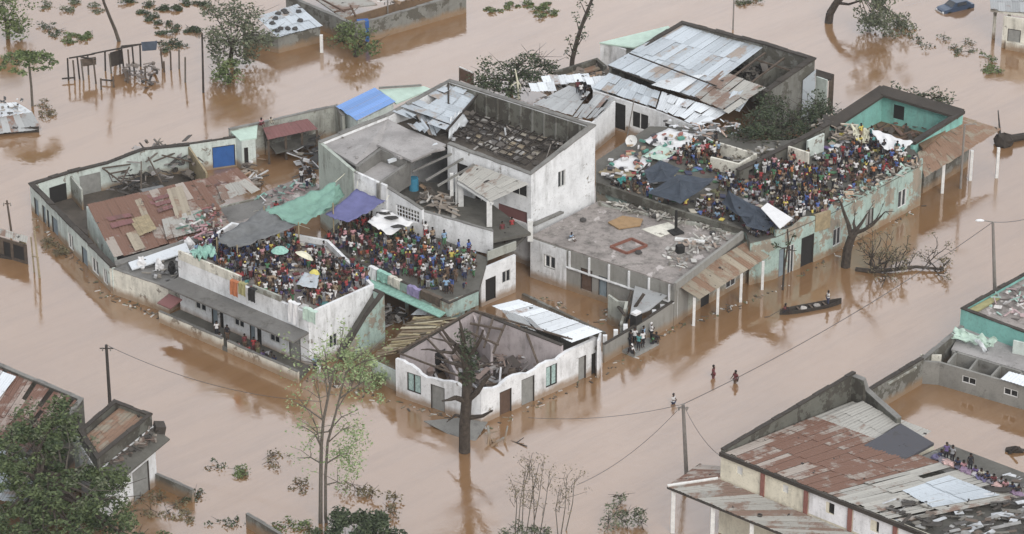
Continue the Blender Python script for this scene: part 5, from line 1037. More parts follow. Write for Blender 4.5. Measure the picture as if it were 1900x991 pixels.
def tree(name, label, cat, base, H, r, mat, barkm='bark', clumps=None, per=60, size=.35, crown=None, seed=1, depth=3, lean=(0, 0), spread=.7, bend=.25, fork=.45, droop=0, group=None, rad=1.0, kids=(2, 3), stems=1, flatness=.7, lean2=0):
    rg = random.Random(seed); t = thing(name, label, cat, base, group); b = B(); tips = []
    for s_ in range(stems):
        o = Vector((rg.uniform(-.4, .4)*(stems > 1), rg.uniform(-.3, .3)*(stems > 1), -1)); L = H*fork+1
        d = Vector((lean[0]+(rg.uniform(-.12, .12) if stems > 1 else 0), lean[1], 1)).normalized()
        pts = [Vector(base)+o]; 
        for i in range(5):
            d = (d+Vector((rg.uniform(-.05, .05), rg.uniform(-.05, .05), 0))).normalized(); pts.append(pts[-1]+d*L/5)
        b.path(pts, r*1.15, r*.75, 8)
        for k in range(rg.randint(*kids)+1):
            an = 2*math.pi*(k+rg.random()*.6)/3.5
            grow(b, rg, pts[-1-(k % 2)], (d*.8+Vector((math.cos(an), math.sin(an), .15))*spread).normalized(), H*(1-fork)*.5, r*.55, depth-1, tips, bend, spread, droop, kids)
    b.build('trunk', barkm, t)
    if mat:
        lb = B()
        for p, dd in tips: leaf_cloud(lb, rg, p, rad*rg.uniform(.6, 1.2), int(per*rg.uniform(.4, 1.3)), size, flatness, droop)
        lb.build('crown', mat, t)
    return t
def shrub(name, label, cat, pts, z, mat, n, size, rad, seed=1, group=None, kind=None, barkm='bark', twigs=0, flatness=.6):
    """spreading plant made of leaf clumps on short stems round the given photo points"""
    rg = random.Random(seed); c0 = P(sum(p[0] for p in pts)/len(pts), sum(p[1] for p in pts)/len(pts), 0); t = thing(name, label, cat, c0, group, kind); lb = B(); tb = B()
    for q in pts:
        x, y = q[0], q[1]; c = P(x, y, z if len(q) < 3 else q[2])
        for _ in range(3):
            cc = c+Vector((rg.gauss(0, rad*.5), rg.gauss(0, rad*.6), rg.uniform(-.3, .3)*rad)); leaf_cloud(lb, rg, cc, rad*rg.uniform(.5, .9), n//3, size, flatness)
        f = Vector((c.x+rg.uniform(-.5, .5), c.y+rg.uniform(-.5, .5), -.3)); tb.tube(c0+Vector((0, 0, -.6)), f, .05, .05, 4); tb.path([f, f.lerp(c, .5)+Vector((rg.uniform(-.3, .3), 0, .05)), c], .05, .025, 4)
        for k in range(twigs):
            e = c+Vector((rg.gauss(0, 1), rg.gauss(0, 1), abs(rg.gauss(0, .6))))*rad; e = c.lerp(e, .6); tb.path([c, c.lerp(e, .5)+Vector((0, 0, .05)), e], .03, .012, 3)
    tb.build('stems', barkm, t); lb.build('leaves', mat, t)
    return t
# dead tree in front of corner house
bp = P(862, 838, 0); b = B(); t = thing('dead_tree', 'big leafless dark tree standing in the water in front of the roofless corner house', 'tree', bp)
def DP(x, y, dy=0.0):      # point on the vertical plane through the tree, moved dy metres in depth
    dx_ = (x-950)/F; dv = (495.5-y)/F; d_ = (dx_, CT+dv*ST, -ST+dv*CT); tt = (bp.y+dy+Y0)/d_[1]
    return Vector((d_[0]*tt, bp.y+dy, HC+d_[2]*tt))
b.path([bp+Vector((0, 0, -1)), DP(862, 790), DP(866, 740), DP(868, 690), DP(862, 650)], .52, .42, 10)
rg = random.Random(11); tips = []
for pts, r0 in (([(866, 745), (845, 738, -.5), (832, 742, -.8)], .3), ([(868, 742), (885, 728, -.5), (900, 705, -.8), (906, 700, -1)], .3), ([(870, 775), (895, 772, -.6), (908, 765, -1)], .22), ([(862, 775), (845, 770, .6), (838, 776, .8)], .16),
                ([(862, 660), (845, 640, .4), (834, 630, .8), (824, 616, 1)], .26), ([(862, 655), (858, 620, -.3), (857, 615, -.4), (854, 600, -.3)], .24), ([(865, 670), (885, 640, -.6), (890, 632, -.9), (895, 618, -1)], .22), ([(850, 640), (840, 655, .6), (815, 652, 1), (795, 648, 1.2)], .18),
                ([(840, 640), (825, 632, .2), (805, 628, .5)], .12), ([(866, 690), (890, 680, 1), (915, 672, 1.5)], .14), ([(862, 680), (842, 675, .4), (820, 668, .9)], .2)):
    q = [DP(*p) for p in pts]; b.path(q, r0*1.05, r0*.45, 7)
    for _ in range(2): grow(b, rg, q[-1], (q[-1]-q[-2]), rg.uniform(.4, .8), r0*.4, 0, tips, .4, .8)
b.build('trunk', 'bark', t); lb = B()
for x, y in ((868, 640), (872, 660), (860, 625), (878, 680), (866, 700)): leaf_cloud(lb, rg, DP(x, y, -.3), .8, 90, .3, 1.2)
b_ = lb.build('crown', 'leaf_dark', t)
# tree on the green facade side
bp = P(1568, 495, 0); t = thing('dead_tree', 'leafless forked dark tree leaning in the water before the sea green facade', 'tree', bp); b = B(); tips = []
b.path([bp+Vector((0, 0, -1)), DP(1572, 465), DP(1580, 440), DP(1588, 428)], .48, .36, 9)
for pts, r0 in (([(1580, 440), (1574, 415, .3), (1566, 395, .5), (1560, 375, .6)], .26), ([(1588, 430), (1584, 415), (1585, 408)], .2), ([(1586, 432), (1600, 428, -.4), (1618, 418, -.7), (1636, 400, -1)], .24), ([(1588, 428), (1600, 412, .4), (1608, 398, .8)], .2), ([(1610, 422, -.6), (1625, 408, -.3), (1632, 396, 0)], .12)):
    q = [DP(*p) for p in pts]; b.path(q, r0, r0*.4, 6); grow(b, rg, q[-1], q[-1]-q[-2], 1.0, r0*.3, 1, tips, .4, .8)
b.build('trunk', 'bark', t)
# small snag against the green facade
bp = P(1452, 538, 0); b = B(); tips = []; b.path([bp+Vector((0, 0, -1)), DP(1455, 500), DP(1463, 450), DP(1461, 425)], .12, .07, 5)
for q in ((1440, 455), (1472, 435), (1478, 465)): b.path([DP(1461, 460), DP((1461+q[0])/2, (460+q[1])/2+3), DP(*q)], .08, .04, 4)
lb = B(); [leaf_cloud(lb, rg, DP(x, y, -.2), .35, 18, .3) for x, y in ((1438, 455), (1472, 436), (1462, 450))]
t = thing('slender_dead_tree', 'thin dark sapling standing against the sea green facade', 'tree', bp); b.build('trunk', 'bark', t); lb.build('crown', 'leaf_dark', t)
# wispy twin-trunk tree, bottom centre
bp = P(594, 970, 0); t = thing('wispy_tree', 'tall twin trunked tree with thin pale leaves in the bottom foreground', 'tree', bp); b = B(); lb = B(); rg = random.Random(21)
b.path([bp+Vector((0, 0, -1)), DP(595, 900), DP(596, 830), DP(600, 780), DP(612, 720), DP(620, 680)], .19, .08, 7)
b.path([bp+Vector((.6, .2, -1)), DP(604, 960), DP(604, 880), DP(608, 820), DP(622, 770), DP(632, 730), DP(642, 690)], .16, .06, 6)
twig_ends = []
for sx, sy, ex, ey in ((596, 840, 575, 760), (596, 830, 560, 790), (600, 790, 580, 700), (608, 740, 590, 660), (612, 720, 600, 640), (620, 690, 640, 620), (625, 760, 660, 700), (610, 820, 650, 790), (606, 860, 650, 840), (604, 900, 640, 900), (630, 740, 690, 700), (640, 700, 680, 650), (600, 780, 545, 745), (596, 860, 550, 850), (620, 690, 560, 670), (642, 690, 700, 665), (615, 800, 575, 820), (610, 800, 665, 760)):
    dz = rg.uniform(-1.6, 1.6); mx, my = (sx+ex)/2+rg.uniform(-6, 6), (sy+ey)/2-6
    q = [DP(sx, sy), DP(mx, my, dz*.5), DP(ex, ey, dz)]; b.path(q, .075, .025, 4); twig_ends += [q[1], q[2], q[2]]
    for _ in range(3):
        e = q[rg.randint(1, 2)]+Vector((rg.gauss(0, 1), rg.gauss(0, 1), rg.gauss(.4, .8))); b.path([q[1], q[1].lerp(e, .5)+Vector((0, 0, .2)), e], .035, .015, 3); twig_ends.append(e)
for p in twig_ends: leaf_cloud(lb, rg, p, rg.uniform(.5, 1.1), rg.randint(6, 16), .24, 1.1)
for x, y, r_ in ((655, 830, 1.5), (640, 850, 1.3), (668, 815, 1.2), (650, 870, 1.2), (630, 835, 1.0), (660, 800, 1.0), (655, 855, 1.3)): leaf_cloud(lb, rg, DP(x, y, rg.uniform(-.8, .8)), r_, 105, .26, .9)
for x, y, r_ in ((625, 650, 1.2), (610, 670, 1.0), (645, 665, 1.2), (670, 690, 1.0), (655, 645, .9), (690, 670, .8), (640, 690, 1.2), (705, 740, .6), (620, 690, 1.2), (600, 650, 1.0), (680, 715, .9), (665, 665, 1.0), (635, 625, .8)): leaf_cloud(lb, rg, DP(x, y, rg.uniform(-1, 1)), r_, 46, .26, .9)
b.build('trunk', 'grey_bark', t); lb.build('crown', 'leaf_pale', t)
# dark bush and bare shrubs, bottom
shrub('dark_bush', 'dense dark green bush in the water at the foot of the twin trunked tree', 'bush', [(625, 965), (650, 960), (675, 958), (700, 960), (640, 980), (670, 982), (705, 980), (610, 985), (725, 985)], 1.2, 'leaf_dark', 330, .34, 1.3, 31)
shrub('half_bare_bush', 'brown half bare bush beside the dense dark green bush', 'bush', [(672, 908), (690, 915), (735, 925), (725, 950), (655, 900)], .5, 'leaf_dry', 60, .3, .9, 32, twigs=6)
def wisp(label, pts, seed, leafm_='leaf_dry', n=14):
    rg = random.Random(seed); bx, by = pts[0][0], pts[0][1]; base = P(bx, by, 0); t = thing('bare_shrub', label, 'shrub', base); b = B(); lb = B()
    for (x, y, x2, y2) in pts:
        p = P(x, y, 0); 
        dx_ = (x2-950)/F; dv = (495.5-y2)/F; d_ = (dx_, CT+dv*ST, -ST+dv*CT); tt = (p.y+Y0)/d_[1]; q = Vector((d_[0]*tt, p.y, HC+d_[2]*tt))
        m_ = p.lerp(q, .5)+Vector((rg.uniform(-.4, .4), rg.uniform(-.6, .6), 0)); b.path([p-Vector((0, 0, .5)), m_, q], .07, .025, 4)
        for k in range(7):
            s_ = p.lerp(q, rg.uniform(.3, 1)); e = s_+Vector((rg.gauss(0, .6), rg.gauss(0, .5), rg.uniform(.2, 1.5))); b.path([s_, s_.lerp(e, .5)+Vector((rg.uniform(-.2, .2), 0, 0)), e], .03, .012, 3)
            leaf_cloud(lb, rg, e, .5, n, .16, 1.2)
    b.build('stems', 'grey_bark', t); lb.build('leaves', leafm_, t)
wisp('tall pale leafless shrub with many thin stems at the bottom centre right', [(960, 990, 975, 870), (975, 992, 1000, 860), (985, 990, 1010, 850), (955, 985, 955, 900), (1000, 992, 1020, 880), (968, 990, 988, 840), (992, 990, 985, 850)], 41)
wisp('thin pale upright shrub right of the tall leafless shrub', [(1040, 990, 1052, 880), (1048, 985, 1066, 890), (1036, 992, 1040, 900)], 42)
shrub('low_grey_shrub', 'low grey green shrub at the foot of the tall leafless shrub', 'shrub', [(960, 985), (985, 980), (1010, 988), (940, 990)], .6, 'leaf_grey', 110, .25, .8, 43, twigs=5)
shrub('round_twiggy_bush', 'round twiggy half bare bush standing alone in the water at the bottom, right of centre', 'bush', [(1145, 945), (1165, 950), (1185, 955), (1130, 965), (1160, 970), (1190, 970), (1150, 920)], .8, 'leaf_grey', 90, .24, .9, 44, twigs=9)
# big tree bottom left
rg = random.Random(51); bp = P(60, 1010, 0); t = thing('big_leafy_tree', 'big spreading green tree filling the bottom left corner', 'tree', bp); b = B(); lb = B(); tips = []
pts_ = [(30, 740), (60, 760), (95, 775), (20, 790), (120, 800), (70, 810), (150, 850), (120, 860), (60, 850), (20, 850), (180, 870), (140, 900), (90, 900), (40, 900), (10, 930), (170, 930), (200, 890), (130, 950), (80, 960), (30, 970), (200, 960), (160, 985), (110, 990), (230, 975), (5, 720), (10, 830), (60, 990), (190, 905), (250, 985), (105, 755)]
pts_ = [(x, y+22) for x, y in pts_ if y > 745]
def z_at(y): return lerp(8.0, 4.2, (y-740)/270)
hub = P(70, 900, 5.0)
b.path([P(60, 1030, -1), P(60, 1000, 2), hub], .55, .4, 8)
for x, y in pts_:
    c = P(x, y, z_at(y)+rg.uniform(-.6, .6)); m_ = hub.lerp(c, .5)+Vector((rg.uniform(-.6, .6), rg.uniform(-.6, .6), .6)); b.path([hub, m_, c], .2, .05, 5)
    for _ in range(6): leaf_cloud(lb, rg, c+Vector((rg.gauss(0, 1.1), rg.gauss(0, 1.4), rg.gauss(0, .5))), rg.uniform(.6, 1.15), 120, .33, .65)
    for _ in range(4): e = c+Vector((rg.gauss(0, 1.6), rg.gauss(0, 1.6), rg.uniform(0, 1))); b.path([c, c.lerp(e, .5), e], .05, .02, 3)
b.build('trunk', 'bark', t); lb.build('crown', 'leaf_deep', t)
# second paler tree behind it
rg = random.Random(53); t = thing('grey_leafed_tree', 'half stripped grey tree mixed into the back of the big spreading tree at lower left', 'tree', P(120, 950, 0)); b = B(); lb = B(); hub = P(120, 900, 4)
b.path([P(120, 960, -1), hub], .3, .25, 6)
for x, y in ((100, 790), (130, 830), (60, 780), (160, 860), (90, 830), (40, 820), (170, 910)):
    c = P(x, y, 6.6); b.path([hub, hub.lerp(c, .5)+Vector((0, 0, .5)), c], .14, .04, 4)
    for _ in range(5): e = c+Vector((rg.gauss(0, 1.4), rg.gauss(0, 1.4), rg.uniform(0, 1.2))); b.path([c, e], .04, .015, 3); leaf_cloud(lb, rg, e, .6, 22, .28)
b.build('trunk', 'grey_bark', t); lb.build('crown', 'leaf_grey', t)
shrub('submerged_scrub', 'sunken olive scrub in front of the white wall of the parapet house', 'scrub', [(230, 915), (260, 925), (300, 925), (330, 935), (280, 945), (240, 950), (310, 950), (340, 950), (215, 935)], .15, 'leaf_dry', 120, .28, 1.1, 55, twigs=3, flatness=.25)
# top left: palm-like tree
bp = P(60, 197, 0); t = thing('flat_topped_palm', 'thin trunked tree with wind swept flat crown at the upper left', 'tree', bp); b = B(); lb = B(); rg = random.Random(61)
b.path([bp+Vector((0, 0, -1)), DP(58, 160), DP(54, 120), DP(50, 112)], .16, .12, 6)
for k in range(12):
    an = 2*math.pi*k/12+rg.uniform(-.2, .2); L = rg.uniform(1.8, 2.9); s0_ = DP(50, 112); pp_ = [s0_+Vector((math.cos(an)*L*f*1.15, math.sin(an)*L*f, (.9*f-1.3*f*f)*1.5+.3)) for f in (0, .35, .7, 1)]; b.path(pp_, .06, .02, 4)
    for q in pp_[1:]: leaf_cloud(lb, rg, q, .6, 34, .4, .35)
b.build('trunk', 'grey_bark', t); lb.build('crown', 'leaf_mid', t)
# big grey-green tree at top
bp = P(430, 95, 0)
def canopy(name, label, cat, trunk, clumps, mat, per, size, rad, seed, barkm='bark', flatness=.7, twigs=2, hub=None, group=None):
    rg = random.Random(seed); base = P(trunk[0], trunk[1], 0); t = thing(name, label, cat, base, group); b = B(); lb = B(); hb = P(*hub) if hub else base+Vector((0, 0, 2))
    b.path([base-Vector((0, 0, 1)), base.lerp(hb, .5)+Vector((rg.uniform(-.2, .2), 0, .2)), hb], .3, .2, 7)
    for x, y, z in clumps:
        c = P(x, y, z); b.path([hb, hb.lerp(c, .5)+Vector((rg.uniform(-.4, .4), rg.uniform(-.4, .4), .4)), c], .12, .04, 4)
        for _ in range(4): leaf_cloud(lb, rg, c+Vector((rg.gauss(0, rad*.5), rg.gauss(0, rad*.6), rg.gauss(0, rad*.25))), rad*rg.uniform(.5, .9), per//4, size, flatness)
        for _ in range(twigs): e = c+Vector((rg.gauss(0, rad), rg.gauss(0, rad), rg.uniform(0, rad))); b.path([c, c.lerp(e, .5), e], .04, .015, 3)
    b.build('trunk', barkm, t); lb.build('crown', mat, t); return t
canopy('grey_green_tree', 'large grey green drooping tree left of the pale banded tin shed', 'tree', (425, 105), [(400, 30, 6), (430, 20, 6.5), (460, 35, 6), (410, 55, 5), (440, 50, 5.5), (470, 60, 4.5), (395, 75, 3.5), (430, 80, 4), (460, 85, 3), (480, 75, 2.5), (415, 100, 2), (440, 105, 1.5)], 'leaf_grey', 260, .36, 1.7, 62, hub=(430, 85, 3), twigs=5)
canopy('low_green_tree', 'small green round bush hanging in the water below the large grey green tree', 'tree', (425, 150), [(420, 130, 2), (432, 140, 1.5), (410, 145, 1), (425, 118, 2.4)], 'leaf_mid', 200, .33, 1.1, 63, hub=(425, 145, 1))
canopy('waterside_tree', 'green leafy bush with bare branches below the blue tank at the top', 'tree', (660, 105), [(640, 60, 2.5), (660, 70, 2.5), (685, 65, 2.5), (690, 85, 1.5), (670, 88, 1.2), (630, 75, 1.5), (650, 55, 3)], 'leaf_mid', 190, .33, 1.2, 64, hub=(660, 90, 1), twigs=5)
canopy('corner_tree', 'dark green leafy tree cut by the top left corner', 'tree', (15, 60), [(5, 10, 4), (25, 15, 4), (10, 35, 3), (35, 35, 2.5), (20, 50, 1.5), (-10, 30, 3)], 'leaf_mid', 260, .36, 1.5, 65, hub=(12, 40, 2))
for lab, nm, pts, m_, n, sd_, tw in (
    ('fallen green boughs floating along the top edge, left', 'fallen_boughs', [(90, 8), (115, 12), (145, 5), (170, 15)], 'leaf_grey', 90, 71, 4),
    ('floating leafy clump left of the skeleton shed', 'floating_plants', [(85, 48), (105, 55), (95, 62)], 'leaf_dark', 50, 72, 3),
    ('yellow green floating clump between the palm and the skeleton shed', 'floating_plants', [(140, 68), (155, 72), (125, 68), (175, 66)], 'leaf_mid', 110, 73, 2),
    ('wide drift of broken green branches at the top behind the skeleton shed', 'fallen_boughs', [(240, 5), (270, 10), (300, 15), (330, 10), (260, 25), (290, 45), (320, 50), (345, 55), (365, 60), (380, 10), (290, 30), (350, 5), (310, 60)], 'leaf_dark', 120, 74, 5),
    ('leafy branches snagged on the back of the skeleton shed', 'fallen_boughs', [(300, 75), (315, 80), (325, 88), (305, 92)], 'leaf_dark', 90, 75, 5),
    ('green floating bough at the top right of the walled compound', 'fallen_boughs', [(925, 18), (950, 12), (975, 10), (1000, 15), (1015, 8), (1025, 20), (1010, 28)], 'leaf_mid', 120, 76, 3),
    ('bare twig clump standing out of the water at the top, left of the leaning tree', 'floating_plants', [(1370, 3), (1385, 6), (1400, 2)], 'leaf_grey', 60, 77, 4),
    ('small dark floating bush next to the big drooping tree at the top right', 'floating_plants', [(1700, 75), (1712, 82)], 'leaf_dark', 30, 78, 4),
    ('scattered leafy sprigs in the water left of the pale corner house', 'floating_plants', [(1755, 70), (1765, 85), (1790, 80), (1800, 95), (1775, 98)], 'leaf_grey', 34, 79, 4),
    ('bright green floating clump below the pale corner house', 'floating_plants', [(1830, 112), (1838, 125), (1845, 132)], 'leaf_mid', 70, 80, 2),
    ('small floating leafy heap left of the twin trunked tree', 'floating_plants', [(440, 875), (455, 880)], 'leaf_mid', 50, 81, 4),
    ('thin upright weeds in the water nearest the twin trunked tree', 'floating_plants', [(500, 845), (510, 860), (555, 900), (565, 905)], 'leaf_dry', 34, 82, 4),
    ('tiny weed tufts in the water beside the short dark wall end', 'floating_plants', [(405, 865), (415, 972), (430, 965)], 'leaf_dark', 26, 83, 3),
    ('dark stalks poking from the water at the low yard wall', 'floating_plants', [(368, 925), (365, 915)], 'leaf_dark', 50, 84, 2),
    ('low green scrub behind the short dark wall end at the bottom', 'floating_plants', [(530, 975), (560, 980), (580, 988)], 'leaf_mid', 60, 85, 3),
    ('brown scrub by the doors of the long roofless building', 'scrub', [(95, 450), (110, 462), (120, 470)], 'leaf_dry', 70, 86, 4),
    ('washed up weeds beside the half sunk hut at the left', 'scrub', [(75, 195), (90, 205), (85, 215)], 'leaf_dry', 40, 87, 4)):
    shrub(nm, lab, 'plants', [(x+random.Random(x*y+k).uniform(-9, 9), y+random.Random(x+y*3+k).uniform(-5, 5)) for x, y in pts for k in range(2)], .12, m_, int(n*1.3), .24, .75, sd_, twigs=tw//2, flatness=.22)
# leaning tree with drooping crown at top right
bp = P(1536, 42, 0); t = thing('leaning_tree', 'leaning dark trunked tree with drooping crown dipping into the water, top right', 'tree', bp); b = B(); lb = B(); rg = random.Random(91)
b.path([bp+Vector((0, 0, -1)), DP(1540, 25), DP(1550, 8), DP(1566, -12), DP(1590, -25)], .5, .34, 8)
b.path([DP(1552, 5), DP(1575, 8, -.6), DP(1600, 0, -1)], .2, .1, 5)
for x, y, z in ((1605, -15, 6), (1625, 5, 4.5), (1618, 25, 2.8), (1635, 35, 2), (1660, 40, 1.4), (1650, 20, 3), (1640, 0, 4.6), (1615, 48, .9), (1640, 52, .7), (1670, 50, .7), (1600, 30, 2), (1685, 45, .5), (1655, -10, 5)):
    c = P(x, y, z); b.path([DP(1590, -25), c], .08, .03, 4)
    for _ in range(4): leaf_cloud(lb, rg, c+Vector((rg.gauss(0, .9), rg.gauss(0, 1.1), rg.gauss(0, .4))), .9, 55, .34, .8, .5)
b.build('trunk', 'bark', t); lb.build('crown', 'leaf_grey', t)
# tall bare palm behind
bp = P(1058, 155, 0); t = thing('tall_bare_tree', 'tall slanting stripped trunk with a few dark leaf stubs behind the two-storey house', 'tree', bp); b = B(); lb = B()
b.path([bp+Vector((0, 0, -.5)), DP(1062, 110), DP(1072, 70), DP(1084, 35), DP(1098, 0), DP(1104, -20)], .3, .12, 6)
for x0, y0, x1, y1 in ((1064, 105, 1056, 75), (1068, 90, 1085, 65), (1075, 60, 1068, 30), (1064, 110, 1052, 100), (1088, 28, 1078, 5), (1080, 50, 1094, 25)): b.path([DP(x0, y0), DP(x1, y1)], .09, .04, 4); leaf_cloud(lb, rg, DP(x1, y1), .5, 26, .3, 1.4)
for x, y in ((1066, 95), (1070, 80), (1080, 45), (1094, 10), (1074, 68)): leaf_cloud(lb, rg, DP(x, y), .45, 30, .28, 1.5)
b.build('trunk', 'bark', t); lb.build('crown', 'leaf_dark', t)
# thicket between houses
canopy('battered_thicket', 'dark green battered thicket behind the two-storey house', 'bush', (950, 165), [(890, 150, 2.2), (915, 140, 2.6), (940, 130, 3), (960, 120, 3.2), (985, 105, 3.2), (1000, 115, 3), (925, 160, 2), (950, 150, 2.4), (975, 140, 2.6), (900, 160, 1.6), (940, 170, 1.6), (970, 160, 2), (1020, 120, 2.6), (990, 135, 2.4)], 'leaf_dark', 220, .32, 1.4, 66, hub=(950, 150, 1), twigs=7)
t = thing('bare_trident_tree', 'pale three pronged bare trunk standing in front of the battered thicket', 'tree', P(963, 182, 1)); bp = P(963, 182, 1); b = B()
b.path([DP(963, 184), DP(960, 150), DP(956, 128)], .14, .06, 5); b.path([DP(960, 152), DP(950, 158), DP(946, 165)], .08, .04, 4); b.path([DP(960, 150), DP(966, 158), DP(966, 168)], .08, .04, 4); b.build('trunk', 'umbrella_cream', t)
canopy('overgrown_heap', 'dark fallen tree and creeper heap between the silver warehouse and crowded right roof', 'tree', (1450, 240), [(1400, 235, 5), (1425, 220, 5), (1450, 235, 4.5), (1475, 220, 4.5), (1500, 205, 4.4), (1520, 195, 4), (1535, 210, 3.4), (1495, 235, 4), (1420, 250, 4.6), (1385, 255, 5), (1440, 260, 4.2), (1475, 250, 4), (1515, 225, 3.4), (1400, 215, 4.6), (1430, 195, 4.6), (1455, 205, 4.2), (1410, 265, 4.4), (1530, 225, 3), (1465, 265, 3.8), (1370, 245, 4.6)], 'leaf_dark', 330, .3, 1.5, 67, hub=(1455, 235, 2.5), twigs=8)
canopy('roof_creeper', 'dark bushes behind the coping of the turquoise room', 'bush', (1720, 190), [(1680, 178, 4.5), (1700, 180, 4.2), (1725, 178, 4.4), (1745, 180, 4.8), (1750, 192, 4), (1665, 172, 4.6)], 'leaf_dark', 130, .3, 1.0, 68, hub=(1715, 190, 3), twigs=5)
# fallen bough in the street on the right
rg = random.Random(93); t = thing('fallen_tree', 'fallen bare tree with tangled branches floating in the street right of the forked dead tree', 'tree', P(1670, 500, 0)); b = B(); lb = B(); tips = []
b.path([P(1588, 500, .1), P(1620, 503, .25), P(1660, 500, .3), P(1700, 495, .3), P(1752, 500, .2)], .26, .12, 7)
for k in range(26):
    x = rg.uniform(1610, 1745); p = P(x, rg.uniform(496, 506), .25); grow(b, rg, p, Vector((rg.uniform(-.6, 1), rg.uniform(-1, 1), rg.uniform(.0, .9))), rg.uniform(.9, 2.2), .08, 2, tips, .35, .8)
for p, d in tips:
    if p.z > 0 and rg.random() < .4: leaf_cloud(lb, rg, p, .5, 12, .22, .7)
b.build('trunk', 'bark', t); lb.build('leaves', 'leaf_dry', t)
t = thing('washed_up_log', 'black logs and stump lying in the water beyond the brown verandah at the far right', 'log', P(1880, 255, 0)); b = B()
b.tube(P(1850, 262, .4), P(1925, 248, .4), .5, .35, 8); b.tube(P(1856, 250, .2), P(1852, 205, 1), .14, .06, 5); b.blob(P(1862, 262, .5), (1.2, .8, .9), 8, 5, jit=.2); b.build('log', 'dark_wood', t)
b = B(); b.path([P(222, 80, -.3), P(214, 56, 1.6), P(203, 30, 4.2), P(193, 5, 6.6), P(186, -20, 9)], .22, .14, 7); o = b.build('leaning_palm_trunk', 'grey_bark'); tag(o, 'long thin bare palm trunk slanting up out of the top left edge', 'trunk')

# ================= POLES AND WIRES =================
def pole(label, x, yt, yb, r=.14, mat='pole_dark', arm=None, lean=0, name='utility_pole'):
    p = HT(x, yt, yb); f = P(x+lean, yb, 0); t = thing(name, label, 'pole', f); b = B(); b.tube((f.x, f.y, -1), p, r, r*.75, 8); b.build('shaft', mat, t)
    if arm: b = B(); b.tube(p+Vector((-arm, 0, -.35)), p+Vector((arm, 0, -.35)), .06, n=4); b.build('cross_arm', mat, t)
    for k in (-1, 1):
        b = B(); b.tube(p+Vector((k*.35, 0, -.6)), p+Vector((k*.35, 0, -.25)), .07, .05, 6); b.build('insulator', 'pole_grey', t)
    return p
pl = pole('dark thin pole left of the crowded terrace house, standing behind the parapet house', 205, 640, 765, .17, 'pole_dark', .6)
pc = pole('grey concrete pole with many wires in the street at the bottom centre right', 1264, 750, 882, .19, 'pole_grey', .5, lean=11)
pr_ = HT(1832, 412, 552); f = P(1848, 552, 0); t = thing('street_lamp', 'leaning grey lamp post with a single white lamp arm at the right', 'street lamp', f)
b = B(); b.tube((f.x, f.y, -1), pr_, .2, .13, 8); b.build('shaft', 'pole_grey', t); b = B(); b.tube(pr_, pr_+Vector((-1.0, -.3, .3)), .06, n=5); b.build('arm', 'pole_grey', t); b = B(); b.blob(pr_+Vector((-1.3, -.35, .33)), (.45, .2, .12)); b.build('lamp_head', 'lamp_glass', t)
pole('short pole with a small flat top at the left edge', 17, 372, 428, .12, 'wood', .25, lean=5)
pole('thin dark pole standing in the water left of the grey green tree', 380, 62, 172, .13, 'dark_wood', None, lean=-3)
pole('thin pole at the very top, right of centre', 1360, -30, 55, .1, 'pole_grey', None)
pole('pale thin pole in the water at the top left of the walled compound wall', 720, 0, 46, .1, 'pole_grey', None)
def wire(label, p, q, sag, r=.03):
    b = B(); pts = [p.lerp(q, i/14)+Vector((0, 0, -sag*4*(i/14)*(1-i/14))) for i in range(15)]; b.path(pts, r, r, 4); o = b.build('overhead_wire', 'cable'); tag(o, label, 'wire', 'overhead wires')
wire('wire from the dark thin pole towards the dead tree', pl, HT(600, 745, 860), 1.2, .025)
wire('upper wire along the street from the concrete pole to the lamp post', pc, pr_, 1.0)
wire('wire from the lamp post out of the right edge', pr_, P(1960, 385, 7), .5)
wire('wire from the concrete pole to the lower left across the water', pc, P(1070, 900, 5.5), .9, .022)
wire('wire from the concrete pole level to the left toward the dead tree', pc, P(980, 775, 6), .6, .022)
wire('wire from the concrete pole down to the hall porch', pc, V(1335, 845, 6), .6, .022)

# ================= TARPS, UMBRELLAS ON THE ROOFS =================
Zt = ZB+2.3
o = tarp('green_tarpaulin', [V(492, 388, Zt), V(622, 338, Zt+.4), V(618, 380, Zt), V(556, 418, Zt-.2)], 'green_tarp', .7, 22, 14, .25, seed=1); tag(o, 'big sagging green tarpaulin shading the left roof crowd', 'tarpaulin')
o = tarp('green_tarpaulin', [V(578, 368, Zt-.3), V(628, 342, Zt-.2), V(640, 362, Zt-1.2), V(600, 398, Zt-1.0)], 'green_tarp', .3, 14, 8, .3, seed=5); tag(o, 'smaller folded end of green tarpaulin next to the purple tarpaulin', 'tarpaulin')
o = tarp('grey_tarpaulin', [V(400, 444, Zt-.8), V(488, 386, Zt-.1), V(552, 418, Zt-.3), V(440, 460, Zt-.6)], 'grey_tarp', .5, 18, 12, .2, seed=2); tag(o, 'grey tarpaulin tent stretched left of the green tarpaulin', 'tarpaulin')
o = tarp('purple_tarpaulin', [V(604, 398, 7.4), V(662, 350, 7.9), V(716, 372, 7.7), V(648, 412, 6.9)], 'purple_tarp', .35, 16, 10, .12, seed=3); tag(o, 'blue purple tarpaulin tied to the two-storey house wall', 'tarpaulin')
o = tarp('white_patterned_sheet', [V(682, 412, 6.6), V(710, 386, 6.9), V(768, 412, 6.6), V(722, 436, 6.0)], 'white_sheet', .2, 10, 8, .2, seed=4); tag(o, 'white sheet with dark patches below the purple tarpaulin', 'sheet')
for k, (x, y) in enumerate(((715, 395), (738, 420), (728, 404))):
    b = B(); b.blob(V(x, y, 6.75), (.75, .35, .12), jit=.25, col=(.03, .03, .03)); o = b.build('dark_cloth', 'mixed'); tag(o, ['upper black cloth on the white patterned sheet', 'lower black cloth on the white patterned sheet', 'middle black cloth on the white patterned sheet'][k], 'cloth', 'black cloths on the white sheet')
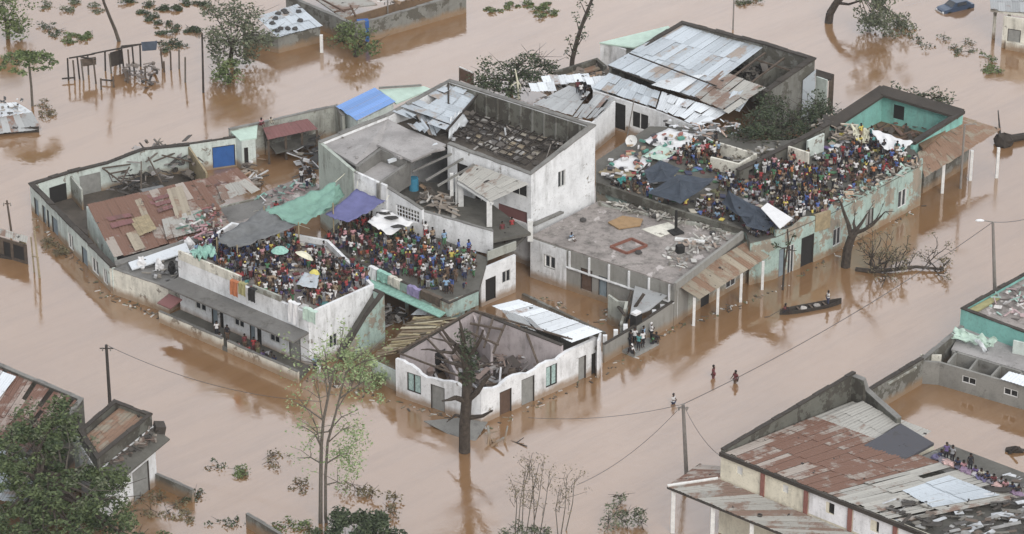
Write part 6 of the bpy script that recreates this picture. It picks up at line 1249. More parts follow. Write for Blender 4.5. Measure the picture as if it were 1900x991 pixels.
for k, (x, y, zt) in enumerate(((490, 388, Zt), (554, 418, Zt-.2), (440, 460, Zt-.6), (402, 446, Zt-.8), (618, 382, Zt))):
    b = B(); p = V(x, y, zt); b.tube((p.x, p.y, ZB-.5), p+Vector((0, 0, .3)), .07, n=5); o = b.build('tent_pole', 'pale_wood'); tag(o, ['pole under the left corner of the green tarpaulin', 'pole under the front corner of the green tarpaulin', 'pole under the front corner of the grey tarpaulin tent', 'pole at the left end of the grey tarpaulin tent', 'pole under the right corner of the green tarpaulin'][k], 'pole', 'poles holding the left roof tarpaulins')
# slate tarps on right roof: pitched tents
def tent(label, corners, apex, z, za, mat='slate_tarp', seed=1):
    ap = V(*apex, za); b = B(); n = len(corners); rg = random.Random(seed)
    C_ = [V(x, y, z) for x, y in corners]
    for i in range(n):
        a_, c_ = C_[i], C_[(i+1) % n]; K = 6
        g = []
        for r_ in range(K+1):
            row = []
            for s_ in range(K+1):
                e = a_.lerp(c_, s_/K); p = ap.lerp(e, r_/K); f = r_/K; p.z -= .45*math.sin(math.pi*f)*(.6+.5*math.sin(math.pi*s_/K)); p.z += .14*noise.noise(p*.9)
                row.append(p)
            g.append(row)
        for r_ in range(K):
            for s_ in range(K): b.face([g[r_][s_], g[r_+1][s_], g[r_+1][s_+1], g[r_][s_+1]])
    o = b.build('slate_tent', mat); md = o.modifiers.new('thick', 'SOLIDIFY'); md.thickness = .03; tag(o, label, 'tent')
tent('large slate grey tarpaulin tent at the middle of the left half of the right roof', [(1202, 358), (1255, 325), (1326, 332), (1290, 360), (1262, 378)], (1262, 336), ZN+1.5, ZN+2.7, seed=1)
tent('flat dark blue grey tarpaulin left of the large slate tent', [(1195, 318), (1225, 298), (1262, 312), (1245, 335), (1205, 340)], (1228, 314), ZN+1.4, ZN+1.9, seed=2)
tent('pointed slate tent beside the bright white board on the right roof', [(1338, 376), (1362, 362), (1428, 395), (1436, 410), (1372, 402)], (1352, 354), ZN+1.3, ZN+2.7, seed=3)
tent('low slate tarpaulin at the front corner next to the bright white board', [(1375, 402), (1412, 392), (1440, 412), (1422, 428), (1385, 420)], (1400, 398), ZN+1.3, ZN+1.7, seed=4)
b = B(); b.slab([V(1412, 386, ZN+2.2), V(1424, 376, ZN+2.3), V(1471, 405, ZN+2.1), V(1447, 424, ZN+1.9)], .06); o = b.build('white_board', 'white_sheet'); tag(o, 'bright white board held up among the crowd on the right roof', 'board')
for lab, q, m_, z in (('white sheeting spread at the rear left of the right roof', [(1190, 262), (1240, 238), (1300, 250), (1262, 285)], 'white_sheet', .35), ('white litter covered sheet left of the slate tents', [(1125, 308), (1165, 285), (1215, 292), (1185, 318)], 'white_sheet', .3), ('pale green sheet between the two white sheets on the right roof', [(1190, 290), (1222, 270), (1262, 278), (1232, 298)], 'mint_sheet', .5), ('tan sheet at the left edge of the right roof', [(1110, 320), (1130, 308), (1185, 322), (1160, 335)], 'orange_cloth' if False else 'pale_wood', .3), ('teal drum shaped cover at the left edge of the right roof', [(1145, 332), (1158, 326), (1166, 334), (1152, 342)], 'teal_plastic', 1.0)):
    o = tarp('ground_sheet', [V(x, y, ZN+z) for x, y in q], m_, .05, 12, 9, .14, seed=len(lab)); tag(o, lab, 'sheet')
b = B(); sr = random.Random(77)
for k in range(150):
    x, y = sr.uniform(1115, 1300), sr.uniform(245, 335)
    if not inpoly(x, y, [(1112, 335), (1112, 312), (1200, 245), (1300, 250), (1290, 290), (1200, 335)]): continue
    c_ = sr.choice([(.5, .5, .5), (.1, .1, .1), (.62, .62, .62), (.3, .12, .1), (.08, .25, .2), (.25, .2, .15), (.05, .05, .06), (.4, .3, .2)]); b.box(V(x, y, ZN+.5), (sr.uniform(.2, .8), sr.uniform(.15, .5), sr.uniform(.06, .25)), sr.uniform(0, 3), sr.uniform(-.3, .3), col=c_)
o = b.build('belongings', 'clothes'); tag(o, 'scattered belongings spread over the left half of the crowded right roof', 'belongings', kind='stuff')
o = rubble([V(x, y, ZN) for x, y in ((1555, 372), (1700, 300), (1705, 312), (1560, 392))], ZN+.2, ZN+.7, 130, 'crumbled tan masonry along the street edge of the right roof', pal=[(.34, .25, .18), (.28, .24, .2), (.4, .37, .33), (.12, .1, .08), (.35, .48, .42)], big=.55); tag(o, None, 'rubble')
o = rubble([V(x, y, 6.6) for x, y in ((1225, 200), (1300, 236), (1380, 208), (1345, 200))], 4.4, 5.4, 90, 'crumpled white tin pieces at the lower edge of the silver roof', pal=[(.62, .64, .66), (.5, .52, .54), (.1, .1, .1), (.4, .3, .25)], big=.6); tag(o, None, 'rubble')
# umbrellas and cloths on left roof
def umbrella(label, x, y, z, r, mat, tilt=(0, 0)):
    t = thing('umbrella', label, 'umbrella', V(x, y, z-2)); ap = V(x, y, z); b = B(); n = 10; ax = Vector((tilt[0], tilt[1], 1)).normalized(); e1 = ax.orthogonal().normalized(); e2 = ax.cross(e1)
    for k in range(n):
        a1, a2 = 2*math.pi*k/n, 2*math.pi*(k+1)/n; f_ = lambda a, rr, h: ap+(e1*math.cos(a)+e2*math.sin(a))*rr+ax*h
        b.face([ap+ax*.02, f_(a1, r*.55, -.12), f_(a2, r*.55, -.12)]); b.face([f_(a1, r*.55, -.12), f_(a1, r, -.42), f_(a2, r, -.42), f_(a2, r*.55, -.12)])
    o = b.build('canopy', mat, t); md = o.modifiers.new('t', 'SOLIDIFY'); md.thickness = .02; b = B(); b.tube(ap, ap-ax*1.6, .025, n=5); b.build('stick', 'dark_wood', t)
umbrella('cream umbrella tilted over the crowd below the green tarpaulin', 568, 468, ZB+1.9, .95, 'umbrella_cream', (.5, .3))
umbrella('pale aqua umbrella among the crowd under the grey tarpaulin tent', 519, 458, ZB+1.5, .85, 'aqua_sheet')
umbrella('small pale yellow umbrella behind the white cloth shelter', 585, 500, ZB+1.6, .5, 'yellow_cloth', (.2, 0))
o = tarp('aqua_sheet', [V(350, 462, ZB+1.1), V(392, 452, ZB+2.0), V(402, 470, ZB+1.6), V(362, 482, ZB+.9)], 'aqua_sheet', .1, 12, 9, .55, seed=33); tag(o, 'crumpled aqua sheet at the left end of the cream parapet', 'sheet')
o = tarp('pale_cloth_shelter', [V(549, 528, ZB+1.3), V(565, 505, ZB+1.7), V(592, 510, ZB+1.7), V(588, 535, ZB+1.2)], 'lilac_cloth' if False else 'white_sheet', .2, 8, 6, .1, seed=12); tag(o, 'pale grey cloth shelter among the crowd on the terrace house', 'cloth'); o.data.materials[0] = M['silver_metal']
# cloths hung over parapets
def hang(label, x, y, z, w_, h, mat, rz):
    b = B(); c = V(x, y, z); K = 6; rg = random.Random(int(x*y) % 999)
    d_ = Vector((math.cos(rz), math.sin(rz), 0)); n_ = Vector((d_.y, -d_.x, 0)); g = []
    for j in range(K+1):
        row = []
        for i in range(K+1):
            u = i/K-.5; v = j/K; row.append(c+d_*u*w_+n_*(.10+.06*math.sin(i*2.1+j*.4)+rg.uniform(-.02, .02))+Vector((0, 0, -v*h+rg.uniform(-.04, .04))))
        g.append(row)
    for j in range(K):
        for i in range(K): b.face([g[j][i], g[j+1][i], g[j+1][i+1], g[j][i+1]])
    top_ = g[0]; 
    for i in range(K): b.face([top_[i], top_[i+1], top_[i+1]-n_*.4+Vector((0, 0, .02)), top_[i]-n_*.4+Vector((0, 0, .02))])
    o = b.build('hanging_cloth', mat); md = o.modifiers.new('t', 'SOLIDIFY'); md.thickness = .025; tag(o, label, 'cloth')
rzf = math.atan2((b1-b0).y, (b1-b0).x)
hang('orange cloth hung over the cream parapet of the terrace house', 435, 522, ZB+.95, 1.0, 1.5, 'orange_cloth', rzf); hang('olive patterned cloth hung next to the orange cloth', 450, 526, ZB+.95, .9, 1.2, 'olive_cloth', rzf)
hang('black cloth hung in a gap of the terrace house parapet', 468, 536, ZB+.8, .9, 1.3, 'dark_hole', rzf); hang('white cloth hanging over the right front of the terrace house roof', 545, 562, ZB+.6, 1.3, 2.2, 'white_sheet', rzf); hang('pale green cloth hanging at the front right corner of the terrace house roof', 575, 575, ZB+.5, 1.6, 1.2, 'mint_sheet', rzf)
rzc = math.atan2((V(834, 564, 5)-V(588, 452, 5)).y, (V(834, 564, 5)-V(588, 452, 5)).x)
for lab, x, y, m_, w_, h in (('white cloth over the teal terrace parapet', 692, 497, 'white_sheet', 1.1, 1.2), ('aqua cloth over the teal terrace parapet', 712, 506, 'aqua_sheet', 1.6, 1.0), ('lilac cloth over the teal terrace parapet', 768, 534, 'lilac_cloth', 1.6, .9), ('brown cloth over the right end of the teal terrace parapet', 800, 546, 'wood', 2.6, .9), ('cream cloth over the middle of the teal terrace parapet', 732, 516, 'cream_plaster', 1.6, .9)): hang(lab, x, y, ZC+.9, w_, h, m_, rzc)
# white bundles left annex
for k, (x, y, m_) in enumerate(((262, 488, 'white_sheet'), (295, 492, 'white_sheet'), (318, 498, 'dark_hole'), (350, 452, 'white_sheet'))):
    b = B(); b.blob(V(x, y, 3.1), (.42, .4, .6), 8, 6, jit=.35); o = b.build('wrapped_bundle', m_); tag(o, ['small white wrapped bundle on the flat annex', 'taller white wrapped bundle in the middle of the flat annex', 'black wrapped bundle on the flat annex beside the canopy', 'white cloth draped on the post at the top of the awning'][k], 'bundle', 'bundles on the flat annex')

# ================= CAR, BOAT =================
t = thing('half_sunk_car', 'dark blue car with pale front half sunk in the flood at the top right', 'car', P(1772, 20, 0)); o0 = P(1772, 16, 0); d_ = (P(1815, 4, 0)-P(1735, 22, 0)).normalized(); n_ = Vector((-d_.y, d_.x, 0))
def CP(u, v, z): return o0+d_*u+n_*v+Vector((0, 0, z))
def loft(secs, name, mat):
    b = B()
    for (u0, w0_, zb0, zt0), (u1, w1_, zb1, zt1) in zip(secs[:-1], secs[1:]): b.hexa([CP(u0, -w0_, zb0), CP(u1, -w1_, zb1), CP(u1, w1_, zb1), CP(u0, w0_, zb0), CP(u0, -w0_*.93, zt0), CP(u1, -w1_*.93, zt1), CP(u1, w1_*.93, zt1), CP(u0, w0_*.93, zt0)])
    return b.build(name, mat, t)
loft([(-2.2, .75, -.4, .28), (-1.9, .86, -.4, .4), (-.9, .88, -.4, .5), (1.4, .88, -.4, .5), (2.2, .8, -.4, .42)], 'body', 'car_paint')
loft([(-1.0, .8, .5, .52), (-.35, .74, .505, 1.0), (1.1, .74, .505, 1.02), (1.75, .8, .5, .54)], 'cabin', 'car_paint')
b = B(); b.face([CP(-.97, -.66, .56), CP(-.42, -.6, 1.0), CP(-.42, .6, 1.0), CP(-.97, .66, .56)]); b.face([CP(-.3, -.81, .58), CP(1.1, -.81, .58), CP(1.0, -.745, .95), CP(-.2, -.745, .95)]); b.build('window', 'glass', t)
for v in (-.6, .6): b = B(); b.blob(CP(-2.15, v, .15), (.12, .2, .12)); b.build('headlight', 'lamp_glass', t)
b = B(); b.box(CP(-2.2, 0, 0), (.12, 1.6, .25), math.atan2(d_.y, d_.x)); b.build('bumper', 'chrome', t)
for u in (-1.4, 1.4):
    for v in (-.8, .8): b = B(); b.tube(CP(u, v-.1, -.15), CP(u, v+.1, -.15), .33, n=12); b.build('wheel', 'black_rubber', t)
# canoe
t = thing('canoe', 'long dark wooden canoe carrying two people in the flooded street', 'boat', P(1503, 574, 0)); ce, cs = P(1561, 563, 0), P(1447, 584, 0); d_ = (ce-cs).normalized(); n_ = Vector((-d_.y, d_.x, 0)); L = (ce-cs).length; K = 12; b = B()
def sec(f):
    wv = .52*(1-abs(2*f-1)**3.2)+.04; rise = .22*abs(2*f-1)**3; c = cs+d_*L*f
    out = [c+n_*wv+Vector((0, 0, .36+rise)), c+n_*wv*.8+Vector((0, 0, -.05)), c-n_*wv*.8+Vector((0, 0, -.05)), c-n_*wv+Vector((0, 0, .36+rise))]
    inn_ = [c+n_*wv*.82+Vector((0, 0, .35+rise)), c+n_*wv*.62+Vector((0, 0, .06)), c-n_*wv*.62+Vector((0, 0, .06)), c-n_*wv*.82+Vector((0, 0, .35+rise))]
    return out, inn_
for i in range(K):
    (a0_, b0_), (a1_, b1_) = sec(i/K), sec((i+1)/K)
    for k in range(3): b.face([a0_[k], a1_[k], a1_[k+1], a0_[k+1]]); b.face([b0_[k], b0_[k+1], b1_[k+1], b1_[k]])
    b.face([a0_[0], b0_[0], b1_[0], a1_[0]]); b.face([a0_[3], a1_[3], b1_[3], b0_[3]])
b.build('hull', 'dark_wood', t)
for f in (.3, .5, .72): b = B(); c = cs+d_*L*f; b.box(c+Vector((0, 0, .3)), (.2, .82, .05), math.atan2(d_.y, d_.x)); b.build('thwart', 'wood', t)
for k, f in enumerate((.38, .6)):
    b = B(); b.blob(cs+d_*L*f+Vector((0, 0, .25)), (.35, .25, .22), jit=.15, col=((.5, .48, .45), (.32, .3, .28))[k]); o = b.build('sack', 'mixed'); tag(o, ['pale sack in the front half of the canoe', 'dull sack behind the middle of the canoe'][k], 'sack', 'sacks in the canoe')
# canoe paddle
b = B(); b.tube(cs+Vector((.2, 0, .6)), cs-d_*1.2+Vector((0, 0, 0)), .03, n=5); b.box(cs-d_*1.35+Vector((0, 0, .02)), (.5, .16, .03), math.atan2(d_.y, d_.x)); o = b.build('paddle', 'wood'); tag(o, 'wooden paddle trailing behind the left end of the canoe', 'paddle')
# dark truck cab at the fence
t = thing('stranded_truck', 'dark half sunk pickup with upright load and people on it at the pier fence', 'truck', P(1190, 645, 0)); o0 = P(1190, 646, 0); d_ = (P(1250, 610, 0)-P(1120, 680, 0)).normalized(); n_ = Vector((-d_.y, d_.x, 0))
loft([(-1.9, .8, -.6, .28), (-.2, .85, -.6, .32), (1.6, .85, -.6, .32)], 'bed', 'grey_door')
b = B(); b.box(CP(.35, 1.0, 1.6), (.9, .7, 3.0), math.atan2(d_.y, d_.x)); b.build('upright_load', 'dark_hole', t)
b = B(); b.box(CP(.35, 1.0, 3.2), (.8, .6, .25), math.atan2(d_.y, d_.x)); b.build('load_cover', 'white_sheet', t)
for u, v in ((-1.9, -.75), (-1.9, .75), (1.55, -.8)): b = B(); b.tube(CP(u, v, .25), CP(u, v, .75), .05, n=5); b.build('stake', 'wood', t)
o = rubble([V(x, y, 3.3) for x, y in ((345, 400), (400, 385), (428, 415), (425, 440), (370, 455), (330, 440))], 3.25, 3.8, 110, 'heap of coloured clothes and junk at the right end of the rusty patched roof', pal=[(.40, .25, .27), (.55, .54, .53), (.12, .22, .18), (.12, .10, .10), (.3, .12, .12), (.35, .30, .25)], big=.55); tag(o, None, 'rubble')
o = rubble([V(x, y, 2.7) for x, y in ((225, 492), (310, 525), (345, 490), (345, 462), (240, 488))], 2.55, 2.9, 50, 'litter on the flat annex roof beside the cream compound wall', pal=[(.5, .5, .5), (.12, .12, .12), (.25, .23, .2)], big=.55); tag(o, None, 'rubble')
o = rubble(PP([(470, 370), (560, 335), (590, 345), (500, 392)], 2.4), 2.42, 2.8, 60, 'clothes and scraps strewn over the pale platform behind the green tarpaulin', pal=[(.5, .5, .5), (.12, .12, .12), (.3, .2, .2), (.2, .35, .3)], big=.5); tag(o, None, 'rubble')
o = rubble([V(x, y, 5.2) for x, y in ((1340, 300), (1378, 322), (1455, 282), (1440, 265))], 4.95, 5.6, 70, 'mossy rubble on the narrow dark building beside the right roof', pal=[(.10, .09, .07), (.06, .055, .04), (.2, .18, .14), (.3, .29, .27)], big=.7); tag(o, None, 'rubble')
o = rubble(PP([(690, 600), (760, 585), (750, 575), (700, 560)], 1), .1, 1.3, 70, 'dark yard junk under the teal terrace columns', pal=[(.06, .055, .05), (.14, .12, .1), (.35, .34, .33)], big=.7); tag(o, None, 'rubble')
o = rubble([V(x, y, 9.4) for x, y in ((600, 262), (715, 216), (815, 265), (760, 290), (700, 272), (660, 300))], 9.42, 9.5, 30, 'small litter on the grey slab roof of the two-storey house', pal=[(.3, .29, .28), (.15, .14, .13)], big=.35); tag(o, None, 'rubble')
def floating(pts_list, n, seed, label):
    rg = random.Random(seed); b = B()
    for _ in range(n):
        i = rg.randrange(len(pts_list)-1); (x0, y0), (x1, y1) = pts_list[i], pts_list[i+1]; f = rg.random(); p = P(lerp(x0, x1, f), lerp(y0, y1, f), 0)+Vector((rg.gauss(0, .3), -abs(rg.gauss(0, .6)), .02)); c_ = rg.choice([(.10, .08, .06), (.22, .18, .13), (.5, .48, .45), (.12, .13, .07), (.06, .05, .04)])
        b.box(p, (rg.uniform(.08, .6), rg.uniform(.05, .2), .05), rg.uniform(0, 3), rg.uniform(-.1, .1), 0, col=c_)
    o = b.build('floating_litter', 'mixed'); tag(o, label, 'litter', kind='stuff')
floating([(62, 405), (205, 548), (310, 586), (445, 638)], 130, 1, 'small litter washed against the walls of the long roofless building')
floating([(455, 632), (585, 700), (720, 738), (900, 792)], 110, 2, 'small litter washed against the terrace house and corner house fronts')
floating([(905, 792), (1110, 692), (1250, 605), (1425, 542), (1710, 380)], 170, 3, 'small litter drifting along the street side walls')
floating([(1000, 545), (1120, 600), (1130, 570)], 40, 4, 'small litter in the courtyard before the peeling house')
sheets(None, (V(742, 218, 10.5), V(800, 200, 10.9), V(820, 240, 10.4), V(770, 250, 10.2)), 'silver_metal', name='torn_sheets', nu=6, nv=2, jit=.5, tilt=.5, miss=.15, sk=.6, tonef=lambda u, v: U(0, 1))
tag(list(COL.objects)[-1], 'crumpled silver roofing below the slab edge of the two-storey house top', 'metal sheet')

rr_ = random.Random(5)
for k, (p, q) in enumerate(((V(492, 388, Zt), V(470, 392, 3.2)), (V(622, 338, Zt+.4), V(640, 322, 9.0)), (V(556, 418, Zt-.2), V(574, 424, ZB)), (V(400, 444, Zt-.8), V(372, 452, 3.4)), (V(662, 350, 7.9), V(664, 336, 8.6)), (V(716, 372, 7.7), V(722, 362, 7.9)))):
    b = B(); b.tube(p, q, .025, n=4); o = b.build('rope', 'umbrella_cream'); tag(o, ['rope from the left corner of the green tarpaulin down to the platform', 'rope from the green tarpaulin up to the scalloped wall', 'rope from the green tarpaulin front corner to the roof edge', 'rope from the grey tarpaulin tent to the white awning', 'rope tying the purple tarpaulin top corner to the white wall', 'rope tying the purple tarpaulin right corner to the white wall'][k], 'rope', 'tarpaulin ropes')
shrub('pale_climbing_bush', 'pale green climbing bush against the low wall between terrace house and corner house', 'bush', [(625, 690, 1.0), (650, 680, 1.6), (675, 690, 1.2), (700, 700, .9), (640, 655, 2.4), (665, 660, 2.2), (690, 672, 1.8), (712, 690, 1.2), (610, 700, .6), (655, 705, .5), (690, 715, .5)], 1, 'leaf_pale', 130, .26, .95, 131, twigs=4)
o = rubble([V(x, y, 5.2) for x, y in ((190, 856), (286, 800), (300, 815), (205, 872))], 5.2, 5.9, 80, 'dark broken tiles and sticks on the awning of the parapet house', pal=[(.10, .08, .07), (.16, .12, .10), (.06, .055, .05), (.28, .25, .22)], big=.55); tag(o, None, 'rubble')
# ================= PEOPLE =================
def skin_mesh(name, joints, edges, root=0, sub=1):
    """joints: list of (co, radius)"""
    me = bpy.data.meshes.new(name); me.from_pydata([j[0] for j in joints], edges, []); o = bpy.data.objects.new(name+'_tmp', me); COL.objects.link(o)
    sk = o.modifiers.new('s', 'SKIN'); sk.use_smooth_shade = True
    for i, j in enumerate(joints):
        r = j[1]; me.skin_vertices[0].data[i].radius = (r, r) if not hasattr(r, '__len__') else r
        me.skin_vertices[0].data[i].use_root = (i == root)
    if sub: o.modifiers.new('u', 'SUBSURF').levels = sub
    bpy.context.view_layer.update(); dg = bpy.context.evaluated_depsgraph_get(); m2 = bpy.data.meshes.new_from_object(o.evaluated_get(dg)); m2.name = name
    bpy.data.objects.remove(o); return m2
def join_extra(m, parts):   # add small feature shapes to a mesh (nose, ears, fingers)
    import bmesh
    bm = bmesh.new(); bm.from_mesh(m)
    for kind, c, s in parts:
        bmesh.ops.create_icosphere(bm, subdivisions=1, radius=1, matrix=Matrix.Translation(Vector(c)) @ Matrix.Diagonal((*s, 1)))
    bm.to_mesh(m); bm.free(); m.polygons.foreach_set('use_smooth', [True]*len(m.polygons)); return m
def figure(name, J):
    """J: joint dict of a 1.68 m person facing -y. Returns meshes body, hair, top, legs"""
    order = ['pelvis', 'waist', 'chest', 'neck', 'head', 'crown', 'sl', 'el', 'wl', 'hl', 'sr', 'er', 'wr', 'hr', 'hipl', 'kl', 'al', 'fl', 'hipr', 'kr', 'ar', 'fr']
    Rr = dict(pelvis=(.15, .11), waist=(.125, .095), chest=(.155, .11), neck=.055, head=(.085, .10), crown=(.07, .075), sl=.06, el=.043, wl=.03, hl=.034, sr=.06, er=.043, wr=.03, hr=.034, hipl=.092, kl=.06, al=.04, fl=.038, hipr=.092, kr=.06, ar=.04, fr=.038)
    ix = {k: i for i, k in enumerate(order)}
    E_ = [('pelvis', 'waist'), ('waist', 'chest'), ('chest', 'neck'), ('neck', 'head'), ('head', 'crown'), ('chest', 'sl'), ('sl', 'el'), ('el', 'wl'), ('wl', 'hl'), ('chest', 'sr'), ('sr', 'er'), ('er', 'wr'), ('wr', 'hr'), ('pelvis', 'hipl'), ('hipl', 'kl'), ('kl', 'al'), ('al', 'fl'), ('pelvis', 'hipr'), ('hipr', 'kr'), ('kr', 'ar'), ('ar', 'fr')]
    js = [(J[k], Rr[k]) for k in order]; es = [(ix[a], ix[c]) for a, c in E_]
    # five finger chains rooted in each palm
    for hk, wk in (('hl', 'wl'), ('hr', 'wr')):
        h, w_ = Vector(J[hk]), Vector(J[wk]); f = (h-w_).normalized(); sd_ = f.orthogonal().normalized()
        for k in range(5):
            off = (k-2)*.016; L = (.045, .07, .078, .07, .055)[k]
            p1 = h+f*.02+sd_*off*1.2; p2 = p1+(f+sd_*(.9 if k == 0 else off*4)).normalized()*L; js += [(tuple(p1), .011), (tuple(p2), .008)]; n = len(js); es += [(ix[hk], n-2), (n-2, n-1)]
    body = skin_mesh(name+'_body', js, es, 0, 1); hd = Vector(J['head']); nk = Vector(J['neck']); up = (Vector(J['crown'])-nk).normalized()
    fw = Vector((0, -1, 0)); fw = (fw-up*fw.dot(up)).normalized(); sdv = up.cross(fw)
    ex = [('nose', hd+fw*.115-up*.01, (.014, .02, .018)), ('ear', hd+sdv*.09, (.014, .02, .03)), ('ear', hd-sdv*.09, (.014, .02, .03)), ('lip', hd+fw*.1-up*.05, (.025, .01, .008)), ('chin', hd+fw*.075-up*.075, (.03, .03, .02)), ('brow', hd+fw*.098+up*.025, (.05, .012, .008))]
    join_extra(body, ex); body.materials.append(None)
    import bmesh
    bm = bmesh.new(); c = hd+up*.045-fw*.012; bmesh.ops.create_icosphere(bm, subdivisions=2, radius=.118, matrix=Matrix.Translation(c)); 
    for v in bm.verts:
        r_ = v.co-c
        if r_.dot(fw) > .03 and r_.dot(up) < .035: v.co -= fw*.06
    hair = bpy.data.meshes.new(name+'_hair'); bm.to_mesh(hair); bm.free(); hair.polygons.foreach_set('use_smooth', [True]*len(hair.polygons)); hair.materials.append(None)
    lr = lambda a, b_, t_: tuple(Vector(J[a]).lerp(Vector(J[b_]), t_))
    top_ = skin_mesh(name+'_top', [(J['waist'], (.150, .118)), (J['chest'], (.178, .13)), (lr('chest', 'neck', .45), .09), (J['sl'], .082), (lr('sl', 'el', .75), .064), (J['sr'], .082), (lr('sr', 'er', .75), .064), (lr('waist', 'pelvis', .75), (.165, .13))], [(0, 1), (1, 2), (1, 3), (3, 4), (1, 5), (5, 6), (0, 7)], 0, 1); top_.materials.append(None)
    leg_ = skin_mesh(name+'_legs', [(J['pelvis'], (.168, .128)), (J['hipl'], .108), (J['kl'], .078), (lr('kl', 'al', .7), .062), (J['hipr'], .108), (J['kr'], .078), (lr('kr', 'ar', .7), .062)], [(0, 1), (1, 2), (2, 3), (0, 4), (4, 5), (5, 6)], 0, 1); leg_.materials.append(None)
    return dict(body=body, hair=hair, shirt=top_, trousers=leg_)
def J_stand(dx=0, arms='down', lean=0):
    J = dict(pelvis=(0, 0, .92), waist=(0, -.01*lean, 1.06), chest=(0, -.05*lean, 1.28), neck=(0, -.08*lean, 1.44), head=(0, -.02-.12*lean, 1.555), crown=(0, -.14*lean, 1.62), sl=(.175, -.06*lean, 1.35), sr=(-.175, -.06*lean, 1.35), hipl=(.095, 0, .84), hipr=(-.095, 0, .84), kl=(.10, -.02, .46), kr=(-.10, -.02, .46), al=(.10, .02, .08), ar=(-.10, .02, .08), fl=(.11, -.13, .04), fr=(-.11, -.13, .04))
    if arms == 'down': J.update(el=(.235, .02, 1.08), wl=(.25, -.04, .86), hl=(.25, -.06, .80), er=(-.235, .02, 1.08), wr=(-.25, -.04, .86), hr=(-.25, -.06, .80))
    elif arms == 'up': J.update(el=(.30, -.05, 1.52), wl=(.24, -.10, 1.74), hl=(.22, -.11, 1.80), er=(-.235, .02, 1.08), wr=(-.25, -.04, .86), hr=(-.25, -.06, .80))
    elif arms == 'both': J.update(el=(.32, -.05, 1.5), wl=(.30, -.08, 1.74), hl=(.29, -.08, 1.80), er=(-.32, -.05, 1.5), wr=(-.30, -.08, 1.74), hr=(-.29, -.08, 1.80))
    elif arms == 'hips': J.update(el=(.33, .06, 1.12), wl=(.2, -.05, 1.0), hl=(.16, -.08, .98), er=(-.33, .06, 1.12), wr=(-.2, -.05, 1.0), hr=(-.16, -.08, .98))
    elif arms == 'hold': J.update(el=(.22, -.05, 1.10), wl=(.12, -.24, 1.12), hl=(.06, -.28, 1.13), er=(-.22, -.05, 1.10), wr=(-.12, -.24, 1.12), hr=(-.06, -.28, 1.13))
    return J
Jwalk = J_stand(arms='down'); Jwalk.update(kl=(.10, -.16, .50), al=(.10, -.14, .09), fl=(.11, -.29, .05), kr=(-.10, .02, .46), ar=(-.10, .22, .12), fr=(-.10, .10, .05), el=(.24, .10, 1.09), wl=(.24, .06, .88), hl=(.24, .04, .82), er=(-.24, -.08, 1.10), wr=(-.23, -.26, .98), hr=(-.22, -.31, .95))
Jsit = dict(pelvis=(0, 0, .14), waist=(0, -.02, .28), chest=(0, -.07, .50), neck=(0, -.12, .65), head=(0, -.16, .765), crown=(0, -.17, .83), sl=(.175, -.09, .57), sr=(-.175, -.09, .57), hipl=(.10, -.04, .12), hipr=(-.10, -.04, .12), kl=(.15, -.38, .44), kr=(-.13, -.38, .44), al=(.12, -.48, .07), ar=(-.12, -.48, .07), fl=(.13, -.62, .04), fr=(-.13, -.62, .04), el=(.24, -.24, .42), wl=(.12, -.42, .46), hl=(.06, -.46, .46), er=(-.24, -.24, .42), wr=(-.12, -.42, .46), hr=(-.06, -.46, .45))
Jsitc = dict(Jsit); Jsitc.update(kl=(.36, -.26, .16), al=(.05, -.42, .07), fl=(-.06, -.44, .06), kr=(-.36, -.26, .16), ar=(-.02, -.34, .08), fr=(.1, -.33, .08), wl=(.2, -.34, .24), hl=(.2, -.38, .2), wr=(-.2, -.34, .24), hr=(-.2, -.38, .2), er=(-.26, -.16, .34), el=(.26, -.16, .34))
Jbend = J_stand(); Jbend.update(waist=(0, -.10, 1.02), chest=(0, -.30, 1.10), neck=(0, -.44, 1.14), head=(0, -.54, 1.17), crown=(0, -.60, 1.18), sl=(.17, -.36, 1.10), sr=(-.17, -.36, 1.10), el=(.2, -.40, .84), wl=(.16, -.48, .62), hl=(.15, -.50, .56), er=(-.2, -.40, .84), wr=(-.16, -.48, .62), hr=(-.15, -.50, .56))
POSE = dict(standing=figure('standing', J_stand()), raising=figure('raising', J_stand(arms='up')), waving=figure('waving', J_stand(arms='both')), akimbo=figure('akimbo', J_stand(arms='hips')), holding=figure('holding', J_stand(arms='hold')), walking=figure('walking', Jwalk), sitting=figure('sitting', Jsit), crosslegged=figure('crosslegged', Jsitc), bending=figure('bending', Jbend))
PTXT = dict(standing='standing', raising='standing with one arm raised', waving='with both arms raised', akimbo='standing with hands on hips', holding='standing with arms folded forward', walking='stepping forward', sitting='sitting with knees up', crosslegged='sitting cross legged', bending='bending down')
for nm, c in (('skin_dark', (.055, .032, .022)), ('skin_brown', (.085, .05, .034)), ('hair_black', (.012, .011, .011))): plain(nm, c, var=.1)
CL0 = dict(red=(.36, .035, .035), maroon=(.16, .035, .04), white=(.62, .61, .60), grey=(.25, .25, .26), navy=(.035, .045, .10), blue=(.06, .12, .38), sky=(.20, .34, .50), yellow=(.62, .50, .06), green=(.07, .20, .09), olive=(.15, .15, .07), brown=(.13, .08, .05), black=(.025, .025, .03), orange=(.5, .17, .05), pink=(.50, .24, .26), purple=(.14, .09, .24), cream=(.50, .46, .36), teal=(.06, .24, .24), tan=(.30, .21, .13))
CL = {}
for k, c in CL0.items():
    g_ = sum(c)/3; CL[k] = tuple(lerp(g_, v, .82)*1.05 for v in c); plain('cloth_'+k, CL[k], var=.25, scale=6)
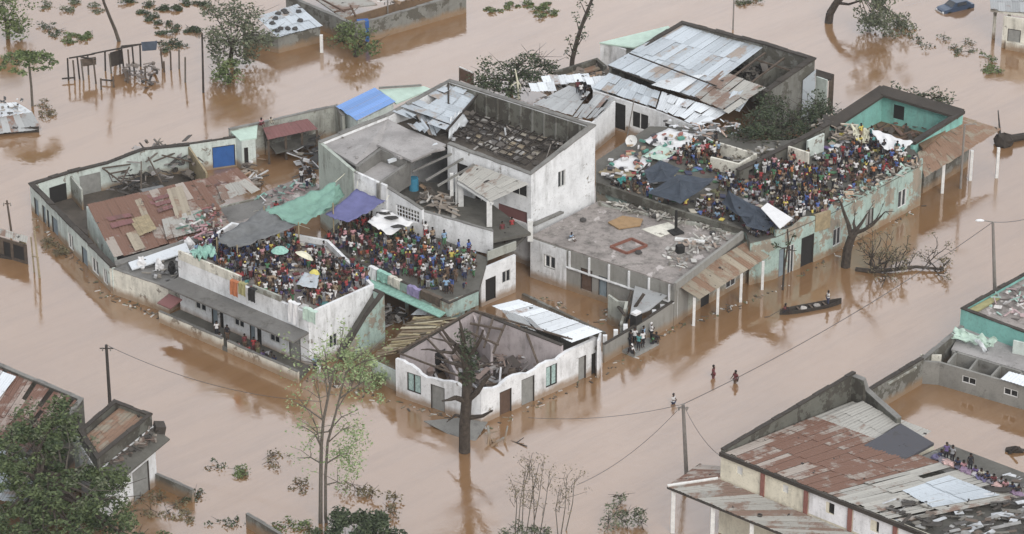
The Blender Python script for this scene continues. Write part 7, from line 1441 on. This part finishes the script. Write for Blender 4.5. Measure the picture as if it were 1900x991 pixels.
TOPW = ['white']*12+['cream']*3+['sky']*2+['tan']*2+['red']*5+['maroon']*5+['black']*5+['navy']*5+['grey']*5+['blue']*3+['yellow']*2+['green']*3+['olive']*3+['brown']*6+['orange']*2+['pink']*3+['purple']*2+['cream']*3+['sky']*2+['teal']*2+['tan']*4
LEGW = ['black']*5+['navy']*4+['brown']*4+['grey']*3+['olive']*3+['tan']*2+['maroon']*2+['white', 'blue', 'red', 'green']
HATW = {'white': 'cloth_white', 'red': 'cloth_red', 'yellow': 'cloth_yellow', 'pink': 'cloth_pink'}
GRP = {}
def person(p, pose, rz, top_c, leg_c, hat=None, s=1.0, label=None, group=None, skin=None, rg=random):
    o = bpy.data.objects.new('person', POSE[pose]['body']); COL.objects.link(o); o.location = p; o.rotation_euler = (0, 0, rz); o.scale = (s, s, s)
    o.material_slots[0].link = 'OBJECT'; o.material_slots[0].material = M[skin or rg.choice(['skin_dark', 'skin_brown'])]
    for part, m_ in (('shirt', 'cloth_'+top_c), ('trousers', 'cloth_'+leg_c), ('hair', HATW[hat] if hat else 'hair_black')):
        c = bpy.data.objects.new('headscarf' if (part == 'hair' and hat) else part, POSE[pose][part]); COL.objects.link(c); c.parent = o
        c.material_slots[0].link = 'OBJECT'; c.material_slots[0].material = M[m_]
    tag(o, label, 'person', group); return o
# ---- crowd ----
crowd = []
def zone(poly, z, n, where, sit=.35, mind=.42, tops=None, seed=1, hat=.16):
    rg = random.Random(seed); W_ = [P(x, y, z) for x, y in poly]; xs = [p.x for p in W_]; ys = [p.y for p in W_]; pts = []; tr = 0
    while len(pts) < n and tr < n*60:
        tr += 1; x, y = rg.uniform(min(xs), max(xs)), rg.uniform(min(ys), max(ys))
        if not inpoly(x, y, W_): continue
        if any((x-a)**2+(y-b_)**2 < mind**2 for a, b_ in pts): continue
        pts.append((x, y)); r_ = rg.random()
        pose = rg.choice(['sitting', 'crosslegged']) if r_ < sit else rg.choices(['standing', 'raising', 'akimbo', 'holding', 'walking', 'bending', 'waving'], [6, 1.2, 2, 4, 2, 1, .4])[0]
        crowd.append(dict(p=Vector((x, y, z)), pose=pose, rz=rg.uniform(-1.3, 1.3)+(3.14 if rg.random() < .25 else 0), t=rg.choice(tops or TOPW), l=rg.choice(LEGW), h=rg.choice(['white', 'white', 'red', 'yellow', 'pink']) if rg.random() < hat else None, s=rg.choice([.62, .74, .88, .95, 1, 1, 1.03, 1.06]), w=where))
zb_ = ZB-.53
darkw = ['navy']*4+['black']*3+['blue']*3+['white']*2+['sky']+['grey']*3+['brown']*3+['white']*2+['purple', 'maroon', 'maroon', 'sky']
redw = ['red']*4+['maroon']*6+['white']*4+['pink']*3+['green']*2+['brown']*5+['grey']*3+['olive']*2+['black']*5
zone([(395, 455), (470, 470), (470, 522), (400, 492), (362, 478)], zb_, 58, 'below the grey tarpaulin', .25, tops=darkw, seed=1)
zone([(470, 462), (545, 445), (560, 480), (535, 520), (470, 522)], zb_, 66, 'below the green tarpaulin', .25, tops=darkw+TOPW, seed=2)
zone([(470, 528), (535, 524), (545, 560), (575, 580), (480, 545)], zb_, 30, 'behind the terrace house front parapet', .35, tops=TOPW+['maroon']*6, seed=3)
zone([(590, 470), (690, 524), (640, 550), (592, 520), (560, 490)], zb_, 76, 'right corner of terrace house roof', .45, tops=redw, seed=4)
zone([(550, 535), (600, 530), (640, 548), (585, 575)], zb_, 30, 'front corner, terrace house roof', .4, tops=TOPW+['white']*6, seed=5)
zone([(604, 458), (650, 405), (700, 420), (718, 507)], ZC, 80, 'teal terrace below purple tarpaulin', .3, tops=redw, seed=6)
zone([(700, 420), (790, 430), (806, 545), (718, 507)], ZC, 78, 'middle of the teal terrace', .3, tops=TOPW+['black']*5, seed=7)
zone([(790, 440), (885, 482), (878, 528), (836, 556), (806, 545)], ZC, 62, 'right end of teal terrace', .4, tops=TOPW, seed=8)
zr = ZN+.1
zone([(1380, 372), (1455, 345), (1545, 330), (1545, 390), (1470, 425), (1440, 390)], zr, 100, 'right roof near bright white board', .45, mind=.4, tops=TOPW+['black']*8+['grey']*5, seed=9)
zone([(1545, 300), (1600, 255), (1680, 285), (1700, 305), (1560, 375)], zr, 95, 'right roof by the turquoise room', .45, mind=.4, tops=TOPW+['navy']*4+['brown']*5, seed=10)
zone([(1400, 330), (1460, 300), (1545, 290), (1545, 330), (1455, 345), (1385, 370)], zr, 60, 'right roof by the dark mossy range', .4, mind=.42, tops=['black']*8+['brown']*6+['purple']*3+['yellow']*2+TOPW, seed=11)
zone([(1330, 330), (1390, 340), (1380, 372), (1340, 368)], zr, 22, 'right roof between slate tents', .3, tops=TOPW+['black']*6, seed=12)
zone([(1240, 290), (1330, 262), (1345, 300), (1330, 325), (1262, 312)], zr, 42, 'right roof behind large slate tent', .5, tops=TOPW+['green', 'pink', 'black', 'black'], seed=13)
zone([(1120, 345), (1190, 338), (1200, 365), (1250, 385), (1170, 368)], zr, 18, 'left edge of right roof', .6, tops=TOPW+['brown']*5, seed=14)
zone([(1265, 380), (1335, 380), (1375, 412), (1320, 408)], zr, 26, 'right roof parapet between slate tents', .6, tops=TOPW+['maroon']*4+['pink']*3, seed=15)
zone([(1385, 432), (1440, 418), (1470, 412), (1470, 420), (1440, 436), (1400, 442)], zr, 14, 'right roof corner below low tarpaulin', .5, tops=['navy', 'purple', 'white', 'black', 'red', 'brown'], seed=16)
# ---- individually seen people ----
def one(x, y, z, pose, rz, t_, l_, label, hat=None, s=1.0, group=None):
    crowd.append(dict(p=V(x, y, z), pose=pose, rz=rz, t=t_, l=l_, h=hat, s=s, w=None, label=label, g=group))
one(757, 492, ZC, 'standing', .2, 'yellow', 'yellow', 'person all in yellow standing in the middle of the teal terrace', 'white', 1.05)
one(838, 492, ZC, 'standing', .1, 'yellow', 'olive', 'person in a yellow top toward the right end of the teal terrace', 'white', 1.0)
one(802, 502, ZC, 'standing', 0, 'blue', 'blue', 'person all in bright blue at the teal terrace parapet', None, 1.05)
one(821, 503, ZC, 'standing', 0, 'sky', 'blue', 'person in pale blue top right of the bright blue person on the teal terrace', 'white')
one(675, 432, ZC, 'standing', 0, 'red', 'red', 'person all in red standing in front of the purple tarpaulin', None, 1.08)
one(1058, 446, ZM+.12, 'sitting', 1.1, 'sky', 'white', 'person in pale blue sitting alone on the front left edge of the flat roof')
one(484, 232, 3.75, 'sitting', .6, 'pink', 'maroon', 'person in pink sitting on top of the grey courtyard back wall')
one(502, 228, 3.75, 'sitting', .6, 'cream', 'cream', 'smaller pale clothed person next to the pink one on the back wall', s=.8)
one(1323, 712, -.62, 'standing', 1.2, 'maroon', 'maroon', 'person in dull red wading on the left of the wading pair', s=1.15)
one(1364, 722, -.66, 'walking', -.9, 'maroon', 'brown', 'person with swinging arms wading on the right of the wading pair', s=1.15)
one(1249, 762, -.72, 'holding', 1.0, 'white', 'navy', 'person in white wading alone beside the concrete pole', None, 1.05)
one(1454, 580, .16, 'sitting', 1.4, 'maroon', 'black', 'person in dull red sitting at the left end of the canoe', s=1.1)
one(1536, 567, .14, 'holding', -1.2, 'white', 'navy', 'person in white standing near the right end of the canoe', s=.95)
for k, (x, y, po, rz, t_, l_) in enumerate(((512, 387, 'sitting', .3, 'red', 'black'), (560, 340, 'standing', .5, 'white', 'black'), (575, 338, 'standing', .2, 'black', 'brown'), (570, 350, 'bending', 1, 'white', 'navy'), (583, 345, 'standing', -.4, 'white', 'olive'), (566, 330, 'standing', .1, 'grey', 'brown'))): one(x, y, 2.4, po, rz, t_, l_, 'person in %s top %s, platform behind green tarpaulin, %s' % (t_, PTXT[po], ['apart from the others', 'left of the group', 'in the group', 'lowest in the group', 'right of the group', 'furthest back'][k]))
# veranda of the terrace house
vm = lambda f, o_: a_v+d_v*f+n_v*o_
d_v = flat(b1-b0).normalized(); n_v = Vector((d_v.y, -d_v.x, 0)); a_v = flat(b0)
for k, (f, o_, po, rz, t_, l_, hh) in enumerate(((6.6, 1.6, 'standing', .2, 'white', 'black', None), (7.2, 1.9, 'sitting', .5, 'grey', 'navy', None), (7.9, 1.5, 'standing', -.3, 'black', 'brown', None), (10.4, 1.7, 'standing', .4, 'maroon', 'brown', None), (11.0, 1.9, 'sitting', .1, 'red', 'red', None), (11.5, 1.6, 'standing', 0, 'red', 'maroon', None), (12.2, 1.8, 'standing', .5, 'brown', 'olive', None), (12.8, 1.7, 'sitting', .2, 'purple', 'grey', None), (13.6, 2.0, 'bending', .9, 'grey', 'black', None), (14.3, 1.7, 'sitting', -.3, 'navy', 'brown', None), (9.8, 2.1, 'sitting', .3, 'pink', 'brown', None))):
    crowd.append(dict(p=vm(f, o_)+Vector((0, 0, .43)), pose=po, rz=rz, t=t_, l=l_, h=hh, s=.98, w=None, label='person in %s top %s on terrace house veranda, %s' % (t_, po, ['first from the left', 'second from the left', 'third from the left', 'fifth from the left', 'sixth from the left', 'seventh from the left', 'eighth from the left', 'ninth from the left', 'tenth from the left', 'eleventh from the left', 'fourth from the left'][k]), g='people on the veranda'))
one(585, 690, .3, 'holding', .3, 'sky', 'navy', 'person in pale blue at the right end of the veranda near the corner'); one(592, 697, .2, 'standing', .1, 'white', 'white', 'person in white at the far right end of the veranda')
for k, (u, v, t_, po) in enumerate(((-1.7, -.5, 'white', 'sitting'), (-1.1, .4, 'black', 'standing'), (-1.0, -.5, 'teal', 'standing'), (-.4, .5, 'white', 'standing'), (-.3, -.4, 'white', 'standing'), (.4, .1, 'sky', 'standing'), (.9, -.5, 'green', 'sitting'), (1.4, 0, 'white', 'holding'), (1.35, -.55, 'black', 'sitting'))):
    crowd.append(dict(p=CP(u, v, .33), pose=po, rz=.5*k-1.5, t=t_, l='black', h='white' if k in (0, 7) else None, s=1.08, w=None, label='person in %s %s on stranded pickup%s' % (t_, po, {0: ' at its left end', 3: ' at its rear edge', 4: ' at its front edge'}.get(k, '')), g='people on the stranded pickup'))
for k, (x, y, z, t_, po) in enumerate(((938, 515, .4, 'white', 'standing'), (948, 508, .4, 'white', 'walking'), (932, 440, 4.42, 'maroon', 'standing'), (942, 436, 4.42, 'pink', 'sitting'), (950, 432, 4.42, 'red', 'standing'), (936, 446, 4.42, 'grey', 'sitting'))):
    one(x, y, z, po, .3, t_, 'brown', 'person in %s %s %s' % (t_, po, ['by the white lower wall between the terrace and the courtyard', 'passing the white lower wall between the terrace and the courtyard', 'at the left of the balcony beside the red wall', 'on the balcony beside the red wall', 'at the right of the balcony beside the red wall', 'at the front of the balcony by the red wall'][k]))
for k, (x, y, t_, po) in enumerate(((1072, 175, 'maroon', 'standing'), (1078, 180, 'white', 'standing'), (1085, 176, 'black', 'bending'), (1080, 186, 'white', 'sitting'))): one(x, y, 4.2, po, .4*k, t_, 'black', 'person in %s top %s on the grey sheet roof behind the two-storey house' % (t_, po))
rl = random.Random(17)
for k in range(14):
    f = k/13; t_ = ['navy', 'purple', 'grey', 'navy', 'pink', 'black', 'purple', 'cream', 'navy', 'maroon', 'grey', 'pink', 'navy', 'black'][k]
    one(lerp(1744, 1888, f), lerp(850, 916, f), 6.32, rl.choice(['sitting', 'sitting', 'standing', 'crosslegged']), rl.uniform(-.8, .8), t_, 'black', 'person in %s in the row on the low rear roof, %s' % (t_, ['leftmost', 'second from the left', 'third from the left', 'fourth from the left', 'fifth from the left', 'sixth from the left', 'seventh from the left', 'seventh from the right', 'sixth from the right', 'fifth from the right', 'fourth from the right', 'third from the right', 'second from the right', 'rightmost'][k]), s=1.05, group='people on the low rear roof')
# silhouettes picked out as individuals: those that show largest (nearest); the rest of the far crowd is one mass
named = [c for c in crowd if c.get('label')]; rest = sorted([c for c in crowd if not c.get('label')], key=lambda c: c['p'].y)
NI = 296-len(named); ind, far = rest[:NI], rest[NI:]
for c in named: person(c['p'], c['pose'], c['rz'], c['t'], c['l'], c['h'], c['s'], c['label'], c.get('g'))
# labels: clothing + posture + place, neighbours tell the rest apart
PSH = dict(standing='standing', raising='one arm raised', waving='both arms raised', akimbo='hands on hips', holding='arms folded', walking='stepping', sitting='sitting', crosslegged='cross legged', bending='bending down')
from collections import Counter
def lab(c, lv):
    s_ = 'child' if c['s'] < .81 else 'person'; hs_ = (' and %s headwear' % c['h']) if c['h'] else ''
    return '%s in %s top%s, %s, %s' % (s_, c['t'], (' and %s headwear' % c['h']) if c['h'] else '', PSH[c['pose']], c['w'])
labs = [lab(c, 0) for c in ind]; cnt = Counter(labs)
for c, l_ in zip(ind, labs):
    person(c['p'], c['pose'], c['rz'], c['t'], c['l'], c['h'], c['s'], l_, 'crowd '+c['w'])
# far crowd as one mesh
def crowd_mass(lst, label):
    if not lst: return
    mats = ['skin_dark', 'hair_black']+['cloth_'+k for k in CL]; mi = {k: i for i, k in enumerate(mats)}; vs = []; fs = []; ms = []
    for c in lst:
        T = Matrix.Translation(c['p']) @ Matrix.Rotation(c['rz'], 4, 'Z') @ Matrix.Scale(c['s'], 4)
        for part, m_ in (('body', 'skin_dark'), ('shirt', 'cloth_'+c['t']), ('trousers', 'cloth_'+c['l']), ('hair', HATW[c['h']] if c['h'] else 'hair_black')):
            me = POSE[c['pose']][part]; o_ = len(vs); vs += [tuple(T @ v.co) for v in me.vertices]; fs += [tuple(o_+i for i in p.vertices) for p in me.polygons]; ms += [mi[m_]]*len(me.polygons)
    me = bpy.data.meshes.new('far_crowd'); me.from_pydata(vs, [], fs); [me.materials.append(M[k]) for k in mats]; me.polygons.foreach_set('material_index', ms); me.polygons.foreach_set('use_smooth', [True]*len(fs)); me.update()
    o = bpy.data.objects.new('far_crowd', me); COL.objects.link(o); tag(o, label, 'crowd', kind='stuff')
print('people', len(named), len(ind), len(far)); crowd_mass([c for c in far if 'teal' in c['w'] or 'terrace house' in c['w'] or 'tarpaulin' == c['w'][-9:] and c['p'].x < 0], 'dense mass of people filling the back of the teal terrace and terrace house roof'); crowd_mass([c for c in far if c['p'].x > 5], 'dense mass of seated and standing people filling the rear of the right roof')
# ---- bundles and bags between the people ----
def bags(poly, z, n, where, seed, grp):
    rg = random.Random(seed); W_ = [P(x, y, z) for x, y in poly]; k = 0; xs = [p.x for p in W_]; ys = [p.y for p in W_]; b = B()
    while k < n:
        x, y = rg.uniform(min(xs), max(xs)), rg.uniform(min(ys), max(ys))
        if not inpoly(x, y, W_): continue
        k += 1; c_ = CL[rg.choice(TOPW)]; s_ = rg.uniform(.18, .42)
        if rg.random() < .4: b.blob((x, y, z+s_*.3), (s_*rg.uniform(.8, 1.5), s_, s_*.45), 7, 4, jit=.4, col=tuple(v*.8 for v in c_))
        else: b.box((x, y, z+s_*.4), (s_*2.4, s_*1.6, s_*.3), rg.uniform(0, 3), .1, .1, col=c_)
    o = b.build('belongings', 'clothes'); tag(o, where, 'belongings', kind='stuff')
bags([(360, 470), (470, 455), (560, 440), (690, 524), (580, 578), (480, 545)], zb_, 170, 'bundles, bags and cloths among the people on the terrace house roof', 1, '')
bags([(600, 455), (655, 395), (880, 480), (830, 560)], ZC, 100, 'bundles and bags among the people on the teal terrace', 2, '')
bags([(1120, 345), (1240, 290), (1330, 262), (1400, 330), (1560, 250), (1690, 290), (1545, 392), (1440, 436), (1380, 425)], zr, 330, 'bundles and bags among the people on the right roof', 3, '')
# every stuff object needs its everyday word
for o in COL.objects:
    if o.parent is None and o.get('label') and not o.get('category'): o['category'] = 'rubble'
    if o.parent is None and o.get('label') and len(o['label'].replace('-', ' ').split()) > 16: print('LONG', o.name, len(o['label'].split()), o['label'])
# ---- air ----
def haze():
    m = bpy.data.materials.new('haze_air'); m.use_nodes = True; n = m.node_tree; n.nodes.remove(n.nodes['Principled BSDF'])
    v = n.nodes.new('ShaderNodeVolumePrincipled'); v.inputs['Color'].default_value = (.9, .9, .92, 1); v.inputs['Density'].default_value = .00008; v.inputs['Anisotropy'].default_value = 0
    n.links.new(v.outputs[0], n.nodes['Material Output'].inputs['Volume']); M['haze'] = m
    b = B(); z0, z1 = -3, HC+8
    b.hexa([(-420, -Y0-30, z0), (420, -Y0-30, z0), (420, 420, z0), (-420, 420, z0), (-420, -Y0-30, z1), (420, -Y0-30, z1), (420, 420, z1), (-420, 420, z1)])
    o = b.build('haze', m); tag(o, 'thin damp haze in the air over the flooded town', 'haze', kind='stuff')
haze()
